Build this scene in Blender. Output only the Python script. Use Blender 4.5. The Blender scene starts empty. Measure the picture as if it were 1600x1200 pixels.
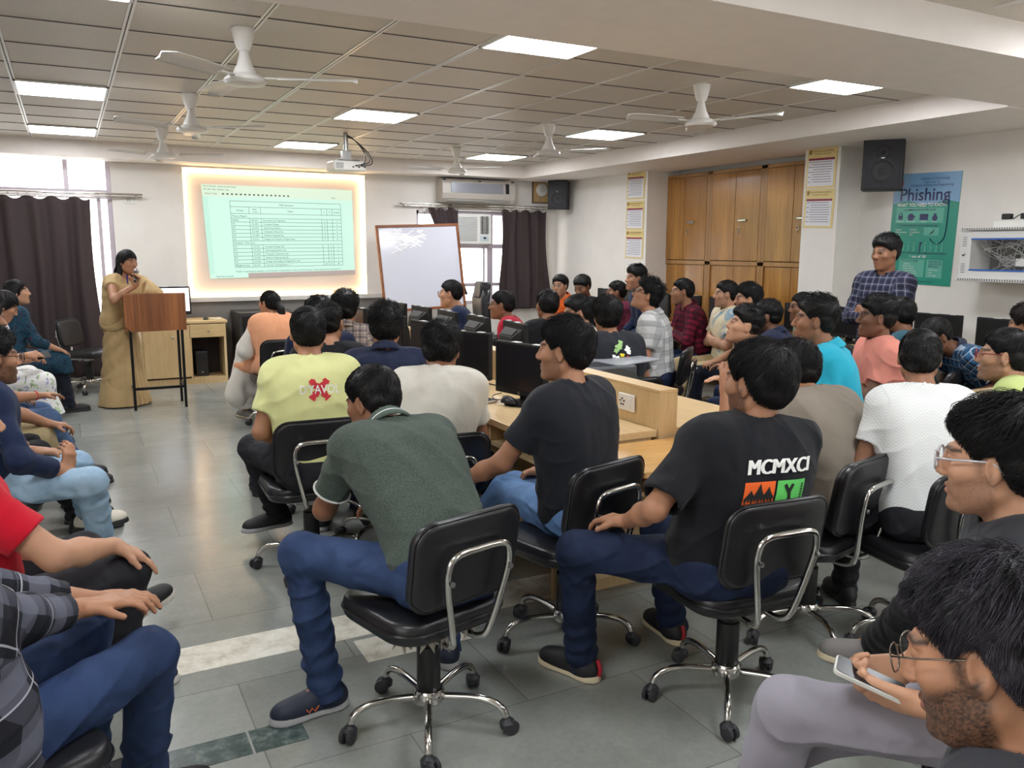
import bpy, math, random
import numpy as np
from mathutils import Vector, Matrix
from mathutils.bvhtree import BVHTree
from concurrent.futures import ThreadPoolExecutor

PI = math.pi
SC = bpy.context.scene
COL = SC.collection

# ------------------------------------------------------------------ camera, world, exposure
CAM_R = np.array([[0.88307825, 0.07156766, 0.46373578],
                  [-0.46920248, 0.14452512, 0.87118398],
                  [0.00467287, 0.9869096, -0.16120671]])
cam_data = bpy.data.cameras.new('camera')
cam_data.sensor_width = 36.0
cam_data.lens = 36.0 * 1296.0 / 1600.0
cam_data.clip_start = 0.02
cam_ob = bpy.data.objects.new('camera', cam_data)
COL.objects.link(cam_ob)
m4 = Matrix.Identity(4)
for i_ in range(3):
    m4[i_][0] = CAM_R[i_][0]; m4[i_][1] = CAM_R[i_][1]; m4[i_][2] = -CAM_R[i_][2]
m4[2][3] = 1.6
cam_ob.matrix_world = m4
SC.camera = cam_ob

SC.view_settings.view_transform = 'Standard'
SC.view_settings.look = 'None'
SC.view_settings.gamma = 1.0
SC.view_settings.use_curve_mapping = False
SC.view_settings.exposure = 0.30
PANEL_STRENGTH = 24.0
WORLD_STRENGTH = 4.0
SC.cycles.use_denoising = True
SC.cycles.max_bounces = 7
SC.cycles.diffuse_bounces = 4
SC.cycles.glossy_bounces = 3
SC.cycles.transmission_bounces = 4
SC.cycles.transparent_max_bounces = 8
SC.cycles.sample_clamp_indirect = 6.0
SC.cycles.caustics_reflective = False
SC.cycles.caustics_refractive = False

world = bpy.data.worlds.new('World')
SC.world = world
world.use_nodes = True
bg = world.node_tree.nodes['Background']
bg.inputs[0].default_value = (1.0, 0.98, 0.94, 1)
bg.inputs[1].default_value = WORLD_STRENGTH

# ------------------------------------------------------------------ materials
MATS = {}
def srgb(r, g, b):
    f = lambda c: (c / 255.0 / 12.92) if c <= 10 else (((c / 255.0) + 0.055) / 1.055) ** 2.4
    return (f(r), f(g), f(b), 1.0)

class NT:
    def __init__(self, name):
        self.m = bpy.data.materials.new(name); self.m.use_nodes = True
        self.t = self.m.node_tree
        self.b = self.t.nodes['Principled BSDF']
        self.out = self.t.nodes['Material Output']
    def n(self, typ, **kw):
        nd = self.t.nodes.new(typ)
        for k, v in kw.items():
            if k.startswith('i_'):
                nd.inputs[k[2:].replace('_', ' ')].default_value = v
            else:
                setattr(nd, k, v)
        return nd
    def l(self, a, b): self.t.links.new(a, b)
    def coord(self, attr=None, scale=(1, 1, 1)):
        mp = self.n('ShaderNodeMapping'); mp.inputs['Scale'].default_value = scale
        if attr:
            a = self.n('ShaderNodeAttribute', attribute_name=attr); self.l(a.outputs['Vector'], mp.inputs[0])
        else:
            a = self.n('ShaderNodeTexCoord'); self.l(a.outputs['Object'], mp.inputs[0])
        return mp.outputs[0]
    def noise(self, vec, scale, detail=3, rough=0.5):
        nd = self.n('ShaderNodeTexNoise'); nd.inputs['Scale'].default_value = scale
        nd.inputs['Detail'].default_value = detail; nd.inputs['Roughness'].default_value = rough
        self.l(vec, nd.inputs['Vector']); return nd.outputs['Fac']
    def ramp(self, fac, stops):
        r = self.n('ShaderNodeValToRGB'); e = r.color_ramp.elements
        while len(e) < len(stops): e.new(0.5)
        for el, (p, c) in zip(e, stops):
            el.position = p; el.color = c
        self.l(fac, r.inputs[0]); return r.outputs['Color']
    def mix(self, fac, a, b, mode='MIX'):
        nd = self.n('ShaderNodeMix', data_type='RGBA', blend_type=mode)
        for val, sock in ((fac, nd.inputs[0]), (a, nd.inputs[6]), (b, nd.inputs[7])):
            if hasattr(val, 'links'): self.l(val, sock)
            else: sock.default_value = val
        return nd.outputs[2]
    def math(self, op, a, b=0.0, c=0.0):
        nd = self.n('ShaderNodeMath', operation=op)
        for val, sock in ((a, nd.inputs[0]), (b, nd.inputs[1]), (c, nd.inputs[2])):
            if hasattr(val, 'links'): self.l(val, sock)
            else: sock.default_value = val
        return nd.outputs[0]
    def sep(self, vec):
        s = self.n('ShaderNodeSeparateXYZ'); self.l(vec, s.inputs[0]); return s.outputs
    def bump(self, h, strength=0.3, dist=0.01):
        b = self.n('ShaderNodeBump'); b.inputs['Strength'].default_value = strength
        b.inputs['Distance'].default_value = dist
        self.l(h, b.inputs['Height']); self.l(b.outputs[0], self.b.inputs['Normal'])
    def col(self, c):
        if hasattr(c, 'links'): self.l(c, self.b.inputs['Base Color'])
        else: self.b.inputs['Base Color'].default_value = c
    def set(self, rough=0.5, metal=0.0, spec=None, **kw):
        self.b.inputs['Roughness'].default_value = rough
        self.b.inputs['Metallic'].default_value = metal
        if spec is not None: self.b.inputs['Specular IOR Level'].default_value = spec
        for k, v in kw.items(): self.b.inputs[k.replace('_', ' ')].default_value = v
        return self.m

def plain(name, rgb, rough=0.5, metal=0.0, spec=None, var=0.0, bump=0.0, bscale=60):
    if name in MATS: return MATS[name]
    n = NT(name); c = srgb(*rgb)
    v = n.coord()
    if var > 0:
        f = n.noise(v, 9, 4)
        n.col(n.ramp(f, [(0.3, tuple(x * (1 - var) for x in c[:3]) + (1,)), (0.7, tuple(min(1, x * (1 + var)) for x in c[:3]) + (1,))]))
    else: n.col(c)
    if bump > 0: n.bump(n.noise(v, bscale, 4), bump, 0.004)
    MATS[name] = n.set(rough, metal, spec); return MATS[name]

def emit(name, rgb, strength, refl=1.0):
    if name in MATS: return MATS[name]
    n = NT(name); n.col(tuple(c * refl for c in srgb(*rgb)[:3]) + (1,)); n.set(0.6)
    n.b.inputs['Emission Color'].default_value = srgb(*rgb)
    n.b.inputs['Emission Strength'].default_value = strength
    MATS[name] = n.m; return n.m

def wood(name, dark, light, axis='Z', scale=6.0, rough=0.35, fine=60, stretch=0.06, coat=0.0):
    if name in MATS: return MATS[name]
    n = NT(name)
    s = [1.0, 1.0, 1.0]; s['XYZ'.index(axis)] = stretch
    v = n.coord(scale=tuple(s))
    a = n.noise(v, scale, 5, 0.6); b = n.noise(v, fine, 3, 0.5)
    f = n.math('ADD', n.math('MULTIPLY', a, 0.65), n.math('MULTIPLY', b, 0.35))
    n.col(n.ramp(f, [(0.36, srgb(*dark)), (0.52, tuple((x + y) / 2 for x, y in zip(srgb(*dark), srgb(*light)))), (0.62, srgb(*light))]))
    n.bump(f, 0.05, 0.002)
    MATS[name] = n.set(rough)
    if coat: n.b.inputs['Coat Weight'].default_value = coat; n.b.inputs['Coat Roughness'].default_value = 0.12
    return MATS[name]

# ------------------------------------------------------------------ mesh builder
def tag(o, label=None, cat=None, group=None, kind=None):
    if label: o['label'] = label
    if cat: o['category'] = cat
    if group: o['group'] = group
    if kind: o['kind'] = kind
    return o

def empty(name, loc=(0, 0, 0), rz=0.0, label=None, cat=None, group=None):
    o = bpy.data.objects.new(name, None); COL.objects.link(o)
    o.location = loc; o.rotation_euler = (0, 0, rz); o.empty_display_size = 0.1
    return tag(o, label, cat, group)

def rotm(rx=0, ry=0, rz=0):
    cx, sx, cy, sy, cz, sz = math.cos(rx), math.sin(rx), math.cos(ry), math.sin(ry), math.cos(rz), math.sin(rz)
    X = np.array([[1, 0, 0], [0, cx, -sx], [0, sx, cx]]); Y = np.array([[cy, 0, sy], [0, 1, 0], [-sy, 0, cy]])
    Z = np.array([[cz, -sz, 0], [sz, cz, 0], [0, 0, 1]])
    return Z @ Y @ X

def nrm(v):
    v = np.asarray(v, float); return v / max(1e-9, np.linalg.norm(v))

class MB:
    def __init__(self): self.v = []; self.f = []; self.nv = 0; self.mi = []
    def add(self, V, F, mi=0):
        o = self.nv; self.v.append(np.asarray(V, float).reshape(-1, 3)); self.nv += len(self.v[-1])
        for f in F: self.f.append(tuple(int(i) + o for i in f)); self.mi.append(mi)
        return self
    def box(self, c, s, R=None, mi=0):
        x, y, z = s[0] / 2, s[1] / 2, s[2] / 2
        V = np.array([[-x, -y, -z], [x, -y, -z], [x, y, -z], [-x, y, -z], [-x, -y, z], [x, -y, z], [x, y, z], [-x, y, z]])
        if R is not None: V = V @ np.asarray(R).T
        return self.add(V + np.asarray(c), [(0, 3, 2, 1), (4, 5, 6, 7), (0, 1, 5, 4), (1, 2, 6, 5), (2, 3, 7, 6), (3, 0, 4, 7)], mi)
    def span(self, a, b, mi=0):
        a = np.asarray(a, float); b = np.asarray(b, float)
        return self.box((a + b) / 2, np.abs(b - a), mi=mi)
    def tube(self, P, r, n=8, closed=False, mi=0, sq=1.0):
        P = np.asarray(P, float); m = len(P)
        rr = np.full(m, r) if np.isscalar(r) else np.asarray(r, float)
        T = np.zeros_like(P)
        if closed: T = np.roll(P, -1, 0) - np.roll(P, 1, 0)
        else:
            T[1:-1] = P[2:] - P[:-2]; T[0] = P[1] - P[0]; T[-1] = P[-1] - P[-2]
        T /= np.maximum(1e-9, np.linalg.norm(T, axis=1))[:, None]
        u = np.cross(T[0], [0, 0, 1.0])
        if np.linalg.norm(u) < 1e-3: u = np.cross(T[0], [0, 1.0, 0])
        V = []
        for i in range(m):
            u = u - T[i] * (u @ T[i]); u = u / max(1e-9, np.linalg.norm(u)); w = np.cross(T[i], u)
            for k in range(n):
                a = 2 * PI * k / n; V.append(P[i] + rr[i] * (math.cos(a) * u + sq * math.sin(a) * w))
        F = []
        for i in range(m if closed else m - 1):
            j = (i + 1) % m
            for k in range(n): F.append((i * n + k, i * n + (k + 1) % n, j * n + (k + 1) % n, j * n + k))
        if not closed:
            F.append(tuple(range(n - 1, -1, -1))); F.append(tuple((m - 1) * n + k for k in range(n)))
        return self.add(V, F, mi)
    def lathe(self, prof, n=24, c=(0, 0, 0), R=None, mi=0):
        V = []; F = []
        for (r, z) in prof:
            for k in range(n):
                a = 2 * PI * k / n; V.append((r * math.cos(a), r * math.sin(a), z))
        m = len(prof)
        for i in range(m - 1):
            for k in range(n): F.append((i * n + k, i * n + (k + 1) % n, (i + 1) * n + (k + 1) % n, (i + 1) * n + k))
        if prof[0][0] > 1e-5: F.append(tuple(range(n - 1, -1, -1)))
        if prof[-1][0] > 1e-5: F.append(tuple((m - 1) * n + k for k in range(n)))
        V = np.array(V)
        if R is not None: V = V @ np.asarray(R).T
        return self.add(V + np.asarray(c), F, mi)
    def prism(self, poly, o, u, w, depth, mi=0):
        """polygon in plane (o,u,w), extruded by depth along u x w"""
        u = nrm(u); w = nrm(w); nn = np.cross(u, w); P = np.array([np.asarray(o) + a * u + b * w for a, b in poly])
        k = len(P)
        V = np.vstack([P, P + nn * depth])
        F = [tuple(range(k - 1, -1, -1)), tuple(range(k, 2 * k))] + [(i, (i + 1) % k, k + (i + 1) % k, k + i) for i in range(k)]
        return self.add(V, F, mi)
    def grid(self, fn, nu, nv, mi=0, thick=None):
        P = np.array([[fn(i / (nu - 1), j / (nv - 1)) for j in range(nv)] for i in range(nu)], float)
        V = P.reshape(-1, 3); idx = lambda i, j: i * nv + j
        F = [(idx(i, j), idx(i + 1, j), idx(i + 1, j + 1), idx(i, j + 1)) for i in range(nu - 1) for j in range(nv - 1)]
        return self.add(V, F, mi)
    def build(self, name, mats, parent=None, smooth=False, bevel=0.0, loc=None, solid=0.0, seg=2, angle=40):
        me = bpy.data.meshes.new(name)
        V = np.vstack(self.v) if self.v else np.zeros((0, 3))
        me.from_pydata(V.tolist(), [], self.f)
        if not isinstance(mats, (list, tuple)): mats = [mats]
        for m in mats: me.materials.append(m)
        if len(mats) > 1: me.polygons.foreach_set('material_index', self.mi)
        if smooth:
            me.polygons.foreach_set('use_smooth', [True] * len(me.polygons))
            if angle < 180 and hasattr(me, 'set_sharp_from_angle'): me.set_sharp_from_angle(angle=math.radians(angle))
        me.update()
        o = bpy.data.objects.new(name, me); COL.objects.link(o)
        if parent: o.parent = parent
        if loc is not None: o.location = loc
        if solid:
            md = o.modifiers.new('solid', 'SOLIDIFY'); md.thickness = solid; md.offset = 0
        if bevel:
            md = o.modifiers.new('bevel', 'BEVEL'); md.width = bevel; md.segments = seg; md.limit_method = 'ANGLE'; md.angle_limit = math.radians(35)
        return o

def rrect(w, h, r, n=5):
    pts = []
    for cx, cy, a0 in ((w / 2 - r, h / 2 - r, 0), (-w / 2 + r, h / 2 - r, 90), (-w / 2 + r, -h / 2 + r, 180), (w / 2 - r, -h / 2 + r, 270)):
        for k in range(n + 1):
            a = math.radians(a0 + 90 * k / n); pts.append((cx + r * math.cos(a), cy + r * math.sin(a)))
    return pts

def bez(P, n=24, closed=False):
    """smooth catmull-rom path through points"""
    P = np.asarray(P, float); m = len(P); out = []
    segs = m if closed else m - 1
    for i in range(segs):
        p0 = P[(i - 1) % m] if (closed or i > 0) else 2 * P[0] - P[1]
        p1 = P[i]; p2 = P[(i + 1) % m]; p3 = P[(i + 2) % m] if (closed or i + 2 < m) else 2 * P[-1] - P[-2]
        for k in range(max(2, n // segs)):
            t = k / max(2, n // segs)
            out.append(0.5 * ((2 * p1) + (-p0 + p2) * t + (2 * p0 - 5 * p1 + 4 * p2 - p3) * t * t + (-p0 + 3 * p1 - 3 * p2 + p3) * t ** 3))
    if not closed: out.append(P[-1])
    return np.array(out)

_TXT = {}
def text2d(s, bold=0.0):
    """triangulated outline of a line of text, height-normalised (font size 1), as (verts Nx2, faces, width)"""
    key = (s, bold)
    if key in _TXT: return _TXT[key]
    cu = bpy.data.curves.new('t', 'FONT'); cu.body = s; cu.size = 1.0; cu.offset = bold; cu.resolution_u = 3
    ob = bpy.data.objects.new('t', cu)
    me = bpy.data.meshes.new_from_object(ob)
    V = np.array([v.co[:2] for v in me.vertices]).reshape(-1, 2); F = [tuple(p.vertices) for p in me.polygons]
    bpy.data.objects.remove(ob); bpy.data.curves.remove(cu); bpy.data.meshes.remove(me)
    w = V[:, 0].max() if len(V) else 0.0
    _TXT[key] = (V, F, w); return _TXT[key]

def put_text(mb, s, o, u, w, size, align='l', bold=0.0, maxw=None, mi=0, warp=None):
    V, F, wd = text2d(s, bold)
    if len(V) == 0: return
    V = V * size; wd *= size
    if maxw and wd > maxw: V = V * np.array([maxw / wd, 1]); wd = maxw
    off = {'l': 0, 'c': -wd / 2, 'r': -wd}[align]
    if warp is not None:
        mb.add([warp(o[0] + a + off, o[1] + b) for a, b in V], F, mi)
    else:
        u = np.asarray(u, float); w = np.asarray(w, float)
        mb.add(np.asarray(o) + np.outer(V[:, 0] + off, u) + np.outer(V[:, 1], w), F, mi)
# ------------------------------------------------------------------ setting
XL, XR, XR2, YF, YB, ZC, ZS = -1.75, 6.53, 6.85, 10.9, -2.2, 2.74, 2.57

def wall_mat():
    n = NT('wall_paint'); v = n.coord()
    f = n.noise(v, 1.3, 5, 0.6)
    n.col(n.ramp(f, [(0.3, srgb(224, 220, 214)), (0.7, srgb(236, 233, 228))]))
    n.bump(n.noise(v, 90, 3), 0.06, 0.003); return n.set(0.6)
WALL = wall_mat()
SOFF = plain('soffit_paint', (238, 231, 226), 0.6, var=0.02)
GREYW = plain('grey_wall_paint', (118, 114, 110), 0.6, var=0.04)

def floor_mat():
    n = NT('slate_floor'); v = n.coord()
    br = n.n('ShaderNodeTexBrick', offset=0.5, squash=1.0)
    br.inputs['Scale'].default_value = 1.0; br.inputs['Brick Width'].default_value = 0.9; br.inputs['Row Height'].default_value = 0.6
    br.inputs['Mortar Size'].default_value = 0.003; br.inputs['Mortar Smooth'].default_value = 0.3; br.inputs['Bias'].default_value = 0.0
    br.inputs['Color1'].default_value = (0.2, 0.2, 0.2, 1); br.inputs['Color2'].default_value = (0.8, 0.8, 0.8, 1); br.inputs['Mortar'].default_value = (0.5, 0.5, 0.5, 1)
    n.l(v, br.inputs['Vector'])
    cl = n.noise(v, 2.2, 7, 0.68); fine = n.noise(v, 46, 4, 0.7)
    f = n.math('ADD', n.math('MULTIPLY', cl, 0.72), n.math('MULTIPLY', fine, 0.28))
    base = n.ramp(f, [(0.33, srgb(130, 133, 129)), (0.5, srgb(143, 146, 141)), (0.67, srgb(157, 159, 153))])
    tile = n.mix(0.16, base, br.outputs['Color'], 'OVERLAY')
    wv = n.coord(scale=(1, 1, 1)); dn = n.noise(wv, 5.0, 6, 0.75)
    vein = n.ramp(dn, [(0.497, (0, 0, 0, 1)), (0.5, (0.5, 0.5, 0.5, 1)), (0.503, (0, 0, 0, 1))])
    tile = n.mix(n.math('MULTIPLY', vein, 0.12), tile, srgb(205, 205, 198))
    n.col(n.mix(n.math('MULTIPLY', br.outputs['Fac'], 0.55), tile, srgb(84, 84, 80)))
    rr = n.ramp(n.noise(v, 6, 5, 0.7), [(0.3, (0.14,) * 3 + (1,)), (0.75, (0.28,) * 3 + (1,))])
    n.l(rr, n.b.inputs['Roughness']); n.bump(f, 0.05, 0.003)
    n.b.inputs['Specular IOR Level'].default_value = 0.6
    return n.m
def struct(name, mb, mat, **k): return tag(mb.build(name, mat, **k), kind='structure')

struct('floor', MB().span((XL - 0.2, YB - 0.2, -0.1), (XR2 + 0.2, YF + 0.3, 0.0)), floor_mat())
def marble(name, dark, mid, light, sc=7, rough=0.25):
    n = NT(name); v = n.coord(); f = n.noise(v, sc, 8, 0.72)
    n.col(n.ramp(f, [(0.32, srgb(*dark)), (0.5, srgb(*mid)), (0.66, srgb(*light))])); return n.set(rough)
WHITEM = marble('white_marble', (176, 168, 150), (222, 218, 204), (240, 238, 228))
GREENM = marble('green_marble', (44, 58, 56), (72, 88, 86), (118, 130, 126), 14)
mb = MB()
for x0, x1, y0, y1 in ((XL, 0.86, 3.16, 3.385), (0.86, 1.05, 3.16, 3.385), (1.052, 1.9, 3.13, 3.385), (1.902, XR2, 3.15, 3.385), (0.93, 1.42, 2.93, 3.128)):
    mb.span((x0, y0, 0.0), (x1 - 0.003, y1, 0.0015))
struct('trim_1', mb, WHITEM)
mb = MB()
for x0, x1 in ((-0.45, -0.12), (-0.118, 0.16), (0.162, 0.42), (0.424, 0.6)):
    mb.span((x0, 2.53, 0.0), (x1 - 0.004, 2.665, 0.0015))
struct('trim_2', mb, GREENM)

# ceiling of lay-in tiles with metal T bars
def ceil_mat():
    n = NT('ceiling_tile'); v = n.coord()
    f = n.noise(v, 130, 3, 0.6)
    g = n.noise(v, 1.1, 2, 0.5)
    c = n.ramp(f, [(0.35, srgb(202, 194, 183)), (0.65, srgb(220, 212, 202))])
    n.col(n.mix(n.math('MULTIPLY', g, 0.25), c, srgb(196, 188, 177)))
    n.bump(f, 0.12, 0.003); return n.set(0.5)
struct('ceiling', MB().span((XL - 0.2, YB - 0.2, ZC), (XR2 + 0.2, YF + 0.2, ZC + 0.08)), ceil_mat())
TBAR = plain('t_bar_metal', (232, 229, 224), 0.3, 0.2)
TDARK = plain('t_bar_shadow_gap', (88, 82, 76), 0.5)
mb = MB(); mg = MB()
x = 0.3625 - 0.6 * 4
while x < XR2:
    if XL < x < XR2:
        for y0, y1 in ((YB, 2.6), (3.6, 10.5)):
            mb.span((x - 0.016, y0, ZC - 0.006), (x - 0.004, y1, ZC)); mb.span((x + 0.004, y0, ZC - 0.006), (x + 0.016, y1, ZC))
            mg.span((x - 0.004, y0, ZC - 0.003), (x + 0.004, y1, ZC))
    x += 0.6
y = 6.88 - 0.6 * 16
while y < 10.5:
    if y > YB and not (2.6 < y < 3.6):
        mg.span((XL, y - 0.006, ZC - 0.004), (XR2, y + 0.006, ZC)); mb.span((XL, y + 0.006, ZC - 0.005), (XR2, y + 0.010, ZC))
    y += 0.6
struct('trim_3', mb, TBAR); struct('trim_4', mg, TDARK)
# soffits and the wide beam
struct('trim_5', MB().span((XL, 10.45, ZS), (XR2, YF, ZC)), SOFF)
struct('trim_6', MB().span((5.75, 3.62, ZS), (XR2, 10.45, ZC)), SOFF)
struct('trim_7', MB().span((XL, 2.7, ZS), (XR2, 3.58, ZC)), SOFF)

# walls
def wall_boxes(name, boxes, mat=WALL):
    mb = MB()
    for a, b in boxes: mb.span(a, b)
    return struct(name, mb, mat)
WL = (-1.6, 0.52, 0.42, 2.66); WR = (4.3, 6.32, 0.8, 2.12)
T = 0.22
wall_boxes('wall_front', [((XL, YF, 0), (WL[0], YF + T, ZC)), ((WL[0], YF, 0), (WL[1], YF + T, WL[2])), ((WL[0], YF, WL[3]), (WL[1], YF + T, ZC)),
    ((WL[1], YF, 0), (1.30, YF + T, ZC)), ((1.30, YF, 0), (3.57, YF + T, 0.97)), ((1.30, YF, 2.545), (3.57, YF + T, ZC)), ((1.30, YF + 0.07, 0.97), (3.57, YF + T, 2.545)),
    ((3.57, YF, 0), (WR[0], YF + T, ZC)), ((WR[0], YF, 0), (WR[1], YF + T, WR[2])), ((WR[0], YF, WR[3]), (WR[1], YF + T, ZC)), ((WR[1], YF, 0), (XR2, YF + T, ZC))])
struct('trim_8', MB().span((1.18, YF - 0.012, 0), (3.85, YF, 0.925)), GREYW)
struct('trim_9', MB().span((1.28, YF - 0.05, 0.93), (3.9, YF, 0.985)), plain('ledge_paint', (205, 202, 197), 0.5), bevel=0.004)
wall_boxes('wall_right', [((XR, 8.66, 0), (XR2 + T, YF, ZC)), ((7.02, 6.11, 0), (7.02 + T, 8.66, ZC)), ((XR, 5.68, 0), (7.02 + T, 6.11, ZC)), ((XR2, YB, 0), (XR2 + T, 5.68, ZC))])
wall_boxes('wall_left', [((XL - T, YB, 0), (XL, YF, 0.85)), ((XL - T, YB, 2.3), (XL, YF, ZC)), ((XL - T, YB, 0.85), (XL, -1.0, 2.3)), ((XL - T, 1.6, 0.85), (XL, YF, 2.3))])  # opening cut for the added, unseen daylight window
wall_boxes('wall_back', [((XL - T, YB - T, 0), (XR2 + T, YB, 0.85)), ((XL - T, YB - T, 2.3), (XR2 + T, YB, ZC)), ((XL - T, YB - T, 0.85), (3.0, YB, 2.3)), ((5.8, YB - T, 0.85), (XR2 + T, YB, 2.3))])  # opening for the other added window, behind the camera

# windows with frames and panes
FRAME = plain('window_frame_aluminium', (196, 186, 196), 0.4, 0.2)
def glass_mat():
    n = NT('window_glass'); t = n.t
    tr = n.n('ShaderNodeBsdfTransparent'); gl = n.n('ShaderNodeBsdfGlossy'); gl.inputs['Roughness'].default_value = 0.02
    mx = n.n('ShaderNodeMixShader'); mx.inputs[0].default_value = 0.05
    n.l(tr.outputs[0], mx.inputs[1]); n.l(gl.outputs[0], mx.inputs[2]); n.l(mx.outputs[0], n.out.inputs[0]); return n.m
GLASS = glass_mat()
def window(name, x0, x1, z0, z1, vbars, hbars, yy, fw=0.05):
    w = empty(name, ((x0 + x1) / 2, yy, z0)); tag(w, kind='structure')
    ox, oz = (x0 + x1) / 2, z0
    f = MB()
    f.span((x0 - ox, -0.03, 0), (x0 - ox + fw, 0.04, z1 - oz)); f.span((x1 - ox - fw, -0.03, 0), (x1 - ox, 0.04, z1 - oz))
    f.span((x0 - ox, -0.03, 0), (x1 - ox, 0.04, fw)); f.span((x0 - ox, -0.03, z1 - oz - fw), (x1 - ox, 0.04, z1 - oz))
    for b in vbars: f.span((b[0] - ox - b[1] / 2, -0.025, (b[2] if len(b) > 2 else z0) - oz), (b[0] - ox + b[1] / 2, 0.035, (b[3] if len(b) > 2 else z1) - oz))
    for b in hbars: f.span((x0 - ox, -0.028, b[0] - oz - b[1] / 2), (x1 - ox, 0.038, b[0] - oz + b[1] / 2))
    f.build('window_frame', FRAME, w, bevel=0.004)
    MB().span((x0 - ox + 0.01, 0.0, 0.01), (x1 - ox - 0.01, 0.006, z1 - oz - 0.01)).build('window_pane', GLASS, w)
    return w
window('window_1', WL[0], WL[1], WL[2], WL[3], [(0.06, 0.05, 2.2, 2.66), (-0.75, 0.05), (0.38, 0.04, 0.42, 2.2)], [(2.2, 0.1), (0.78, 0.06)], YF + 0.08)
window('window_2', WR[0], WR[1], WR[2], WR[3], [(4.80, 0.05), (5.46, 0.09), (5.36, 0.03, 0.8, 1.66), (5.75, 0.04)], [(1.63, 0.06), (1.08, 0.05)], YF + 0.08)
for k_, (x_, y_, l_, r_) in enumerate(((XL - 0.1, 0.3, 2.6, PI / 2), (4.4, YB - 0.1, 2.8, 0))):  # two unseen windows added so daylight brightens the ceiling and beam
    w_ = window('window_%d' % (k_ + 3), -l_ / 2, l_ / 2, 0.85, 2.3, [(0, 0.05)], [], 0.0); w_.location = (x_, y_, 0.85); w_.rotation_euler = (0, 0, r_)
# ------------------------------------------------------------------ ceiling panels, fans, projector
WHITE = plain('white_enamel', (232, 230, 226), 0.3)
WHITEP = plain('white_plastic', (226, 226, 222), 0.4)
BLACKP = plain('black_plastic', (22, 22, 24), 0.4)
BLACKM = plain('black_metal', (20, 20, 22), 0.35, 0.3)
CHROME = plain('chrome', (205, 203, 198), 0.16, 1.0, bump=0.03, bscale=25)
STEEL = plain('brushed_steel', (170, 170, 170), 0.3, 1.0)
PANEL = emit('led_panel', (248, 251, 255), PANEL_STRENGTH)
cells = [(0.06, 7.18, 'in the third row, at far left'), (0.06, 9.58, 'nearest the front wall, at far left'), (2.46, 4.18, 'partly behind the wide beam, centre'),
         (2.46, 7.18, 'nearer the camera than the projector'), (2.46, 9.58, 'left of the projector by the front wall'), (4.86, 4.18, 'right of the nearest right-hand fan, by the beam'),
         (4.86, 7.18, 'right of the middle fan on the right'), (4.86, 9.58, 'above the front split air conditioner'), (4.86, 2.1, 'at upper right on the near side of the beam'),
         (0.06, 4.18, None), (2.46, 1.2, None), (0.06, 1.2, None), (4.86, 0.0, None), (2.46, -1.2, None)]
for x, y, d in cells:
    o = empty('ceiling_light', (x, y, ZC - 0.01), 0, 'square white LED ceiling panel ' + (d or 'out of the picture behind the camera'), 'ceiling light', 'LED ceiling panels')
    MB().box((0, 0, 0.0), (0.565, 0.565, 0.008)).build('diffuser', PANEL, o)
    f = MB()
    for s in (-1, 1):
        f.box((s * 0.291, 0, 0.001), (0.016, 0.598, 0.014)); f.box((0, s * 0.291, 0.001), (0.598, 0.016, 0.014))
    f.build('frame', WHITE, o)

def fan(x, y, ang, d):
    o = empty('ceiling_fan', (x, y, 2.47), 0, 'white three-blade ceiling fan ' + d, 'ceiling fan', 'white ceiling fans')
    MB().lathe([(0.006, 0.155), (0.03, 0.155), (0.045, 0.19), (0.062, 0.262), (0.062, 0.268), (0.0, 0.268)], 24).build('canopy', WHITE, o, smooth=True)
    MB().lathe([(0.011, 0.08), (0.011, 0.17)], 12).build('rod', WHITE, o, smooth=True)
    MB().lathe([(0.0, 0.16), (0.022, 0.16), (0.028, 0.13), (0.04, 0.085), (0.055, 0.06), (0.06, 0.04), (0.085, 0.03), (0.108, 0.012), (0.112, 0.0), (0.1, -0.014), (0.06, -0.02), (0.0, -0.022)], 32).build('motor', WHITE, o, smooth=True)
    for k in range(3):
        a = ang + k * 2 * PI / 3; u = np.array([math.cos(a), math.sin(a), 0]); w = np.array([-math.sin(a), math.cos(a), 0])
        def bl(s, t):
            r = 0.17 + 0.42 * s; wd = 0.052 + 0.02 * math.sin(s * PI * 0.8); q = (t - 0.5) * 2
            if s > 0.93: wd *= math.sqrt(max(0.02, 1 - ((s - 0.93) / 0.07) ** 2))
            return u * r + w * q * wd + np.array([0, 0, 0.018 + 0.012 * q + 0.01 * (1 - q * q)])
        b = MB().grid(bl, 16, 7).build('blade', WHITE, o, smooth=True, solid=0.004)
        MB().box(u * 0.135 + np.array([0, 0, 0.02]), (0.12, 0.03, 0.006), rotm(0, 0, a)).build('bracket', WHITE, b)
fan(0.91, 4.75, 1.75, 'largest in view, nearest the camera at upper left')
fan(0.91, 6.89, 1.45, 'between the two others in the left-hand row')
fan(0.91, 8.97, 1.62, 'farthest of the left-hand row, by the front wall')
fan(4.03, 6.87, 1.2, 'middle one of the right-hand row, left of a square panel')
fan(4.03, 8.95, 1.1, 'hanging in front of the split air conditioner')
fan(4.02, 4.74, 0.95, 'nearest of the right-hand row, before the wooden cabinets')

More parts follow.
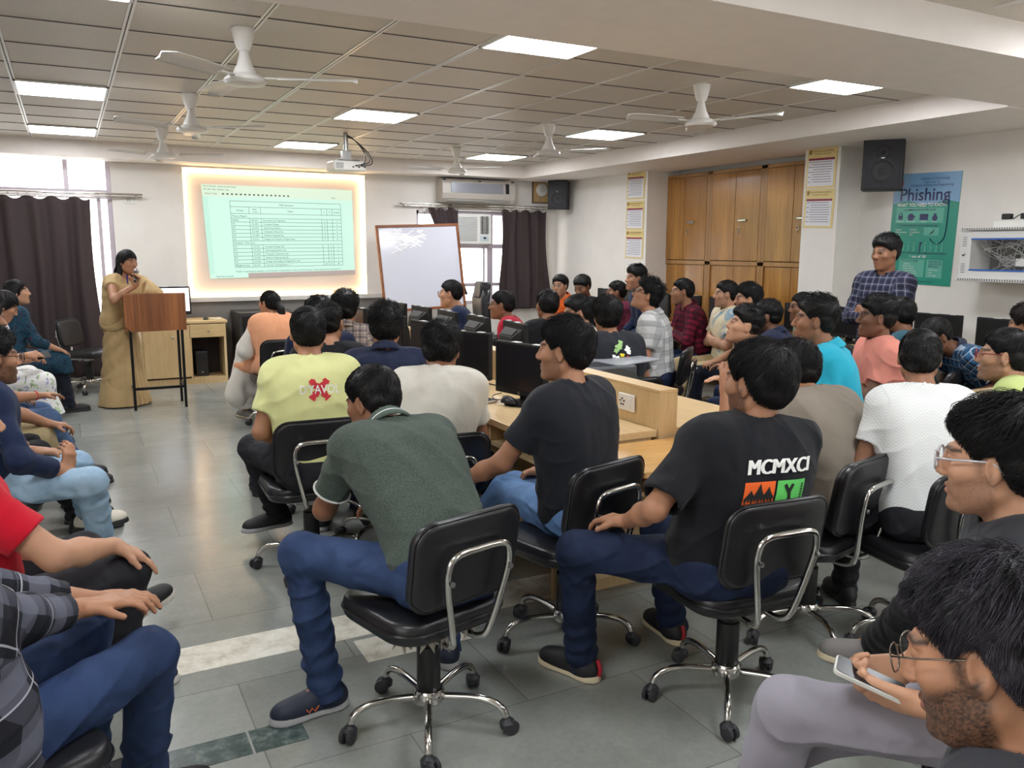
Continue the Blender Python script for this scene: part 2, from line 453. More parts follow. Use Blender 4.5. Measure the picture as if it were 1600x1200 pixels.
def projector():
    o = empty('projector', (2.57, 8.42, 2.36), 0.03, 'white ceiling projector with loose black cables on a short pole', 'projector')
    MB().box((0, 0, 0.05), (0.34, 0.25, 0.10)).build('body', WHITEP, o, bevel=0.02, seg=3)
    b = MB()
    for k in range(7): b.box((-0.11, -0.126, 0.025 + k * 0.008), (0.08, 0.004, 0.003))
    b.build('vent_grille', plain('dark_grey_plastic', (70, 70, 72), 0.5), o)
    MB().lathe([(0.0, 0.0), (0.034, 0.0), (0.034, 0.016), (0.026, 0.016), (0.024, 0.008), (0, 0.008)], 20, (0.08, 0.125, 0.055), rotm(-PI / 2)).build('lens', BLACKP, o, smooth=True)
    p = MB()
    for k in range(5): p.box((0.03 + 0.03 * k, -0.127, 0.04 + 0.015 * (k % 2)), (0.018, 0.004, 0.012))
    p.build('socket', BLACKP, o)
    m = MB().box((0, 0, 0.115), (0.16, 0.12, 0.012)); m.box((0, 0, 0.16), (0.09, 0.06, 0.09)); m.tube([(0, 0, 0.15), (0, 0, 0.38)], 0.022, 12)
    for sx in (-1, 1):
        for sy in (-1, 1): m.tube([(0, 0, 0.12), (sx * 0.11, sy * 0.09, 0.105)], 0.007, 6)
    m.build('mount', STEEL, o, bevel=0.002)
    c = MB()
    for k, (a, b_) in enumerate([((0.05, -0.13, 0.05), (0.02, 0, 0.36)), ((0.1, -0.13, 0.06), (0.02, 0.02, 0.36)), ((0.13, -0.13, 0.05), (0.01, 0.02, 0.35))]):
        c.tube(bez([a, np.array(a) + (0.08, -0.05, 0.03), (0.17 + 0.02 * k, -0.05, 0.2), (0.09, -0.02, 0.31), b_], 24), 0.005, 6)
    c.build('cable', BLACKP, o, smooth=True)
projector()

# ------------------------------------------------------------------ backlit screen recess and projected slide
def screen():
    o = empty('projection_screen', (2.435, YF + 0.06, 0.985), 0, 'backlit recessed projection screen glowing along its edges on the front wall', 'screen')
    W, H = 2.25, 1.545
    MB().box((0, 0.005, H / 2), (W, 0.006, H)).build('surface', plain('screen_matt', (214, 200, 190), 0.75), o)
    led = emit('led_strip', (255, 222, 172), 9.0)
    g = MB(); d = 0.055
    for s in (-1, 1): g.box((s * (W / 2 - 0.012), -d / 2, H / 2), (0.014, 0.035, H - 0.04))
    for z in (0.014, H - 0.014): g.box((0, -d / 2, z), (W - 0.04, 0.035, 0.014))
    g.build('light_strip', led, o)
    # projected page of a syllabus table
    sl = empty('projected_slide', (0, 0, 0), 0, 'mint green projected page with a fifth semester syllabus table', 'projected slide')
    sl.location = (2.46, YF + 0.05, 1.21)
    q = np.array([[1.515, 2.36], [3.41, 2.35], [3.425, 1.25], [1.565, 1.21]]) - np.array([2.46, 1.21])
    def warp(a, b, dy=0.0):        # a 0..1.6 across, b 0..0.9 up (page units)
        u = a / 1.6; v = 1 - b / 0.9
        p = (1 - v) * ((1 - u) * q[0] + u * q[1]) + v * ((1 - u) * q[3] + u * q[2]); return np.array([p[0], -dy, p[1]])
    def quad(mb, x0, x1, y0, y1, dy): mb.add([warp(x0, y0, dy), warp(x1, y0, dy), warp(x1, y1, dy), warp(x0, y1, dy)], [(0, 1, 2, 3)])
    page = emit('slide_mint', (204, 242, 226), 0.72, 0.22); bar = emit('slide_toolbar', (216, 236, 214), 0.72, 0.22); side = emit('slide_margin', (192, 236, 218), 0.72, 0.22)
    edge = emit('slide_taskbar', (214, 196, 190), 0.42, 0.22); ink = emit('slide_ink', (74, 116, 110), 0.3, 0.22); lin = emit('slide_rule', (110, 160, 150), 0.4, 0.22)
    m = MB(); quad(m, 0, 1.6, 0.0, 0.79, 0.0); m.build('page', page, sl)
    m = MB(); quad(m, 0, 1.6, 0.79, 0.9, 0.001); m.build('toolbar', bar, sl)
    m = MB(); quad(m, 0.0, 0.055, 0.045, 0.79, 0.001); m.build('margin', side, sl)
    m = MB(); quad(m, 0.40, 1.6, 0.0, 0.045, 0.001); m.build('taskbar', edge, sl)
    L = MB(); X0, X1 = 0.27, 1.46
    ys = [0.75, 0.695, 0.63, 0.585, 0.548, 0.511, 0.474, 0.437, 0.400, 0.363, 0.325, 0.288, 0.251, 0.214, 0.177, 0.140, 0.103]
    def h(y, a=X0, b=X1): quad(L, a, b, y - 0.002, y + 0.002, 0.002)
    def vl(x, y0, y1): quad(L, x - 0.002, x + 0.002, y0, y1, 0.002)
    for y in ys: h(y)
    vl(X0, 0.103, 0.75); vl(X1, 0.103, 0.75)
    for x in (0.46, 0.58, 1.24, 1.30, 1.36):
        vl(x, 0.63, 0.695); vl(x, 0.363, 0.585); vl(x, 0.103, 0.325)
    L.build('table_rule', lin, sl)
    t = MB(); W3 = lambda a, b: warp(a, b, 0.003)
    def tx(s, x, y, size=0.024, al='l', mw=None): put_text(t, s, (x, y), None, None, size, al, 0.0, mw, warp=W3)
    tx('Fifth Semester', 0.86, 0.713, 0.026, 'c'); tx('Group', 0.365, 0.653, 0.026, 'c'); tx('Paper', 0.52, 0.668, 0.022, 'c'); tx('Code', 0.52, 0.642, 0.022, 'c'); tx('Paper', 0.9, 0.653, 0.026, 'c')
    tx('L', 1.27, 0.653, 0.024, 'c'); tx('P', 1.33, 0.653, 0.024, 'c'); tx('Credits', 1.41, 0.653, 0.024, 'c', 0.085)
    tx('Theory Papers', 0.28, 0.597, 0.026); tx('Practical / Viva Voce', 0.28, 0.336, 0.026)
    th = [('HS/MS', 'HS-301', 'Economics for Engineers', '2', '2'), ('PC', 'CS-303', 'Compiler Design', '4', '4'), ('PC', 'CS-305', 'Operating Systems', '4', '4'), ('PC', 'CS-307', 'Computer Networks', '4', '4'), ('PC', 'CS-309', 'Software Engineering', '4', '4'), ('PC', 'CS-311', 'Design and Analysis of Algorithms', '4', '4')]
    for k, (a, b, c, d_, e) in enumerate(th):
        y = 0.558 - 0.037 * k
        tx(a, 0.28, y); tx(b, 0.475, y); tx(c, 0.6, y); tx(d_, 1.27, y, al='c'); tx(e, 1.41, y, al='c')
    pr = [('PC', 'CS-351', 'Compiler Design Lab', '2', '1'), ('PC', 'CS-353', 'Operating Systems Lab', '2', '1'), ('PC', 'CS-355', 'Computer Networks Lab', '2', '1'), ('PC', 'CS-357', 'Software Engineering Lab', '2', '1'), ('PC', 'CS-359', 'Design and Analysis of Algorithms Lab', '2', '1'), ('PC / Internship', 'ES-361', 'Summer Training Report - 1 *', '', '1')]
    for k, (a, b, c, d_, e) in enumerate(pr):
        y = 0.298 - 0.037 * k
        tx(a, 0.28, y, mw=0.17); tx(b, 0.475, y); tx(c, 0.6, y); tx(d_, 1.33, y, al='c'); tx(e, 1.41, y, al='c')
    tx('Total', 0.28, 0.112); tx('20', 1.27, 0.112, al='c'); tx('10', 1.33, 0.112, al='c'); tx('26', 1.41, 0.112, al='c')
    tx('*NUES: Comprehensive evaluation of the Summer Training Report at the end of 4th semester shall be done by the committee of', 0.27, 0.055, 0.022, mw=1.2)
    tx('Book Code.pdf - Adobe Acrobat Reader', 0.02, 0.878, 0.02); tx('File  Edit  View  Window  Help', 0.02, 0.848, 0.02)
    tx('Home  Tools', 0.03, 0.808, 0.022); tx('Share', 1.36, 0.805, 0.02); tx('Type here to search', 0.06, 0.012, 0.022)
    for k in range(16): quad(t, 0.2 + 0.045 * k, 0.22 + 0.045 * k, 0.808, 0.822, 0.003)
    t.build('writing', ink, sl)
screen()

# ------------------------------------------------------------------ air conditioners, wall fittings
def split_ac():
    o = empty('split_air_conditioner', (5.17, YF - 0.002, 2.23), 0, 'silver wall-mounted split air conditioner above the front window', 'air conditioner')
    prof = [(0, 0.0), (-0.12, 0.0), (-0.19, 0.05), (-0.215, 0.12), (-0.205, 0.25), (-0.17, 0.315), (0, 0.32)]
    MB().prism([(a, b) for a, b in prof], (-0.57, 0, 0), (0, 1, 0), (0, 0, 1), 1.14).build('casing', plain('silver_plastic', (188, 182, 174), 0.35), o, bevel=0.012, seg=3)
    MB().add([(-0.44, -0.222, 0.13), (0.36, -0.222, 0.13), (0.36, -0.213, 0.262), (-0.44, -0.213, 0.262)], [(0, 1, 2, 3)]).build('front_panel', plain('blue_grey_panel', (150, 152, 162), 0.3, 0.3), o, solid=0.008)
    b = MB().box((0.43, -0.212, 0.2), (0.055, 0.014, 0.14), rotm(-0.05)); b.build('display', BLACKP, o, bevel=0.004)
    b = MB().box((0, -0.17, 0.032), (0.98, 0.05, 0.012), rotm(0.8)); b.build('louvre', plain('grey_plastic', (150, 148, 144), 0.4), o)
    MB().box((0.0, -0.206, 0.288), (0.03, 0.006, 0.014)).build('badge', BLACKP, o)
    m = MB()
    for s in (-1, 1): m.box((s * 0.53, -0.13, 0.29), (0.05, 0.11, 0.035))
    m.build('hinge_cap', plain('dark_grey_plastic', (70, 70, 72), 0.5), o, bevel=0.006)
split_ac()
def window_ac():
    o = empty('window_air_conditioner', (5.1, YF + 0.02, 1.66), 0, 'white window air conditioner with slatted grille set in front window', 'air conditioner')
    MB().box((0.0, 0.1, 0.21), (0.62, 0.42, 0.42)).build('casing', WHITEP, o, bevel=0.015, seg=3)
    g = MB()
    for k in range(17): g.box((-0.1, -0.113, 0.05 + 0.02 * k), (0.36, 0.008, 0.010), rotm(0.5))
    g.build('grille', plain('grille_grey', (196, 198, 198), 0.5), o)
    g = MB()
    for k in range(13): g.box((0.2, -0.113, 0.15 + 0.019 * k), (0.13, 0.008, 0.009))
    g.box((0.165, -0.115, 0.265), (0.006, 0.01, 0.25)); g.box((0.235, -0.115, 0.265), (0.006, 0.01, 0.25))
    g.build('air_outlet', plain('dark_grey_plastic', (70, 70, 72), 0.5), o)
    MB().box((0.2, -0.112, 0.08), (0.13, 0.008, 0.07)).build('control_panel', plain('pale_blue_panel', (190, 205, 212), 0.4), o)
    MB().box((0.2, -0.118, 0.085), (0.04, 0.006, 0.025)).build('display', BLACKP, o)
window_ac()

CURT = plain('dark_brown_curtain_cloth', (58, 46, 48), 0.8, bump=0.25, bscale=260)
def curtain(x0, x1, zt, zb, y, label, folds, amp=0.035, pinch=None, flare=0.0, seed=0):
    rnd = random.Random(seed); ph = [rnd.uniform(0, 6) for _ in range(4)]
    o = empty('curtain', ((x0 + x1) / 2, y, zt), 0, label, 'curtain'); W = x1 - x0; H = zt - zb
    def fn(s, t):
        a = W * (s - 0.5); c = 0.0
        if pinch: k = pinch(t); a = k[0] + a * k[1]
        a += flare * t * t * (s - 0.3)
        wv = math.sin(s * folds * 2 * PI + ph[0]) + 0.45 * math.sin(s * folds * 3.3 * PI + ph[1] + 1.5 * t) + 0.3 * math.sin(s * 5 + t * 4 + ph[2])
        return (a + 0.015 * math.sin(s * 9 + t * 5), amp * wv * (0.55 + 0.45 * t), -H * t + 0.02 * math.sin(s * folds * 2 * PI) * (t < 0.01))
    MB().grid(fn, 90, 36).build('cloth', CURT, o, smooth=True, solid=0.004, angle=180)
    r = MB(); n = max(3, int(W / 0.09))
    for k in range(n):
        a = W * ((k + 0.5) / n - 0.5)
        if pinch: a = pinch(0)[0] + a * pinch(0)[1]
        r.tube([(a + 0.0, 0.025 * math.sin(q), 0.028 + 0.028 * math.cos(q)) for q in np.linspace(0, 2 * PI, 12, endpoint=False)], 0.004, 6, closed=True)
    r.build('curtain_ring', CHROME, o, smooth=True)
def rod(x0, x1, z, label):
    o = empty('curtain_rod', ((x0 + x1) / 2, YF - 0.09, z), 0, label, 'curtain rod')
    W = x1 - x0
    MB().tube([(-W / 2, 0, 0), (W / 2, 0, 0)], 0.012, 12).build('rod', CHROME, o, smooth=True)
    MB().tube([(-W / 2, 0.035, -0.03), (W / 2, 0.035, -0.03)], 0.009, 10).build('rod', CHROME, o, smooth=True)
    for s in (-0.47, 0.47):
        MB().box((s * W, 0.045, -0.015), (0.02, 0.09, 0.05)).build('bracket', STEEL, o, bevel=0.003)
rod(-1.62, 0.84, 2.2, 'chrome double curtain rod over the left window')
rod(4.02, 6.42, 2.2, 'chrome double curtain rod over the right window below the air conditioner')
curtain(-1.5, 0.28, 2.14, 0.1, YF - 0.1, 'long dark brown curtain covering the left window', 8, 0.04, flare=0.12, seed=3)
curtain(5.56, 6.3, 2.14, 0.72, YF - 0.1, 'dark brown curtain hanging right of the window air conditioner', 4, 0.03, flare=0.18, seed=5)
def pin(t): return (0.30 * t ** 1.3 + 0.02 * math.sin(t * 5), 1 - 0.62 * min(1, t * 1.25))
curtain(4.44, 4.88, 2.14, 0.95, YF - 0.1, 'dark brown curtain gathered narrow behind the whiteboard', 3, 0.03, pinch=pin, seed=8)

def wall_speaker(loc, rz, w, h, d, label, tilt=0.0):
    o = empty('loudspeaker', loc, rz, label, 'loudspeaker'); o.rotation_euler = (tilt, 0, rz)
    dk = plain('speaker_black', (40, 41, 46), 0.55)
    MB().box((0, 0, 0), (w, d, h)).build('cabinet', dk, o, bevel=0.012, seg=3)
    MB().box((0, -d / 2 - 0.004, 0), (w * 0.88, 0.012, h * 0.92)).build('grille', plain('speaker_grille', (52, 53, 60), 0.7, bump=0.6, bscale=300), o, bevel=0.004)
    for z, r in ((h * 0.22, w * 0.19), (-h * 0.14, w * 0.33)):
        MB().lathe([(r, 0.0), (r, 0.006), (r * 0.86, 0.008), (r * 0.8, 0.003), (r * 0.3, 0.001), (r * 0.22, 0.006), (0, 0.008)], 28, (0, -d / 2 - 0.010, z), rotm(PI / 2)).build('driver', dk, o, smooth=True)
    MB().box((0, -d / 2 - 0.013, h * 0.10), (0.028, 0.004, 0.016)).build('badge', plain('badge_silver', (220, 220, 225), 0.3, 0.5), o)
    MB().box((0, d / 2 + 0.03, 0), (0.06, 0.07, 0.1)).build('bracket', BLACKM, o)
wall_speaker((6.34, 10.5, 2.36), -0.75, 0.28, 0.4, 0.22, 'small black loudspeaker high on the wall by the round wall clock board')
wall_speaker((6.58, 5.24, 2.36), -0.95, 0.34, 0.46, 0.22, 'large black loudspeaker hung above the phishing poster')

def round_board():
    o = empty('access_point_board', (6.28, YF - 0.012, 2.27), 0, 'square tan board with a round white disc near the ceiling corner', 'wall board')
    MB().box((0, 0, 0.165), (0.31, 0.02, 0.33)).build('board', plain('tan_board', (196, 164, 116), 0.6, var=0.06), o, bevel=0.003)
    f = MB()
    for s in (-1, 1): f.box((s * 0.155, -0.004, 0.165), (0.012, 0.026, 0.342)); f.box((0, -0.004, 0.165 + s * 0.165), (0.322, 0.026, 0.012))
    f.build('frame', plain('dark_wood_edge', (96, 70, 46), 0.5), o)
    MB().lathe([(0.09, 0), (0.094, 0.012), (0.085, 0.026), (0.05, 0.032), (0, 0.033)], 32, (-0.01, -0.01, 0.185), rotm(PI / 2)).build('disc', WHITEP, o, smooth=True)
    MB().tube([(-0.01 + 0.026 * math.cos(a), -0.043, 0.185 + 0.026 * math.sin(a)) for a in np.linspace(0, 2 * PI, 24, endpoint=False)], 0.003, 6, True).build('ring_mark', plain('grey_plastic', (150, 148, 144), 0.4), o)
    MB().tube(bez([(-0.03, -0.02, 0.11), (-0.045, -0.02, 0.06), (-0.05, -0.02, 0.0)], 12), 0.004, 6).build('cable', plain('grey_plastic', (150, 148, 144), 0.4), o)
round_board()

def wall_socket(loc, rz, label, cable=None):
    o = empty('wall_socket', loc, rz, label, 'socket')
    MB().box((0, -0.006, 0), (0.13, 0.012, 0.085)).build('plate', WHITE, o, bevel=0.004)
    h = MB()
    for k in range(5): a = PI / 2 + 2 * PI * k / 5; h.lathe([(0, 0), (0.005, 0), (0.005, 0.003), (0, 0.003)], 10, (-0.028 + 0.016 * math.cos(a), -0.012, 0.016 * math.sin(a)), rotm(PI / 2))
    h.build('socket_hole', BLACKP, o)
    MB().box((0.035, -0.014, 0), (0.024, 0.006, 0.05)).build('switch', WHITEP, o, bevel=0.002)
    if cable: MB().tube(bez(cable, 20), 0.005, 6).build('cable', BLACKP, o, smooth=True)
wall_socket((0.72, YF, 2.14), 0, 'white wall socket under the end of the left curtain rod')
wall_socket((4.4, YF, 2.13), 0, 'white wall socket with hanging black cable above the whiteboard', [(0, -0.02, -0.03), (0.03, -0.03, -0.12), (0.06, -0.02, -0.3)])
wall_socket((2.428, 3.33, 0.845), -PI / 2, 'white power socket with switch on the desk partition')

# ------------------------------------------------------------------ whiteboard
def whiteboard():
    o = empty('whiteboard', (4.25, YF - 0.42, 0.8), 0, 'leaning whiteboard in a thin brown wooden frame on an easel', 'whiteboard')
    o.rotation_euler = (-0.14, -0.04, 0.0)
    W, H = 1.14, 1.1
    BR = wood('brown_frame_wood', (112, 64, 36), (150, 92, 54), 'X', 8)
    MB().box((0, 0, H / 2), (W, 0.018, H)).build('board', plain('whiteboard_enamel', (214, 216, 228), 0.13, spec=0.7), o)
    f = MB()
    for s in (-1, 1): f.box((s * (W / 2 + 0.008), -0.004, H / 2), (0.036, 0.034, H + 0.05))
    f.box((0, -0.004, H + 0.008), (W + 0.05, 0.034, 0.036)); f.box((0, -0.004, -0.008), (W + 0.05, 0.034, 0.036)); f.build('frame', BR, o, bevel=0.004)
    r = random.Random(4); s = MB()
    for k in range(110):
        x = -0.22 + r.gauss(0, 0.12); z = H - 0.17 + r.gauss(0, 0.06)
        x = max(-0.5, min(0.05, x)); a = r.uniform(-0.5, 0.5); L = r.uniform(0.05, 0.13)
        s.box((x, -0.0100 - k * 0.00001, z), (L, 0.0008, r.uniform(0.008, 0.02)), rotm(0, a, 0))
    s.build('wiped_smear', plain('chalky_smear', (246, 247, 250), 0.6), o)
    for sx in (-1, 1): MB().tube([(sx * 0.45, 0.03, 0.9), (sx * 0.5, 0.02, -0.78)], 0.018, 8).build('easel_leg', BR, o)
    MB().tube([(0, 0.03, 1.0), (0, 0.52, -0.72)], 0.018, 8).build('rear_leg', BR, o)
whiteboard()

# ------------------------------------------------------------------ built-in cabinets
CABW = wood('varnished_cabinet_wood', (140, 92, 34), (186, 134, 62), 'Z', 5, 0.22, 70, 0.05, coat=0.6)
CABE = wood('cabinet_edge_wood', (150, 106, 54), (178, 134, 80), 'Z', 5, 0.3, 70, 0.05, coat=0.3)
GAP = plain('dark_gap', (30, 20, 12), 0.8)
def cabinet(y0, y1, label):
    o = empty('wooden_cabinet', (6.86, (y0 + y1) / 2, 0), 0, label, 'cabinet', 'built-in wooden cabinets')
    W = y1 - y0
    MB().span((0.02, -W / 2, 0), (0.15, W / 2, 2.52)).build('carcass', GAP, o)
    f = MB()
    for s in (-1, 1): f.box((0.008, s * (W / 2 - 0.025), 1.26), (0.03, 0.05, 2.52))
    f.box((0.008, 0, 1.44), (0.03, W, 0.05)); f.box((0.008, 0, 2.5), (0.03, W, 0.04)); f.box((0.008, 0, 0.05), (0.03, W, 0.1)); f.build('frame', CABE, o, bevel=0.004)
    dw = (W - 0.1) / 2
    for s in (-1, 1):
        d = MB().box((0.004, s * dw / 2, 1.975), (0.024, dw - 0.005, 1.005)).build('upper_door', CABW, o, bevel=0.003)
        if s < 0:
            MB().box((-0.022, 0.5 * dw * 0 - dw * 0.35, 1.93), (0.02, 0.13, 0.03)).build('handle', CHROME, d, bevel=0.006)
            k = MB().lathe([(0.0, 0), (0.013, 0), (0.013, 0.006), (0, 0.008)], 14, (-0.01, -dw * 0.22, 1.84), rotm(0, -PI / 2))
            k.tube([(-0.02, -dw * 0.22 + 0.014 * math.cos(a), 1.815 + 0.03 * math.sin(a)) for a in np.linspace(0, 2 * PI, 14, endpoint=False)], 0.0025, 5, True)
            k.build('lock', CHROME, d)
        l = MB().box((0.004 if s < 0 else 0.016, s * dw / 2, 0.76), (0.012, dw - (0.03 if s < 0 else 0.0), 1.3)).build('sliding_door', CABW, o, bevel=0.002)
        MB().box((-0.004 if s < 0 else 0.0085, s * (dw - 0.06), 1.0), (0.006, 0.016, 0.07)).build('finger_pull', GAP, l)
cabinet(7.86, 8.78, 'left built-in cabinet of varnished wood, beside the three wall notices')
cabinet(6.98, 7.86, 'middle built-in cabinet of varnished wood')
cabinet(6.1, 6.98, 'right built-in cabinet of varnished wood, beside the pillar with two notices')

# ------------------------------------------------------------------ notices and posters
CREAM = plain('notice_cream', (226, 206, 140), 0.45); PAPER = plain('notice_white', (226, 226, 232), 0.5); MAROON = plain('notice_maroon', (140, 26, 56), 0.5); INKG = plain('notice_ink', (104, 104, 124), 0.6); GOLD = plain('notice_gold_text', (150, 112, 50), 0.5)
def notice(y, z, w, h, label, seed, tilt=0.0):
    o = empty('wall_notice', (XR - 0.004, y, z), -PI / 2, label, 'notice', 'framed cream notices on the side wall'); o.rotation_euler = (0, tilt, -PI / 2)
    MB().box((0, 0, 0), (w, 0.006, h)).build('backing', CREAM, o)
    MB().box((0, -0.004, -h * 0.1), (w * 0.88, 0.002, h * 0.7)).build('sheet', PAPER, o)
    MB().box((0, -0.0055, h * 0.22), (w * 0.88, 0.001, h * 0.055)).build('banner', MAROON, o)
    t = MB(); r = random.Random(seed)
    u, v = (1, 0, 0), (0, 0, 1)
    put_text(t, 'Department of Computer Science and Engineering', (0.02 * w, -0.0045, h * 0.40), u, v, 0.028, 'c', 0.01, w * 0.72)
    put_text(t, 'Computer Laboratory', (0.02 * w, -0.0045, h * 0.335), u, v, 0.022, 'c', 0.01, w * 0.7)
    t.box((-w * 0.4, -0.004, h * 0.4), (0.03, 0.002, 0.04)); t.build('heading', GOLD, o)
    g = MB()
    for k in range(9):
        zz = h * 0.15 - k * h * 0.062
        g.box((w * 0.06 - w * 0.06 * r.random(), -0.0056, zz), (w * (0.62 + 0.06 * r.random()), 0.001, h * 0.013))
        if k % 2 == 0: g.box((-w * 0.375, -0.0056, zz), (w * 0.09, 0.001, h * 0.016))
    g.build('text_lines', INKG, o)
for k, (z, h) in enumerate(((2.42, 0.37), (2.03, 0.36), (1.66, 0.36))):
    notice(8.90, z, 0.38, h, ('top', 'middle', 'bottom')[k] + ' cream notice of the column of three left of the cabinets', k, 0.02)
for k, (z, h) in enumerate(((2.385, 0.38), (2.0, 0.37))):
    notice(5.90, z, 0.36, h, ('upper', 'lower')[k] + ' cream notice on the pillar right of the cabinets', 5 + k, 0.03)

def phishing():
    W, H = 0.66, 0.99
    o = empty('phishing_poster', (XR2 - 0.004, 4.99, 1.79), -PI / 2, 'teal and blue phishing awareness poster on the white side wall', 'poster'); o.rotation_euler = (0, 0.025, -PI / 2)
    TEAL = plain('poster_teal', (42, 148, 128), 0.22); SKY = plain('poster_sky_blue', (128, 172, 212), 0.22); NAVY = plain('poster_navy', (34, 40, 92), 0.3); PALE = plain('poster_pale_teal', (92, 176, 156), 0.3); WT = plain('poster_white', (236, 240, 240), 0.4); RED = plain('poster_red', (186, 40, 50), 0.4)
    MB().box((0, 0, 0), (W, 0.004, H)).build('sheet', TEAL, o)
    w_ = MB(); n = 24
    top = [(-W / 2, H / 2), (W / 2, H / 2)]; wave = [(W / 2 - W * k / n, H * 0.235 + 0.016 * math.sin(k * 0.42)) for k in range(n + 1)]
    P = [(a, -0.003, b) for a, b in top[::-1]] + [(a, -0.003, b) for a, b in wave[::-1]]
    w_.add(P, [tuple(range(len(P)))]); w_.build('sky_band', SKY, o)
    for x0, x1, z0, z1 in ((-0.28, 0.2, 0.055, 0.19), (0.02, 0.17, -0.055, 0.015), (-0.2, 0.06, -0.43, -0.27), (0.08, 0.24, -0.43, -0.27)): MB().span((x0, -0.0035, z0), (x1, -0.0025, z1)).build('text_box', PALE, o)
    u, v = (1, 0, 0), (0, 0, 1); t = MB(); y = -0.0045
    put_text(t, 'Phishing', (-0.01, y, 0.255), u, v, 0.155, 'c', 0.012, 0.54)
    put_text(t, 'Institute of Technology', (0.08, y, 0.435), u, v, 0.03, 'c', 0.003, 0.4); put_text(t, 'Department of', (0.05, y, 0.405), u, v, 0.024, 'c', 0.0, 0.34); put_text(t, 'Computer Science and Engineering', (0.05, y, 0.378), u, v, 0.03, 'c', 0.003, 0.5)
    put_text(t, 'SCAMMERS ARE AFTER YOUR', (-0.04, y, 0.163), u, v, 0.025, 'c', 0.004, 0.32); put_text(t, 'WHY DO WE FALL FOR THESE SCAMS?', (-0.04, y, 0.022), u, v, 0.024, 'c', 0.003, 0.4)
    put_text(t, 'BUT WHAT A PHISHING MESSAGE IS SUCCESSFUL', (0.04, y, -0.222), u, v, 0.022, 'c', 0.003, 0.46)
    put_text(t, 'WATCH OUT FOR', (-0.1, y, -0.292), u, v, 0.022, 'c', 0.003); 
    for k, s in enumerate(('BEWARE OF', 'UNSOLICITED', 'MESSAGES')): put_text(t, s, (0.1, y, -0.293 - 0.022 * k), u, v, 0.022, 'l', 0.003, 0.13)
    put_text(t, 'STOP THINK, NOT ALWAYS RIGHT', (0.0, y, -0.475), u, v, 0.02, 'c', 0.003, 0.4)
    # line pictures: padlock, piggy bank, card, money bag, hook, person
    t.span((-0.255, y - 0.0005, 0.085), (-0.21, y, 0.12)); t.tube([(-0.2325 + 0.016 * math.cos(a), y, 0.12 + 0.024 * math.sin(a)) for a in np.linspace(0, PI, 10)], 0.003, 5)
    t.lathe([(0.032, 0), (0.032, 0.001), (0, 0.001)], 18, (-0.125, y, 0.107), rotm(PI / 2)); t.span((-0.15, y - 0.0005, 0.078), (-0.138, y, 0.1)); t.span((-0.114, y - 0.0005, 0.078), (-0.102, y, 0.1)); t.span((-0.1, y - 0.0005, 0.104), (-0.082, y, 0.116))
    t.span((-0.035, y - 0.0005, 0.08), (0.05, y, 0.135)); t.lathe([(0.026, 0), (0.026, 0.001), (0, 0.001)], 18, (0.115, y, 0.098), rotm(PI / 2)); t.span((0.103, y - 0.0005, 0.12), (0.127, y, 0.138))
    hook = bez([(0.235, y, 0.29), (0.238, y, 0.15), (0.236, y, 0.0), (0.222, y, -0.08), (0.175, y, -0.125), (0.12, y, -0.115), (0.09, y, -0.08)], 40)
    t.tube(hook, 0.009, 6, sq=0.15)
    t.prism([(0, 0), (0.03, 0.012), (0.06, 0.055), (0.04, 0.02)], (0.07, y + 0.001, -0.05), (1, 0, 0), (0, 0, 1), 0.001)
    t.tube([(-0.005, y, -0.2), (-0.005, y, -0.145), (0.016, y, -0.115)], 0.006, 6, sq=0.2); t.lathe([(0.009, 0), (0.009, 0.001), (0, 0.001)], 12, (-0.005, y, -0.125), rotm(PI / 2))
    t.build('printing', NAVY, o)
    t = MB()
    put_text(t, 'WHAT YOU NEED TO KNOW', (-0.03, y, 0.2), u, v, 0.045, 'c', 0.012, 0.5); put_text(t, '1 out of 10!', (-0.02, y, -0.256), u, v, 0.036, 'c', 0.012, 0.17)
    for s, x in (('Passwords', -0.235), ('Financial Info', -0.125), ('Identity', 0.008), ('Money', 0.115)): put_text(t, s, (x, y, 0.062), u, v, 0.017, 'c', 0.003, 0.09)
    for k, s in enumerate(('· Urgency', '· Desire to please', '· Greed')): put_text(t, s, (-0.28, y, -0.012 - 0.022 * k), u, v, 0.018, 'l', 0.002)
    for k, s in enumerate(('· Curiosity', '· Complacency', '· Fear')): put_text(t, s, (-0.13, y, -0.012 - 0.022 * k), u, v, 0.018, 'l', 0.002)
    for k, s in enumerate(('· Spelling &', 'Grammar Errors', '· Sender Address', '· Things That Sound', 'Too Good to be True')): put_text(t, s, (-0.16, y, -0.318 - 0.021 * k), u, v, 0.017, 'l', 0.002)
    for k, s in enumerate(('· Attachments', '· Links', '· Login Pages')): put_text(t, s, (0.1, y, -0.365 - 0.024 * k), u, v, 0.017, 'l', 0.002)
    t.build('printing', WT, o)
    for k in range(9):
        if k != 4:
            t = MB(); x = -0.23 + 0.056 * k; t.tube([(x, y, -0.2), (x, y, -0.14)], 0.007, 6, sq=0.2); t.lathe([(0.009, 0), (0.009, 0.001), (0, 0.001)], 12, (x, y, -0.125), rotm(PI / 2)); t.build('person_picture', PALE, o)
    MB().span((-0.29, y, 0.385), (-0.235, y + 0.001, 0.44)).build('crest', RED, o)
phishing()

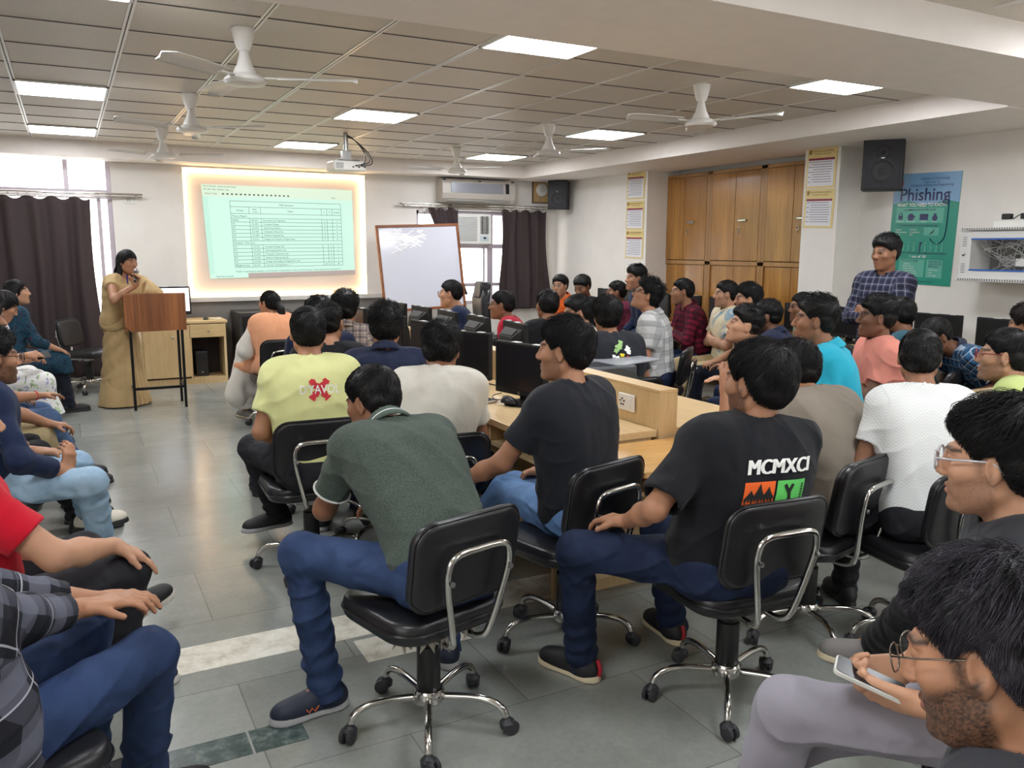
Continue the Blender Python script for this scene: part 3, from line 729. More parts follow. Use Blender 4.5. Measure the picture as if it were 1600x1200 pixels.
def rack():
    o = empty('network_cabinet', (XR2 - 0.17, 4.02, 1.38), -PI / 2, 'light grey wall network cabinet with glass door showing tangled cables', 'network cabinet')
    LG = plain('light_grey_metal', (204, 204, 202), 0.4); W, H, D = 0.72, 0.38, 0.34
    c = MB(); th = 0.015
    c.span((-W / 2 + 0.09, D / 2 - th, 0.06), (W / 2 - 0.05, D / 2, H - 0.06)); c.span((-W / 2, -D / 2, 0.003), (-W / 2 + 0.09, D / 2, H - 0.003)); c.span((W / 2 - 0.05, -D / 2, 0.003), (W / 2, D / 2, H - 0.003)); c.span((-W / 2 + 0.09, -D / 2, 0.003), (W / 2 - 0.05, D / 2, 0.06)); c.span((-W / 2 + 0.09, -D / 2, H - 0.06), (W / 2 - 0.05, D / 2, H - 0.003))
    c.build('casing', LG, o)
    l = MB(); l.box((0, -0.01, H + 0.012), (W + 0.02, D + 0.03, 0.02)); l.box((0, -0.01, -0.012), (W + 0.04, D + 0.03, 0.03)); l.build('cornice', LG, o, bevel=0.004)
    vs = [MB() for _ in range(4)]
    for k in range(34):
        vs[0].box((-W / 2 + 0.02 + k * 0.0205, -D / 2 - 0.025, H + 0.012), (0.008, 0.004, 0.014)); vs[1].box((-W / 2 + 0.02 + k * 0.0205, -D / 2 - 0.025, -0.012), (0.008, 0.004, 0.018))
    for k in range(5):
        vs[2].box((-W / 2 + 0.035, -D / 2 - 0.001, H * 0.68 + k * 0.017), (0.035, 0.003, 0.005)); vs[3].box((-W / 2 + 0.035, -D / 2 - 0.001, H * 0.12 + k * 0.017), (0.035, 0.003, 0.005))
    for v in vs: v.build('vent_slot', plain('slot_grey', (92, 92, 90), 0.5), o)
    MB().lathe([(0.014, 0), (0.014, 0.008), (0, 0.009)], 16, (-W / 2 + 0.035, -D / 2, H * 0.5), rotm(PI / 2)).build('lock', CHROME, o)
    b = MB(); b.span((-W / 2 + 0.09, -D / 2 - 0.006, 0.06), (W / 2 - 0.05, -D / 2 - 0.001, 0.073)); b.span((-W / 2 + 0.09, -D / 2 - 0.006, H - 0.073), (W / 2 - 0.05, -D / 2 - 0.001, H - 0.06)); b.build('blue_trim', plain('trim_blue', (40, 92, 170), 0.4), o)
    MB().span((-W / 2 + 0.09, -D / 2, 0.07), (W / 2 - 0.05, -D / 2 + 0.003, H - 0.07)).build('glass_door', GLASS, o)
    MB().span((-W / 2 + 0.09, 0.1, 0.06), (W / 2 - 0.05, 0.11, H - 0.06)).build('patch_panel', BLACKP, o)
    s = MB(); s.span((0.05, -0.08, 0.1), (0.28, 0.1, 0.16)); s.build('network_switch', WHITEP, o, bevel=0.003)
    r = random.Random(7); cb = MB()
    for k in range(34):
        a = np.array([r.uniform(-0.24, 0.26), 0.09, r.uniform(0.08, 0.3)]); b_ = np.array([r.uniform(-0.24, 0.26), 0.06, r.uniform(0.08, 0.3)])
        cb.tube(bez([a, (a + b_) / 2 + np.array([r.uniform(-0.1, 0.1), -0.16 - r.uniform(0, 0.06), r.uniform(-0.1, 0.12)]), b_], 14), 0.0035, 5)
    cb.build('cables', plain('cable_grey', (176, 176, 176), 0.5), o, smooth=True)
    MB().box((0.05, 0.02, H + 0.05), (0.42, 0.2, 0.055)).build('top_unit', WHITEP, o, bevel=0.004)
    for x in (-0.08, 0.07):
        MB().box((x, -0.03, H + 0.11), (0.07, 0.05, 0.045)).build('power_adapter', BLACKP, o, bevel=0.006)
    MB().tube(bez([(-0.05, -0.03, H + 0.11), (-0.02, -0.05, H + 0.09), (0.03, -0.05, H + 0.12), (0.06, -0.03, H + 0.11)], 16), 0.004, 6).build('cable', BLACKP, o)
rack()
# ------------------------------------------------------------------ furniture
LAM = wood('pale_laminate', (196, 164, 116), (222, 196, 152), 'Y', 3, 0.35, 90, 0.08)
LAMX = wood('pale_laminate_cross', (190, 158, 108), (216, 190, 144), 'X', 3, 0.4, 90, 0.08)
LAMZ = wood('pale_laminate_upright', (196, 166, 118), (220, 194, 150), 'Z', 3, 0.4, 90, 0.08)
OAK = wood('orange_oak_laminate', (198, 148, 84), (226, 180, 116), 'X', 3, 0.25, 60, 0.08, coat=0.3)
TEAK = wood('teak_veneer', (108, 62, 32), (158, 100, 58), 'Z', 9, 0.4, 60, 0.03)

def lectern():
    o = empty('lectern', (0.735, 8.82, 0), 0, 'teak-faced lectern on black square tube legs before the speaker', 'lectern')
    W, D = 0.56, 0.42
    P = [(-W / 2 + 0.05, 0.78), (W / 2, 0.785), (W / 2, 1.145), (-W / 2, 1.145), (-W / 2, 0.84)]
    MB().prism([(a, b - 0.78) for a, b in P], (0, 0.02, 0.78), (1, 0, 0), (0, 0, 1), 0.02).build('front_panel', TEAK, o, bevel=0.003)
    m = MB()
    for s in (-1, 1): m.prism([(0.02, 0), (D - 0.06, 0), (D, 0.1), (D, 0.30), (0.02, 0.36)], (s * (W / 2 - 0.01) - 0.009, 0, 0.785), (0, 1, 0), (0, 0, 1), 0.018)
    m.build('side_panel', TEAK, o)
    MB().box((0, D / 2 + 0.01, 1.11), (W, D, 0.018), rotm(-0.16)).build('top', TEAK, o, bevel=0.004)
    for sx in (-1, 1):
        for y in (0.035, D - 0.03): MB().span((sx * (W / 2 - 0.045) - 0.013, y - 0.013, 0), (sx * (W / 2 - 0.045) + 0.013, y + 0.013, 0.79)).build('leg', BLACKM, o, bevel=0.002)
    m = MB(); m.span((-W / 2 + 0.05, 0.022, 0.20), (W / 2 - 0.05, 0.048, 0.226))
    m.build('front_rail', BLACKM, o)
    for sx in (-1, 1): MB().span((sx * (W / 2 - 0.045) - 0.01, 0.04, 0.2), (sx * (W / 2 - 0.045) + 0.01, D - 0.03, 0.226)).build('side_rail', BLACKM, o)
lectern()

def teacher_desk():
    o = empty('teacher_desk', (1.12, 10.32, 0), 0, 'pale wood desk with drawer and open bay behind the lectern', 'desk')
    MB().span((-0.45, -0.02, 0.715), (0.52, 0.5, 0.745)).build('top', LAMX, o, bevel=0.004)
    c = MB(); c.span((-0.43, 0.0, 0.0), (0.5, 0.48, 0.07)); c.span((0.475, 0, 0.07), (0.5, 0.48, 0.715)); c.span((-0.43, 0, 0.07), (-0.41, 0.48, 0.715)); c.span((0.09, 0, 0.07), (0.11, 0.48, 0.715)); c.span((-0.43, 0.46, 0.07), (0.5, 0.48, 0.715))
    c.build('carcass', LAMZ, o)
    d = MB().span((-0.41, -0.018, 0.09), (0.09, 0.0, 0.7)).build('door', LAMZ, o, bevel=0.003)
    MB().lathe([(0, 0), (0.006, 0), (0.006, 0.014), (0.016, 0.018), (0.014, 0.028), (0, 0.03)], 16, (-0.1, -0.018, 0.56), rotm(PI / 2)).build('knob', CHROME, d, smooth=True)
    d = MB().span((0.095, -0.018, 0.55), (0.49, 0.0, 0.705)).build('drawer', LAMX, o, bevel=0.003)
    MB().lathe([(0, 0), (0.006, 0), (0.006, 0.014), (0.016, 0.018), (0.014, 0.028), (0, 0.03)], 16, (0.3, -0.018, 0.625), rotm(PI / 2)).build('knob', CHROME, d, smooth=True)
    MB().span((0.11, 0.40, 0.07), (0.475, 0.44, 0.55)).build('bay_back', plain('bay_brown', (40, 28, 26), 0.7), o)
    t = empty('computer_tower', (1.36, 10.5, 0.07), 0, 'small black computer tower inside the open bay of the teacher desk', 'computer')
    MB().span((-0.08, -0.06, 0.0), (0.06, 0.2, 0.3)).build('case', BLACKP, t, bevel=0.01)
    MB().lathe([(0, 0), (0.012, 0), (0.012, 0.004), (0, 0.004)], 14, (-0.01, -0.06, 0.05), rotm(PI / 2)).build('power_button', STEEL, t)
    m = empty('computer_mouse', (1.42, 10.45, 0.745), 0, 'black mouse on the teacher desk', 'mouse')
    MB().lathe([(0.03, 0), (0.033, 0.012), (0.02, 0.03), (0, 0.034)], 16).build('shell', BLACKP, m, smooth=True)
    for k, (x, y) in enumerate(((1.5, 10.5), (1.55, 10.42), (1.58, 10.5))):
        b = MB().lathe([(0.03, 0), (0.036, 0.008), (0.034, 0.012), (0, 0.012)], 18).build('small_dish', plain('dish_white', (222, 216, 200), 0.4), None, smooth=True)
        b.location = (x, y, 0.745); tag(b, ('small pale dish nearest the mouse', 'small pale dish at the front edge of the teacher desk', 'small pale dish at the right corner of the teacher desk')[k], 'dish', 'small dishes on the teacher desk')
teacher_desk()

def black_cupboard():
    o = empty('equipment_cabinet', (2.12, 10.62, 0), 0, 'low black metal cabinet under the projection screen', 'cabinet')
    MB().span((-0.34, -0.3, 0.03), (0.34, 0.26, 0.82)).build('body', plain('black_cabinet_metal', (40, 40, 42), 0.45), o, bevel=0.006)
    MB().span((-0.3, -0.312, 0.08), (0.3, -0.3, 0.78)).build('door', BLACKM, o, bevel=0.004)
    MB().box((-0.2, -0.322, 0.66), (0.1, 0.02, 0.018)).build('handle', STEEL, o, bevel=0.004)
black_cupboard()

SCREENM = plain('dark_monitor_screen', (30, 29, 31), 0.22, spec=0.4)
STICK = plain('white_sticker', (222, 222, 222), 0.5)
MON = plain('monitor_black_plastic', (24, 23, 24), 0.62, spec=0.3)
def make_monitor(crt_back=True):
    o = empty('computer_monitor')
    W, H = 0.42, 0.292
    MB().box((0, 0.0, 0.196), (W, 0.035, H)).build('casing', MON, o, bevel=0.008)
    MB().box((0, -0.018, 0.206), (W - 0.034, 0.004, H - 0.05)).build('screen', SCREENM, o)
    MB().lathe([(0.0, 0), (0.009, 0), (0.009, 0.002), (0, 0.002)], 16, (0, -0.018, 0.066), rotm(PI / 2)).build('badge', STEEL, o)
    st = MB(); st.box((-0.04, 0.0, 0.343), (0.06, 0.03, 0.004)); st.build('sticker', STICK, o)
    MB().box((0.13, 0.0, 0.343), (0.05, 0.03, 0.004)).build('sticker', STICK, o)
    b = MB(); b.prism([(-0.14, -0.10), (0.14, -0.10), (0.14, 0.07), (-0.14, 0.07)], (0, 0.017, 0.2), (1, 0, 0), (0, 0, 1), -0.03)
    b.add([(-0.17, 0.017, 0.08), (0.17, 0.017, 0.08), (0.17, 0.017, 0.30), (-0.17, 0.017, 0.30), (-0.125, 0.095, 0.1), (0.125, 0.095, 0.1), (0.125, 0.075, 0.245), (-0.125, 0.075, 0.245)], [(0, 1, 5, 4), (1, 2, 6, 5), (2, 3, 7, 6), (3, 0, 4, 7), (4, 5, 6, 7)])
    bk = b.build('rear_housing', MON, o, bevel=0.004)
    v = MB()
    for k in range(14): v.box((-0.1 + k * 0.0154, 0.05, 0.278), (0.008, 0.06, 0.004), rotm(-0.76))
    v.build('vent', plain('vent_grey', (62, 62, 64), 0.5), bk)
    MB().box((0, 0.03, 0.06), (0.07, 0.025, 0.12)).build('neck', MON, o, bevel=0.006)
    MB().lathe([(0.0, 0), (0.115, 0), (0.118, 0.006), (0.1, 0.014), (0.03, 0.02), (0, 0.022)], 32, (0, 0.03, 0)).build('base', MON, o, smooth=True)
    return o
def copy_tree(o, parent=None):
    c = o.copy(); COL.objects.link(c); c.parent = parent
    for ch in list(o.children): copy_tree(ch, c)
    return c
MON0 = make_monitor(); _mon_used = [0]
def monitor(x, y, z, az, label, group):
    o = MON0 if _mon_used[0] == 0 else copy_tree(MON0); _mon_used[0] += 1
    o.location = (x, y, z); o.rotation_euler = (0, 0, az); tag(o, label, 'monitor', group); return o

# centre desk island, a low partition along its middle
def island(side, x0, x1, y0, y1, label):
    s = -1 if side == 'l' else 1
    o = empty('computer_desk', ((x0 + x1) / 2, (y0 + y1) / 2, 0), 0, label, 'desk', 'computer desks along the centre partition')
    W, L = x1 - x0, y1 - y0
    MB().span((-W / 2, -L / 2, 0.715), (W / 2, L / 2, 0.75)).build('top', LAM, o, bevel=0.003)
    xe = s * (W / 2 - 0.03)
    n = int(L / 0.62)
    k0 = MB(); k0.span((min(xe, xe - s * 0.3), -L / 2 + 0.03, 0.6), (max(xe, xe - s * 0.3), L / 2 - 0.02, 0.618)); k0.build('keyboard_shelf', LAM, o)
    for k in range(n + 1):
        y = -L / 2 + 0.02 + (L - 0.04) * k / n
        MB().span((min(xe, -s * W / 2 * 0.9), y - 0.01, 0.0), (max(xe, -s * W / 2 * 0.9), y + 0.01, 0.715)).build('upright', LAMZ, o)
    MB().span((-s * (W / 2 - 0.02) - 0.01, -L / 2 + 0.03, 0.08), (-s * (W / 2 - 0.02) + 0.01, L / 2 - 0.03, 0.71)).build('back_panel', LAMZ, o)
    return o
YI0, YI1 = 3.09, 8.3
island('l', 1.84, 2.43, YI0, YI1, 'long pale computer desk on the aisle side of the centre partition')
island('r', 2.54, 3.13, YI0, YI1, 'long pale computer desk on the far side of the centre partition')
o = empty('desk_partition', (2.485, (YI0 + YI1) / 2, 0), 0, 'low pale wood partition running between the two centre desks', 'partition')
MB().span((-0.053, -(YI1 - YI0) / 2 - 0.01, 0.0), (0.053, (YI1 - YI0) / 2, 0.925)).build('panel', LAMZ, o)
MB().span((-0.054, -(YI1 - YI0) / 2 - 0.012, 0.925), (0.054, (YI1 - YI0) / 2, 0.942)).build('cap', LAM, o, bevel=0.002)
# small oak table with a keyboard tray at the near end
o = empty('side_table', (2.35, 2.82, 0), 0, 'orange oak table with a cut corner at the near end of the desks', 'table')
P = [(-0.46, -0.04), (-0.40, -0.2), (-0.36, -0.225), (0.46, -0.225), (0.5, -0.2), (0.5, 0.235), (-0.46, 0.235)]
MB().prism(P, (0, 0, 0.69), (1, 0, 0), (0, 1, 0), 0.024).build('top', OAK, o, bevel=0.003)
MB().span((-0.40, -0.16, 0.6), (-0.385, 0.15, 0.685)).build('tray_side', OAK, o)
MB().span((-0.37, -0.17, 0.60), (0.3, 0.14, 0.614)).build('keyboard_tray', OAK, o)
MB().span((-0.43, 0.0, 0.65), (-0.37, 0.14, 0.672)).build('tray_runner', BLACKM, o)
for x in (-0.43, 0.44):
    for y in (0.205,): MB().span((x - 0.018, y - 0.018, 0), (x + 0.018, y + 0.018, 0.69)).build('leg', BLACKM, o)
MB().span((-0.38, 0.19, 0.1), (0.42, 0.2, 0.69)).build('back_panel', LAMZ, o)

# desk row along the right wall and the small desk at far right
o = empty('wall_desk', (6.52, 6.2, 0), 0, 'long pale desk against the right wall carrying a row of monitors', 'desk')
MB().span((-0.34, -3.2, 0.7), (0.0, 4.1, 0.73)).build('top', LAM, o, bevel=0.003)
MB().span((0.0, -3.2, 0.7), (0.31, -0.55, 0.73)).build('top_extension', LAM, o)
for k in range(9): MB().span((-0.32, -3.15 + 0.88 * k, 0), (-0.01, -3.13 + 0.88 * k, 0.7)).build('upright', LAMZ, o)
wm = [9.35, 8.75, 8.2, 7.66, 7.08, 6.5, 5.95, 5.42, 4.95, 4.5, 3.95, 3.45]
for k, y in enumerate(wm):
    monitor(6.42 if y > 5.6 else 6.48, y, 0.73, PI / 2 * -1 + (0.06 if k % 2 else -0.04),
            ['dark monitor at the far end of the wall desk, in the corner', 'dark monitor on the wall desk behind the youth in orange', 'dark monitor on the wall desk left of the standing-height youth in navy', 'dark monitor on the wall desk behind the grey checked shirt', 'dark monitor on the wall desk just right of the maroon checked shirt', 'dark monitor on the wall desk behind the tie-dye T-shirt', 'dark monitor on the wall desk below the pillar of two notices', 'dark monitor on the wall desk just left of the standing man', 'dark monitor on the wall desk behind the standing man', 'wide dark monitor above the man bending over', 'dark monitor on the wall desk at the right edge of the picture', 'dark monitor on the wall desk past the right edge of the picture'][k], 'monitors on the wall desk')
o = empty('low_shelf_desk', (5.28, 2.5, 0), 0, 'small pale desk with an open shelf beside the red-framed glasses', 'desk')
MB().span((-0.5, -0.7, 0.715), (0.4, 0.64, 0.75)).build('top', LAM, o, bevel=0.003)
MB().span((-0.48, -0.68, 0.58), (0.3, 0.6, 0.605)).build('shelf', LAM, o)
MB().span((-0.5, 0.6, 0.0), (0.3, 0.64, 0.715)).build('side_panel', LAMZ, o)
MB().span((-0.5, -0.7, 0.0), (0.3, -0.66, 0.715)).build('side_panel', LAMZ, o)
MB().span((0.28, -0.66, 0.1), (0.3, 0.6, 0.71)).build('back_panel', LAMZ, o)

MON_L = [(2.16, 3.95, 0.20, 'dark monitor with white sticker at the near end of the aisle-side desk'), (2.16, 4.68, 0.42, 'dark monitor turned towards the camera, behind the notebook on the desk'),
         (2.2, 5.42, 0.12, 'third dark monitor from the near end, above the white T-shirt'), (2.2, 6.1, 0.1, 'fourth dark monitor on the aisle-side desk, right of the navy T-shirt'), (2.2, 7.0, 0.05, 'fifth dark monitor on the aisle-side desk, paler in the light')]
for x, y, a, l in MON_L: monitor(x, y, 0.75, -PI / 2 + a, l, 'monitors facing the aisle')
MON_R = [(2.75, 5.12, -0.12, 'black monitor seen from behind, nearest on the far-side desk'), (2.75, 5.72, -0.08, 'black monitor seen from behind, second on the far-side desk'),
         (2.75, 6.3, -0.05, 'black monitor seen from behind, third on the far-side desk'), (2.75, 6.88, 0.0, 'black monitor seen from behind, fourth on the far-side desk'), (2.75, 7.48, 0.0, 'black monitor seen from behind, farthest on the far-side desk')]
for x, y, a, l in MON_R: monitor(x, y, 0.75, PI / 2 + a, l, 'monitors facing the far side')
lm = monitor(1.05, 10.62, 0.745, 0.1, 'lit white monitor behind the lectern', None); lm.scale = (1.12, 1.0, 1.14)
for ch in list(lm.children):
    if ch.name.startswith('screen'):
        ch.data = ch.data.copy(); ch.data.materials[0] = emit('lit_monitor', (226, 230, 240), 0.85)

def mouse(x, y, z, rz, label):
    o = empty('computer_mouse', (x, y, z), rz, label, 'mouse')
    def fn(s, t):
        a = 2 * PI * t; r = math.sin(s * PI / 2)
        return (0.032 * r * math.cos(a), 0.055 * r * math.sin(a), 0.038 * math.cos(s * PI / 2) * (1 + 0.2 * math.sin(a) * r))
    MB().grid(fn, 10, 24).build('shell', BLACKP, o, smooth=True)
    MB().box((0, 0.03, 0.031), (0.008, 0.02, 0.01)).build('wheel', plain('grey_plastic', (150, 148, 144), 0.4), o)
    MB().tube(bez([(0, 0.055, 0.01), (0.02, 0.12, 0.004), (0.1, 0.2, 0.004), (0.2, 0.22, 0.004)], 16), 0.003, 6).build('cable', BLACKP, o)
mouse(2.08, 3.94, 0.768, 0.4, 'black mouse on the round base of the nearest monitor')
def slab(name, loc, rz, size, label, cat, mats, parts, tilt=(0, 0)):
    o = empty(name, loc, rz, label, cat); o.rotation_euler = (tilt[0], tilt[1], rz)
    MB().box((0, 0, size[2] / 2), size).build(parts[0], mats[0], o, bevel=min(size[2] * 0.4, 0.006), seg=3)
    MB().box((0, 0, size[2] + 0.0006), (size[0] * 0.93, size[1] * 0.94, 0.0016)).build(parts[1], mats[1], o)
    return o
PHS = plain('phone_glass', (14, 18, 28), 0.22, spec=0.35)
slab('notebook', (2.0, 4.12, 0.751), 0.35, (0.11, 0.15, 0.016), 'small black notebook with pale page edges on the desk', 'notebook', (plain('page_edge', (200, 192, 180), 0.6), BLACKP), ('pages', 'cover'))

def printer():
    o = empty('laser_printer', (2.86, 4.22, 0.75), 0.0, 'dark grey printer with a flat open tray beyond the partition', 'printer'); o.scale = (1, 1, 0.7)
    DG = plain('printer_grey', (84, 86, 92), 0.4); DK = plain('printer_dark', (58, 60, 64), 0.5)
    MB().span((-0.2, -0.12, 0.0), (0.2, 0.28, 0.21)).build('body', DG, o, bevel=0.018, seg=3)
    r = MB()
    for k in range(6): r.span((-0.17, -0.08 + 0.03 * k, 0.209), (0.05, -0.068 + 0.03 * k, 0.214))
    r.build('top_ridge', DK, o)
    P = [(-0.16, 0), (0.16, 0), (0.16, 0.1), (0.12, 0.17), (0.03, 0.20), (-0.08, 0.20), (-0.16, 0.18)]
    MB().prism(P, (0.03, -0.121, 0.0), (1, 0, 0), (0, 0, 1), 0.03).build('end_cover', DK, o, bevel=0.004)
    MB().box((0.24, 0.1, 0.215), (0.36, 0.34, 0.012), rotm(0, -0.06, 0.1)).build('paper_tray', plain('tray_grey', (150, 152, 160), 0.35), o, bevel=0.003)
printer()
m_ = empty('cable_coil', (2.2, 4.35, 0.752), 0, 'thin black cable lying on the desk between the two near monitors', 'cable')
MB().tube(bez([(0.1, 0.3, 0.004), (0.12, 0.15, 0.004), (0.06, 0.05, 0.004), (0.15, -0.05, 0.004), (0.16, -0.2, 0.004)], 24), 0.004, 6).build('wire', BLACKP, m_)

# ------------------------------------------------------------------ office chairs
VINYL = plain('black_vinyl', (26, 26, 29), 0.36, bump=0.12, bscale=150)
VINYLE = plain('vinyl_piping', (20, 20, 22), 0.3)
CASTER = plain('caster_plastic', (44, 44, 48), 0.5)
def pad(mb, w, d, th, fn, n=28, m=7):
    """soft cushion: rounded-rectangle outline swept into a lens; fn maps (a,b,c) to a point"""
    out = np.array(rrect(w, d, min(w, d) * 0.24, n // 4)); k = len(out)
    rings = []
    for j in range(m + 1):
        ph = -PI / 2 + PI * j / m; s = 1 - 0.10 * (1 - math.cos(ph) ** 0.6 if math.cos(ph) > 0 else 1); c = math.sin(ph) * th / 2
        rings.append([(p[0] * s, p[1] * s, c) for p in out])
    ce = [[(p[0] * q, p[1] * q, sg * th / 2 * (1 + 0.12 * (1 - q))) for p in out] for q, sg in ((0.02, -1), (0.45, -1), (0.7, -1))]
    cu = [[(p[0] * q, p[1] * q, th / 2 * (1 + 0.2 * (1 - q))) for p in out] for q in (0.7, 0.45, 0.02)]
    R = ce + rings + cu
    V = [fn(*p) for r in R for p in r]; F = []
    for i in range(len(R) - 1):
        for q in range(k): F.append((i * k + q, i * k + (q + 1) % k, (i + 1) * k + (q + 1) % k, (i + 1) * k + q))
    F.append(tuple(range(k - 1, -1, -1))); F.append(tuple((len(R) - 1) * k + q for q in range(k)))
    mb.add(V, F); return np.array([fn(p[0] * 1.0, p[1] * 1.0, 0.0) for p in out])
def make_chair():
    o = empty('office_chair')
    s = MB(); ring = pad(s, 0.45, 0.42, 0.075, lambda a, b, c: (a, b + 0.03, 0.425 + c - 0.02 * max(0, b - 0.12) * 6 * 0.3 + 0.12 * a * a))
    so = s.build('seat', VINYL, o, smooth=True, angle=180)
    MB().tube(ring * np.array([1, 1, 1]), 0.006, 6, True).build('piping', VINYLE, so, smooth=True)
    def bf(a, b, c): return (a, -0.215 + 0.55 * a * a - c - 0.16 * (b), 0.655 + b)
    b = MB(); ring = pad(b, 0.41, 0.29, 0.05, bf); bo = b.build('backrest', VINYL, o, smooth=True, angle=180)
    MB().tube(ring - np.array([0, 0.012, 0]), 0.007, 6, True).build('piping', VINYLE, bo, smooth=True)
    P = bez([(-0.05, 0.06, 0.372), (-0.055, -0.13, 0.366), (-0.06, -0.2, 0.375), (-0.075, -0.232, 0.42), (-0.115, -0.262, 0.59), (-0.118, -0.272, 0.665), (-0.09, -0.277, 0.70), (0, -0.277, 0.705), (0.09, -0.277, 0.70), (0.118, -0.272, 0.665), (0.115, -0.262, 0.59), (0.075, -0.232, 0.42), (0.06, -0.2, 0.375), (0.055, -0.13, 0.366), (0.05, 0.06, 0.372)], 84)
    fr = MB().tube(P, 0.0115, 10).build('back_frame', CHROME, o, smooth=True, angle=180)
    k = MB().box((0, -0.03, 0.375), (0.2, 0.2, 0.016)); k.box((0, -0.03, 0.36), (0.1, 0.12, 0.03)); k.build('seat_plate', STEEL, o, bevel=0.003)
    for x in (-0.1, 0.1): MB().lathe([(0, 0), (0.009, 0), (0.009, 0.006), (0, 0.008)], 10, (x * 1.15, -0.282, 0.62), rotm(PI / 2)).build('bolt', STEEL, fr)
    MB().tube([(0.05, -0.02, 0.362), (0.16, 0.0, 0.355), (0.22, 0.01, 0.36)], 0.006, 6).build('height_lever', BLACKP, o)
    MB().lathe([(0.036, 0.125), (0.04, 0.13), (0.04, 0.29), (0.032, 0.295), (0.032, 0.36)], 20).build('column', BLACKP, o, smooth=True)
    MB().lathe([(0.0, 0.085), (0.045, 0.085), (0.052, 0.095), (0.052, 0.125), (0.046, 0.135), (0, 0.135)], 20).build('hub', CHROME, o, smooth=True)
    for q in range(5):
        a = 2 * PI * q / 5 + 0.3; u = np.array([math.cos(a), math.sin(a), 0]); z = np.array([0, 0, 1.0])
        L = MB().tube(bez([u * 0.04 + z * 0.108, u * 0.15 + z * 0.118, u * 0.215 + z * 0.112, u * 0.255 + z * 0.09, u * 0.27 + z * 0.06], 22), 0.0125, 10).build('leg', CHROME, o, smooth=True, angle=180)
        w = np.array([-u[1], u[0], 0]); b2 = a + 0.8; d = np.array([math.cos(b2), math.sin(b2), 0]); e = np.array([-d[1], d[0], 0]); c0 = u * 0.272 + d * 0.012
        cm = MB(); Rw = np.array([d, z, e]).T
        for sgn in (-1, 1): cm.lathe([(0, -0.009), (0.017, -0.009), (0.0255, -0.006), (0.0255, 0.006), (0.017, 0.009), (0, 0.009)], 18, c0 + e * sgn * 0.0135 + z * 0.0257, Rw)
        cm.add(*(lambda m_: (np.vstack(m_.v), m_.f))(MB().lathe([(0.0, 0.03), (0.024, 0.026), (0.026, 0.044), (0.012, 0.058), (0.008, 0.066), (0, 0.066)], 12, u * 0.272)))
        cm.build('caster', CASTER, L, smooth=True)
    return o
CH0 = make_chair(); _ch_used = [0]
def chair(x, y, az, label, z=0.0, legrot=None):
    """az: compass direction the sitter faces, degrees clockwise from the front wall"""
    o = CH0 if _ch_used[0] == 0 else copy_tree(CH0); _ch_used[0] += 1
    o.location = (x, y, z); o.rotation_euler = (0, 0, -math.radians(az)); tag(o, label, 'chair', 'black office chairs'); return o
def torn_lining(o, seed):
    r = random.Random(seed); m = MB()
    for k in range(46):
        a = r.uniform(-2.6, 0.6); x, y = 0.205 * math.cos(a), 0.03 + 0.19 * math.sin(a); L = r.uniform(0.015, 0.06); w = r.uniform(0.004, 0.012); t = np.array([-math.sin(a), math.cos(a), 0]) * w; j = np.array([r.gauss(0, .008), r.gauss(0, .008), 0])
        z0 = 0.392 + 0.12 * x * x; p = np.array([x, y, z0]); m.add([p - t, p + t, p + t * 0.8 + j + [0, 0, -L * 0.6], p + j * 2 + [0, 0, -L]], [(0, 1, 2, 3)])
    m.build('torn_lining', plain('torn_foam', (150, 144, 134), 0.9), o, solid=0.002)
chair(0.14, 10.3, 122, 'empty black office chair in front of the long brown curtain')

def exec_chair():
    o = empty('high_back_chair', (3.52, 7.75, 0), 1.35, 'tall black high-back chair seen against the bright window', 'chair')
    b = MB(); pad(b, 0.46, 0.70, 0.09, lambda a, bb, c: (a, -0.24 + 0.25 * a * a - c - 0.12 * bb + 0.04 * math.sin(bb * 7), 0.86 + bb))
    b.build('backrest', VINYL, o, smooth=True, angle=180)
    b = MB(); pad(b, 0.30, 0.17, 0.09, lambda a, bb, c: (a, -0.235 + 0.2 * a * a - c * 1.2 - 0.1 * bb, 1.18 + bb)); b.build('headrest', VINYL, o, smooth=True, angle=180)
    s = MB(); pad(s, 0.5, 0.48, 0.1, lambda a, bb, c: (a, bb, 0.45 + c)); s.build('seat', VINYL, o, smooth=True, angle=180)
    MB().lathe([(0.035, 0.08), (0.035, 0.42)], 16).build('column', BLACKP, o)
    for q in range(5):
        a = 2 * PI * q / 5; u = np.array([math.cos(a), math.sin(a), 0])
        MB().tube([u * 0.03 + np.array([0, 0, 0.1]), u * 0.28 + np.array([0, 0, 0.06])], 0.02, 8).build('leg', BLACKP, o)
        MB().lathe([(0, -0.02), (0.03, -0.02), (0.03, 0.02), (0, 0.02)], 14, u * 0.28 + np.array([0, 0, 0.03]), rotm(PI / 2, 0, a)).build('caster', CASTER, o)
exec_chair()
# ------------------------------------------------------------------ organic surfaces: signed-distance shapes meshed as one skin
def cap(a, b, ra, rb=None, k=0.02, sq=None, sub=False):
    return ('c', np.asarray(a, float), np.asarray(b, float), float(ra), float(ra if rb is None else rb), k, sq, sub)
def ell(c, R, r, k=0.02, sub=False):
    return ('e', np.asarray(c, float), np.asarray(R, float), np.asarray(r, float), None, k, None, sub)
def rbox(c, R, hs, rad, k=0.01, sub=False):
    return ('b', np.asarray(c, float), np.asarray(R, float), np.asarray(hs, float), float(rad), k, None, sub)
def fnp(f, k=0.01, sub=False): return ('f', f, None, None, None, k, None, sub)

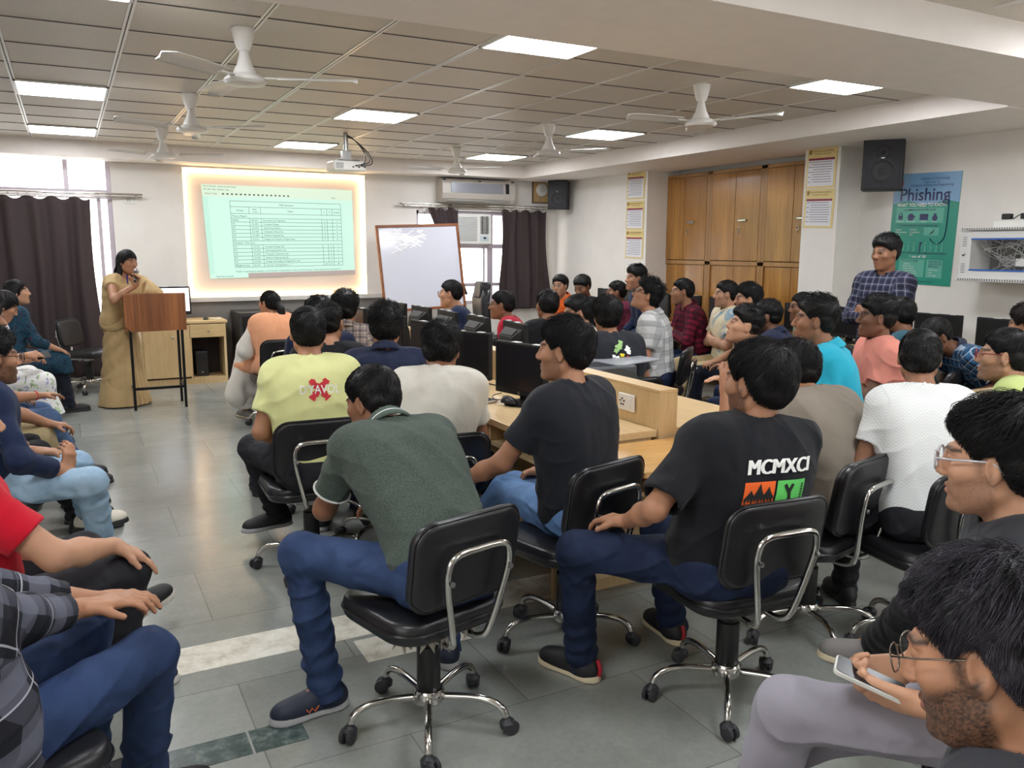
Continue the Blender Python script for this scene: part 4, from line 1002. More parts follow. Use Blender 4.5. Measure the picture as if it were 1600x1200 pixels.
def ev(pr, p):
    t = pr[0]
    if t == 'c':
        a, b, ra, rb, sq = pr[1], pr[2], pr[3], pr[4], pr[6]
        ba = b - a; q = p - a; L2 = max(1e-9, ba @ ba)
        h = np.clip((q @ ba) / L2, 0, 1)
        q = q - h[:, None] * ba
        if sq is not None:
            ax, f = sq; q = q + np.outer((q @ ax) * (f - 1), ax)
        return np.sqrt(np.einsum('ij,ij->i', q, q)) - (ra + (rb - ra) * h)
    if t == 'e':
        q = (p - pr[1]) @ pr[2].T; r = pr[3]
        k0 = np.sqrt((((q / r)) ** 2).sum(1)); k1 = np.sqrt(((q / (r * r)) ** 2).sum(1))
        return k0 * (k0 - 1) / np.maximum(k1, 1e-6)
    if t == 'b':
        q = np.abs((p - pr[1]) @ pr[2].T) - (pr[3] - pr[4])
        return np.sqrt((np.maximum(q, 0) ** 2).sum(1)) + np.minimum(q.max(1), 0) - pr[4]
    return pr[1](p)

def comb(d, di, k, sub):
    if sub:
        e = -di; h = np.clip(0.5 - 0.5 * (d - e) / k, 0, 1) if k > 0 else None
        if k <= 0: return np.maximum(d, e)
        return d * (1 - h) + e * h + k * h * (1 - h)
    if k <= 0: return np.minimum(d, di)
    h = np.clip(0.5 + 0.5 * (di - d) / k, 0, 1)
    return d * h + di * (1 - h) - k * h * (1 - h)

def sdf_mesh(prims, h, clips=(), disp=None, pad=0.05, bounds=None):
    """surface nets over sparse blocks; returns vertices, quads"""
    lo = np.full(3, 1e9); hi = np.full(3, -1e9)
    for pr in prims:
        if pr[7] or pr[0] == 'f': continue
        if pr[0] == 'c':
            r = max(pr[3], pr[4]); lo = np.minimum(lo, np.minimum(pr[1], pr[2]) - r); hi = np.maximum(hi, np.maximum(pr[1], pr[2]) + r)
        else:
            r = np.linalg.norm(pr[3]) if pr[0] == 'b' else pr[3].max(); lo = np.minimum(lo, pr[1] - r); hi = np.maximum(hi, pr[1] + r)
    if bounds is not None: lo, hi = np.asarray(bounds[0], float), np.asarray(bounds[1], float)
    lo = lo - pad; hi = hi + pad
    N = 8; L = N * h; nb = np.ceil((hi - lo) / L).astype(int)
    I = np.stack(np.meshgrid(*[np.arange(n) for n in nb], indexing='ij'), -1).reshape(-1, 3)
    C = lo + (I + 0.5) * L
    half = 0.866 * L; thr = half * 1.35 + 0.012
    dc = []; D = np.full(len(C), 10.0)
    for pr in prims:
        d = ev(pr, C); dc.append(d); D = comb(D, d, pr[5], pr[7])
    for c in clips: D = np.maximum(D, c(C))
    keep = np.abs(D) < thr
    I = I[keep]; dc = [d[keep] for d in dc]
    if len(I) == 0: return np.zeros((0, 3)), np.zeros((0, 4), int)
    g = np.stack(np.meshgrid(*[np.arange(N + 1)] * 3, indexing='ij'), -1).reshape(-1, 3)
    M = (N + 1) ** 3
    vals = np.empty((len(I), M), np.float32)
    CH = 300
    for s in range(0, len(I), CH):
        Ib = I[s:s + CH]; P = (lo + (Ib[:, None, :] * N + g[None]) * h)
        d = np.full((len(Ib), M), 10.0)
        for pr, dcc in zip(prims, dc):
            m = dcc[s:s + CH] < thr + pr[5] * 1.2 + 0.01
            if not m.any(): continue
            pts = P[m].reshape(-1, 3)
            d[m] = comb(d[m].reshape(-1), ev(pr, pts), pr[5], pr[7]).reshape(-1, M)
        if clips or disp is not None:
            pts = P.reshape(-1, 3); dd = d.reshape(-1)
            if disp is not None: dd = dd + disp(pts)
            for c in clips: dd = np.maximum(dd, c(pts))
            d = dd.reshape(-1, M)
        vals[s:s + CH] = d
    V = vals.reshape(-1, N + 1, N + 1, N + 1); ins = V < 0
    off = [(0, 0, 0), (1, 0, 0), (0, 1, 0), (1, 1, 0), (0, 0, 1), (1, 0, 1), (0, 1, 1), (1, 1, 1)]
    cs = [ins[:, o[0]:N + o[0], o[1]:N + o[1], o[2]:N + o[2]] for o in off]
    sm = sum(c.astype(np.int8) for c in cs); mixed = (sm > 0) & (sm < 8)
    idx = np.argwhere(mixed)
    if len(idx) == 0: return np.zeros((0, 3)), np.zeros((0, 4), int)
    cv = np.stack([V[idx[:, 0], idx[:, 1] + o[0], idx[:, 2] + o[1], idx[:, 3] + o[2]] for o in off], 1).astype(float)
    acc = np.zeros((len(idx), 3)); cnt = np.zeros(len(idx)); offa = np.array(off, float)
    for a in range(8):
        for b in range(a + 1, 8):
            if np.abs(offa[a] - offa[b]).sum() != 1: continue
            cr = (cv[:, a] < 0) != (cv[:, b] < 0)
            t = np.where(cr, cv[:, a] / np.where(cr, cv[:, a] - cv[:, b], 1), 0)
            acc += cr[:, None] * (offa[a] + t[:, None] * (offa[b] - offa[a])); cnt += cr
    pos = acc / cnt[:, None]
    gc = I[idx[:, 0]] * N + idx[:, 1:]
    verts = lo + (gc + pos) * h
    S = (nb + 2) * N
    key = lambda q: ((q[:, 0] + 1) * S[1] + (q[:, 1] + 1)) * S[2] + q[:, 2] + 1
    K = key(gc); order = np.argsort(K); Ks = K[order]
    faces = []
    for ax in range(3):
        sl0 = [slice(None), slice(0, N), slice(0, N), slice(0, N)]; sl1 = list(sl0); sl1[ax + 1] = slice(1, N + 1)
        A = ins[tuple(sl0)]; B = ins[tuple(sl1)]; e = np.argwhere(A != B)
        if len(e) == 0: continue
        flip = A[e[:, 0], e[:, 1], e[:, 2], e[:, 3]]
        G = I[e[:, 0]] * N + e[:, 1:]
        b1, b2 = (ax + 1) % 3, (ax + 2) % 3
        quad = []
        for o1, o2 in ((-1, -1), (0, -1), (0, 0), (-1, 0)):
            q = G.copy(); q[:, b1] += o1; q[:, b2] += o2; kk = key(q)
            w = np.searchsorted(Ks, kk); w = np.clip(w, 0, len(Ks) - 1); ok = Ks[w] == kk
            quad.append(np.where(ok, order[w], -1))
        Q = np.stack(quad, 1); good = (Q >= 0).all(1); Q = Q[good]; fl = flip[good]
        Q[~fl] = Q[~fl][:, ::-1]
        faces.append(Q)
    return verts, (np.vstack(faces) if faces else np.zeros((0, 4), int))

def mesh_ob(name, V, F, mats, parent, attrs=None, mi=None):
    """numpy verts + quads (and tris as -1 padded) -> smooth mesh object"""
    me = bpy.data.meshes.new(name)
    V = np.ascontiguousarray(V, np.float32); F = np.asarray(F, np.int32)
    tri = F[:, 3] < 0 if len(F) else np.zeros(0, bool)
    tot = np.where(tri, 3, 4).astype(np.int32)
    me.vertices.add(len(V)); me.vertices.foreach_set('co', V.ravel())
    loops = F.ravel()[F.ravel() >= 0] if len(F) else np.zeros(0, np.int32)
    me.loops.add(len(loops)); me.loops.foreach_set('vertex_index', loops.astype(np.int32))
    me.polygons.add(len(F)); st = np.concatenate([[0], np.cumsum(tot)[:-1]]).astype(np.int32) if len(F) else np.zeros(0, np.int32)
    me.polygons.foreach_set('loop_start', st)
    me.polygons.foreach_set('use_smooth', np.ones(len(F), bool))
    if not isinstance(mats, (list, tuple)): mats = [mats]
    for m in mats: me.materials.append(m)
    if mi is not None: me.polygons.foreach_set('material_index', np.asarray(mi, np.int32))
    for nm, arr in (attrs or {}).items():
        arr = np.asarray(arr, np.float32)
        if nm == 'Col':
            a = me.color_attributes.new('Col', 'FLOAT_COLOR', 'POINT'); a.data.foreach_set('color', np.hstack([arr, np.ones((len(arr), 1), np.float32)]).ravel())
        else:
            a = me.attributes.new(nm, 'FLOAT_VECTOR', 'POINT'); a.data.foreach_set('vector', arr.ravel())
    me.update(calc_edges=True); me.validate()
    o = bpy.data.objects.new(name, me); COL.objects.link(o); o.parent = parent
    return o
# ------------------------------------------------------------------ people
CAMP = np.array([0, 0, 1.6])
def ik(S, W, l1, l2, pole):
    d = W - S; L = np.linalg.norm(d); dn = d / max(L, 1e-6); L = min(L, 0.995 * (l1 + l2)); L = max(L, abs(l1 - l2) * 1.02 + 0.02)
    a = (l1 * l1 - l2 * l2 + L * L) / (2 * L); hh = math.sqrt(max(0, l1 * l1 - a * a))
    p = np.asarray(pole, float); p = p - dn * (p @ dn); p = nrm(p) if np.linalg.norm(p) > 1e-5 else np.array([0, 0, -1.0])
    return S + dn * a + p * hh, S + dn * L

def axrot(v, ax, ang):
    ax = nrm(ax); c, s = math.cos(ang), math.sin(ang)
    return v * c + np.cross(ax, v) * s + ax * (ax @ v) * (1 - c)

def hand_prims(W, dr, pn, side, curl=0.5, s=1.0, spread=1.0, thumb=0.6):
    """palm, four fingers of three joints each, thumb from the side of the palm"""
    e1 = nrm(dr); e3 = np.asarray(pn, float); e3 = nrm(e3 - e1 * (e3 @ e1)); e2 = np.cross(e1, e3) * side
    P = [rbox(W + e1 * 0.048 * s, np.array([e1, e2, e3]), np.array([0.046, 0.039, 0.0125]) * s, 0.012 * s, 0.018)]
    P.append(cap(W - e1 * 0.01, W + e1 * 0.03 * s, 0.024 * s, 0.02 * s, 0.02, (e3, 1.25)))
    P.append(cap(W + e1 * 0.02 * s + e2 * 0.024 * s, W + e1 * 0.05 * s + e2 * 0.03 * s, 0.016 * s, 0.013 * s, 0.012))
    ln = (0.073, 0.081, 0.075, 0.059); bx = (0.92, 0.96, 0.93, 0.86)
    for i in range(4):
        o2 = (0.0285 - 0.0188 * i) * s
        b = W + e1 * 0.094 * s * bx[i] + e2 * o2
        d = nrm(e1 + e2 * (0.10 - 0.07 * i) * spread); cu = curl * (1 + 0.12 * (i - 1))
        r = (0.0092 - 0.0006 * (i == 3) - 0.0003 * (i == 0)) * s
        for j, (fr, bend) in enumerate(((0.45, 0.55), (0.31, 0.9), (0.24, 0.6))):
            d = axrot(d, np.cross(d, e3), bend * cu)
            q = b + d * ln[i] * fr * s
            P.append(cap(b, q, r, r * 0.92, 0.006 if j else 0.012)); b = q; r *= 0.92
    b = W + e1 * 0.03 * s + e2 * 0.034 * s; d = nrm(e1 * 0.72 + e2 * (0.75 * thumb + 0.1) + e3 * 0.35 * (0.4 + curl)); r = 0.0118 * s
    for L in (0.036, 0.03):
        q = b + d * L * s; P.append(cap(b, q, r, r * 0.9, 0.01)); b = q; r *= 0.88; d = nrm(d + e1 * 0.25 * curl + e3 * 0.15 * curl - e2 * 0.15)
    return P

def head_prims(C, R, s, fem=False, jaw=1.0, slit=True):
    """R rows: right, forward, up"""
    X, Y, Z = R
    q = lambda x, y, z: C + (X * x + Y * y + Z * z) * s
    P = [ell(q(0, -0.012, 0.022), R, np.array([0.0755, 0.094, 0.092]) * s, 0.02),
         ell(q(0, 0.026, -0.03), R, np.array([0.063, 0.064, 0.078]) * s, 0.03),
         ell(q(0, 0.03, -0.066), R, np.array([0.054 * jaw, 0.055, 0.046]) * s, 0.025),
         cap(q(0, 0.076, -0.096), q(0, 0.078, -0.099), 0.0185 * s, None, 0.022)]
    for a in (-1, 1):
        P += [cap(q(a * 0.053 * jaw, -0.008, -0.055), q(a * 0.022, 0.058, -0.1), 0.016 * s, 0.015 * s, 0.02),
              ell(q(a * 0.044, 0.062, -0.016), R, np.array([0.024, 0.022, 0.022]) * s, 0.02),
              cap(q(a * 0.014, 0.0885, 0.026), q(a * 0.044, 0.076, 0.027), 0.0085 * s, 0.007 * s, 0.014)]
    for a in (-1, 1):
        P.append(ell(q(a * 0.031, 0.099, 0.008), R, np.array([0.0175, 0.015, 0.0115]) * s, 0.014, True))
        P.append(ell(q(a * 0.031, 0.0755, 0.008), R, np.array([0.0155, 0.0155, 0.0135]) * s, 0.004))
        if slit: P.append(ell(q(a * 0.031, 0.0945, 0.0075), R, np.array([0.0125, 0.0085, 0.0046]) * s, 0.0015, True))
    P += [cap(q(0, 0.089, 0.018), q(0, 0.106, -0.02), 0.0068 * s, 0.0100 * s, 0.012),
          ell(q(0, 0.1065, -0.025), R, np.array([0.0125, 0.0115, 0.0105]) * s, 0.009)]
    for a in (-1, 1): P.append(ell(q(a * 0.0125, 0.099, -0.029), R, np.array([0.0085, 0.0105, 0.008]) * s, 0.006))
    for a in (-1, 1):
        P.append(cap(q(0, 0.093, -0.058), q(a * 0.021, 0.086, -0.061), 0.0062 * s, 0.003 * s, 0.005))
        P.append(cap(q(0, 0.0915, -0.070), q(a * 0.019, 0.085, -0.067), 0.0072 * s, 0.0035 * s, 0.005))
    P.append(cap(q(-0.02, 0.094, -0.0645), q(0.02, 0.094, -0.0645), 0.0022 * s, None, 0.004, None, True))
    for a in (-1, 1):
        Re = np.array([nrm(X * 0.94 - Y * 0.34 * a), nrm(Y * 0.94 + X * 0.34 * a), Z])
        P.append(ell(q(a * 0.079, -0.006, 0.0), Re, np.array([0.0085, 0.0185, 0.031]) * s, 0.006))
        P.append(cap(q(a * 0.076, 0.0, -0.02), q(a * 0.078, -0.002, -0.03), 0.009 * s, 0.007 * s, 0.006))
        P.append(ell(q(a * 0.0885, -0.002, 0.002), Re, np.array([0.0062, 0.0105, 0.019]) * s, 0.004, True))
    return P

ZL_Y = np.array([-0.14, -0.085, -0.06, -0.035, -0.022, -0.004, 0.014, 0.022, 0.031, 0.045, 0.064, 0.084, 0.1, 0.15])
ZL_M = np.array([-0.062, -0.066, -0.064, -0.046, -0.016, 0.028, 0.024, 0.014, 0.012, 0.03, 0.05, 0.062, 0.068, 0.09])
ZL_F = np.array([-0.10, -0.10, -0.09, -0.07, -0.05, -0.03, -0.02, -0.028, -0.01, 0.03, 0.052, 0.068, 0.074, 0.09])

def hair_mesh(style, h, rnd, n_str, fem, vol, rstr):
    """hair in head coordinates (x right, y forward, z up); a cap plus tapered locks"""
    I3 = np.eye(3)
    st = dict(short=(0.016, 0.008, 0.012, 0.26, 0.034), fade=(0.02, 0.002, 0.004, 0.30, 0.04), bushy=(0.028, 0.014, 0.019, 0.42, 0.062), flat=(0.010, 0.006, 0.010, 0.15, 0.03), quiff=(0.028, 0.006, 0.010, 0.35, 0.045), curly=(0.026, 0.012, 0.018, 0.85, 0.034),
              long=(0.012, 0.010, 0.012, 0.12, 0.07), pony=(0.008, 0.006, 0.008, 0.1, 0.06), fringe=(0.024, 0.012, 0.014, 0.35, 0.06))[style]
    T, S, B, wild, Ls = st; T *= vol
    zl = ZL_F if fem else ZL_M
    def region(p): return np.interp(p[:, 1], ZL_Y, zl) - p[:, 2]
    def shell(p):
        q = (p - np.array([0, -0.012, 0.022])); r0 = np.array([0.0755, 0.094, 0.092])
        k0 = np.sqrt(((q / r0) ** 2).sum(1)); k1 = np.sqrt(((q / r0 ** 2) ** 2).sum(1)); d = k0 * (k0 - 1) / np.maximum(k1, 1e-6)
        u = q / np.maximum(np.linalg.norm(q, axis=1), 1e-6)[:, None]
        up = np.clip(u[:, 2], 0, 1); t = S + (T - S) * np.clip((up - 0.15) * 1.7, 0, 1) ** 0.8
        t = t + (B - S) * np.clip(-u[:, 1], 0, 1) * (1 - up)
        if style in ('quiff', 'fringe', 'fade'): t = t + 0.010 * vol * np.clip(u[:, 1], 0, 1) * np.clip(up * 1.5, 0, 1)
        nz = 0.15 * T * (np.sin(48 * p[:, 0] + rnd + 3 * np.sin(34 * p[:, 2])) * np.sin(42 * p[:, 1] + 30 * p[:, 2] + rnd))
        g = region(p); t = t * np.clip(-g / 0.02, 0.12, 1) ** 0.6
        return np.maximum(d - t - nz * np.clip(-g / 0.03, 0, 1), g * 0.75)
    pr = [fnp(shell, 0.0)]
    ext = []
    if style == 'long':
        ext = [cap((0.0, -0.085, 0.0), (0, -0.12, -0.24), 0.06, 0.05, 0.04, (np.array([0, 1.0, 0]), 1.7)), cap((0.062, -0.03, -0.02), (0.085, -0.02, -0.2), 0.03, 0.03, 0.03), cap((-0.062, -0.03, -0.02), (-0.085, -0.02, -0.2), 0.03, 0.03, 0.03)]
    if style == 'pony':
        ext = [cap((0, -0.10, -0.01), (0.01, -0.125, -0.05), 0.03, 0.026, 0.02), cap((0.01, -0.125, -0.05), (0.035, -0.12, -0.2), 0.036, 0.044, 0.02), cap((0.035, -0.12, -0.2), (0.05, -0.11, -0.3), 0.044, 0.02, 0.02)]
    b = ((-0.15, -0.2, -0.34 if ext else -0.12), (0.15, 0.15, 0.17))
    V, F = sdf_mesh(pr + ext, h, pad=0.01, bounds=b)
    Vs = [V]; Fs = [F]; nv = len(V)
    # locks
    r = np.random.RandomState(rnd)
    n = r.normal(size=(n_str * 3, 3)); n /= np.linalg.norm(n, axis=1)[:, None]
    r0 = np.array([0.0755, 0.094, 0.092]); root = n * r0 + np.array([0, -0.012, 0.022])
    g = region(root); ok = g < -0.002; root = root[ok][:n_str]; n = n[ok][:n_str]
    nn = n / r0; nn /= np.linalg.norm(nn, axis=1)[:, None]; m = len(root)
    up = np.clip(n[:, 2], 0, 1); tt = S + (T - S) * np.clip((up - 0.15) * 1.7, 0, 1) ** 0.8; tt = tt + (B - S) * np.clip(-n[:, 1], 0, 1) * (1 - up)
    gg = np.clip(-region(root) / 0.02, 0.12, 1) ** 0.6; tt = tt * gg
    wh = np.array([0.018, -0.07, 0.10]); fl = root - wh; fl[:, 2] -= 0.02 * (1 - up)
    if style in ('quiff', 'fade'): fl = fl + np.outer(up, [0.05, 0.02, 0.06])
    if style == 'fringe': fl = fl + np.outer(up, [-0.02, 0.10, 0])
    fl = fl - nn * (fl * nn).sum(1)[:, None]; fl /= np.maximum(np.linalg.norm(fl, axis=1), 1e-5)[:, None]
    # neighbouring locks share their waves, so that the hair reads as clumps
    ph = np.sin(root @ np.array([[38., 25, 31], [29, -41, 22], [33, 27, -36]]) + np.array([0.3, 1.1, 2.0]) + r.normal(size=(1, 3)))
    fl = fl + wild * (0.6 * ph + 0.28 * r.normal(size=(m, 3))); fl = fl - nn * (fl * nn).sum(1)[:, None]; fl /= np.maximum(np.linalg.norm(fl, axis=1), 1e-5)[:, None]
    le = (0.012 + (Ls - 0.012) * np.clip(tt / max(T, 1e-4), 0.1, 1)) * r.uniform(0.6, 1.2, m); lift = tt * (r.uniform(0.8, 1.15, m) + (0.55 * r.rand(m) ** 2 * up if style in ('bushy', 'curly', 'quiff', 'fade') else 0))
    for _ in range(5):                # keep tips inside the hairline
        tip = root + fl * le[:, None]; tip = tip * (np.linalg.norm(root, axis=1) / np.maximum(np.linalg.norm(tip, axis=1), 1e-6))[:, None]
        bad = region(tip) > (0.004 if not fem else 0.03); le = np.where(bad, le * 0.6, le)
    K = 5; tri = np.array([0, 2 * PI / 3, 4 * PI / 3]); P = []
    bi = np.cross(fl, nn)
    for k in range(K):
        t = k / (K - 1)
        ctr = root + nn * (lift * (0.75 + 0.55 * math.sin(PI * min(1, t * 1.15)) * (0.6 if wild < 0.5 else 1.0)) - le * le * 4.5 * t * t)[:, None] + fl * (le * t)[:, None] + bi * (le * 0.25 * wild * np.sin(3 * t + ph[:, 0] * 3))[:, None]
        rad = rstr * (1 - 0.85 * t)
        P.append(np.stack([ctr + rad * (math.cos(a) * bi + math.sin(a) * nn) for a in tri], 1))
    P = np.stack(P, 1)            # m,K,3,3
    Vs.append(P.reshape(-1, 3)); base = nv + np.arange(m)[:, None] * (K * 3); f = []
    for k in range(K - 1):
        for a in range(3):
            f.append(np.stack([base[:, 0] + k * 3 + a, base[:, 0] + k * 3 + (a + 1) % 3, base[:, 0] + (k + 1) * 3 + (a + 1) % 3, base[:, 0] + (k + 1) * 3 + a], 1))
    Fs.append(np.vstack(f))
    if ext:                     # hanging locks
        nv = nv + len(P.reshape(-1, 3)); Lk = []
        for _ in range(int(n_str * 0.5)):
            if style == 'long': a = r.uniform(-1, 1); p0 = np.array([0.085 * a, -0.10 + 0.07 * abs(a) - r.uniform(0, .01), 0.03]); p1 = np.array([0.095 * a, -0.16 + 0.12 * abs(a), -0.27 + r.uniform(-.05, .03)])
            else: a = r.uniform(0, 2 * PI); q = r.uniform(0.5, 1); p0 = np.array([0.028 * math.cos(a), -0.115 + 0.02 * math.sin(a), -0.03]); p1 = np.array([0.05 + 0.06 * q * math.cos(a), -0.115 + 0.05 * q * math.sin(a), -0.36 + r.uniform(-.05, .05)])
            md = (p0 + p1) / 2 + np.array([r.normal() * .012, -0.018, 0])
            Lk.append([p0, p0 * .6 + md * .4, md, md * .4 + p1 * .6, p1])
        Lk = np.array(Lk); mm = len(Lk); Q = []
        for k in range(K):
            rad = rstr * 1.4 * (1 - 0.75 * k / (K - 1)); Q.append(np.stack([Lk[:, k] + rad * np.array([math.cos(a), math.sin(a), 0]) for a in tri], 1))
        Vs.append(np.stack(Q, 1).reshape(-1, 3)); base = nv + np.arange(mm) * (K * 3)
        for k in range(K - 1):
            for a in range(3): Fs.append(np.stack([base + k * 3 + a, base + k * 3 + (a + 1) % 3, base + (k + 1) * 3 + (a + 1) % 3, base + (k + 1) * 3 + a], 1))
    return np.vstack(Vs), np.vstack(Fs)

SKIN = {1: (192, 145, 116), 2: (172, 124, 95), 3: (144, 101, 76), 4: (118, 81, 61)}
def lin3(c): return np.array(srgb(*c)[:3])

def compute_person(sp):
    """all meshes of one person in the person's own coordinates (origin on the floor under the hips, y forward)"""
    out = {'sp': sp, 'parts': []}
    az = math.radians(sp['az']); F2 = np.array([math.sin(az), math.cos(az), 0]); R2 = np.array([math.cos(az), -math.sin(az), 0])
    s = sp.get('s', 1.0); fat = sp.get('fat', 1.0); stand = sp.get('stand', False)
    lean = math.radians(sp.get('lean', 6)); cur = math.radians(sp.get('curve', 8)); side = math.radians(sp.get('side', 0))
    hz = sp.get('hz', 0.86 * s if stand else 0.535)
    def up(a): return np.array([math.sin(side), math.sin(a), math.cos(a)]) / math.sqrt(1 + math.sin(side) ** 2)
    d1, d2, d3 = up(lean), up(lean + cur), up(lean + cur * 1.4 + math.radians(sp.get('neck', 8)))
    seg = np.array([0.17, 0.19, 0.15, 0.165]) * s
    need = sp['head'][2] - hz; nom = seg[0] * d1[2] + seg[1] * d2[2] + seg[2] * d2[2] + seg[3] * d3[2]
    ts = float(np.clip(need / nom, 0.88, 1.12)); seg = seg * np.array([ts, ts, ts, min(ts, 1.04)])
    nom = seg[0] * d1[2] + seg[1] * d2[2] + seg[2] * d2[2] + seg[3] * d3[2]
    hz = sp['head'][2] - nom if abs(sp['head'][2] - nom - hz) < 0.06 or stand else hz + np.clip(sp['head'][2] - nom - hz, -0.06, 0.06)
    H = np.array([0, 0, hz]); wa = H + d1 * seg[0]; ch = wa + d2 * seg[1]; nb = ch + d2 * seg[2]; hc = nb + d3 * seg[3]
    # put the head where it belongs; the root follows
    off = hc[0] * R2 + hc[1] * F2
    root = np.array([sp['head'][0] - off[0], sp['head'][1] - off[1], 0.0]); out['root'] = root; out['rz'] = -az
    toL = lambda w: np.array([(np.asarray(w)[:2] - root[:2]) @ R2[:2], (np.asarray(w)[:2] - root[:2]) @ F2[:2], w[2]])
    dirL = lambda w: np.array([np.asarray(w) @ R2, np.asarray(w) @ F2, w[2]])
    tw = math.radians(sp.get('tw', 0)); X = np.array([math.cos(tw), -math.sin(tw), 0]); fw = np.array([math.sin(tw), math.cos(tw), 0])
    # head frame
    hy = math.radians(sp.get('haz', sp['az']) - sp['az']); hp = math.radians(sp.get('hp', 0)); hr = math.radians(sp.get('hr', 0))
    hf = np.array([math.sin(hy) * math.cos(hp), math.cos(hy) * math.cos(hp), math.sin(hp)]); hx = np.array([math.cos(hy), -math.sin(hy), 0]); hu = np.cross(hx, hf)
    hx2 = hx * math.cos(hr) - hu * math.sin(hr); hu2 = np.cross(hx2, hf); HR = np.array([hx2, hf, hu2]); hs = s * sp.get('hs', 1.0) * 1.03
    out['HR'], out['hc'], out['hs'] = HR, hc, hs
    # arms
    sw = 0.168 * s * (0.92 if sp.get('fem') else 1.0) * (0.5 + 0.5 * fat)
    arms = {}
    lU, lF = 0.285 * s, 0.25 * s
    for nm, a in (('L', -1), ('R', 1)):
        S = nb - d2 * 0.045 * s + X * a * sw + fw * sp.get('shf', 0.01)
        spec = sp.get('arm' + nm, 'lap'); curl, pole, hd, pn, th = 0.55, np.array([a * 0.5, -0.5, -0.7]), None, np.array([0, 0, -1.0]), 0.6
        kd = sp.get('knee' + nm); 
        if spec == 'lap': Wt = H + np.array([a * 0.12, 0.25, 0.10]); hd = np.array([-a * 0.35, 0.9, -0.1])
        elif spec == 'knee': Wt = H + np.array([a * 0.16, 0.36, 0.10]); hd = np.array([-a * 0.1, 0.9, -0.4])
        elif spec == 'clasp': Wt = H + np.array([a * 0.055, 0.27, 0.11]); hd = np.array([-a * 0.75, 0.65, -0.1]); pn = np.array([-a * 0.6, -0.5, -0.4]); curl = 0.9
        elif spec == 'cross': Wt = ch + fw * 0.185 * fat + np.array([-a * 0.025, 0.0, -0.10 - 0.035 * (a > 0)]); hd = np.array([-a * 1.0, -0.25, 0.12]); pn = np.array([0, -1.0, 0]); pole = np.array([a * 1.0, -0.1, -0.6]); curl = 0.75
        elif spec == 'desk': Wt = np.array([a * 0.15, 0.42, 0.80]); hd = np.array([-a * 0.3, 0.9, -0.05])
        elif spec == 'side': Wt = S + np.array([a * 0.07, 0.04, -(lU + lF) * 0.98]); hd = np.array([0, 0.15, -1]); pn = np.array([-a * 1.0, 0, 0]); pole = np.array([0, -1.0, 0])
        elif spec == 'back': Wt = H + np.array([a * 0.06, -0.16, 0.10]); hd = np.array([-a * 0.7, 0, -0.6]); pn = np.array([0, -1.0, 0]); pole = np.array([a, -0.4, 0])
        else:
            Wt = toL(spec['w']); hd = dirL(spec['d']) if 'd' in spec else None; pn = dirL(spec.get('n', (0, 0, -1))); curl = spec.get('c', 0.5); th = spec.get('t', 0.6)
            pole = dirL(spec['p']) if 'p' in spec else pole
        E, Wr = ik(S, Wt, lU, lF, pole)
        if hd is None: hd = Wr - E
        arms[nm] = dict(S=S, E=E, W=Wr, hd=hd, pn=pn, c=curl, a=a, th=th)
    out['arms'] = arms
    # legs
    legs = {}; lT, lS = sp.get('lT', 0.43) * s, 0.42 * s
    for nm, a in (('L', -1), ('R', 1)):
        J = H + np.array([a * 0.088 * s, 0.0, 0.0])
        if stand: K = np.array([a * 0.09 * s, 0.02, 0.47 * s]); A = np.array([a * 0.095 * s, -0.02, 0.085]); fd = np.array([a * 0.2, 1.0, 0])
        elif 'k' + nm in sp:
            K = toL(sp['k' + nm]); K = J + nrm(K - J) * lT; A = toL(sp['f' + nm]); A = K + nrm(A - K) * min(max(np.linalg.norm(A - K), lS * 0.93), lS * 1.06); fd = dirL(sp['t' + nm]) if 't' + nm in sp else np.array([a * 0.15, 1, 0])
            if A[2] < 0.16: A[2] = 0.085
        else:
            out_a = math.radians(sp.get('sp' + nm, sp.get('spread', 14))) * a; ff = sp.get('ff' + nm, sp.get('ff', 0.02))
            K = J + np.array([math.sin(out_a), math.cos(out_a), 0]) * lT * 0.985; K[2] = max(0.47, hz - 0.02); A = np.array([K[0] * 0.96, K[1] + ff, 0.085]); fd = np.array([a * 0.2, 1, 0])
        legs[nm] = dict(J=J, K=K, A=A, fd=nrm(fd * np.array([1, 1, 0])) if A[2] < 0.16 else nrm(fd), a=a)
    dist = np.linalg.norm(np.array(sp['head']) - CAMP); h = sp.get('h', float(np.clip(dist * 0.0019, 0.0042, 0.0105)))
    bulk = fat
    def torso(o):
        Y = np.array([0, 1.0, 0])
        P = [cap(H + np.array([-0.072 * s, -0.02, 0.025]), H + np.array([0.072 * s, -0.02, 0.025]), (0.105 * bulk + o) * s, None, 0.05),
             cap(H + d1 * 0.09 * s - X * 0.068 * s, H + d1 * 0.09 * s + X * 0.068 * s, (0.10 * bulk + o) * s, None, 0.05),
             cap(wa - X * 0.066 * s, wa + X * 0.066 * s, (0.098 * bulk + o) * s, None, 0.05),
             cap((wa + ch) / 2 - X * 0.075 * s, (wa + ch) / 2 + X * 0.075 * s, (0.104 * (0.4 + 0.6 * bulk) + o) * s, None, 0.05),
             cap(ch - X * 0.088 * s, ch + X * 0.088 * s, (0.108 * (0.5 + 0.5 * bulk) + o) * s, None, 0.05),
             cap(ch + d2 * 0.075 * s - X * 0.105 * s, ch + d2 * 0.075 * s + X * 0.105 * s, (0.086 + o) * s, None, 0.05)]
        for nm in 'LR':
            S = arms[nm]['S']; P.append(cap(ch + d2 * 0.06 * s, S, (0.062 + o) * s, (0.054 + o) * s, 0.04)); P.append(cap(nb - d2 * 0.005, S * 0.75 + nb * 0.25 + d2 * 0.008, (0.046 + o) * s, (0.044 + o) * s, 0.035))
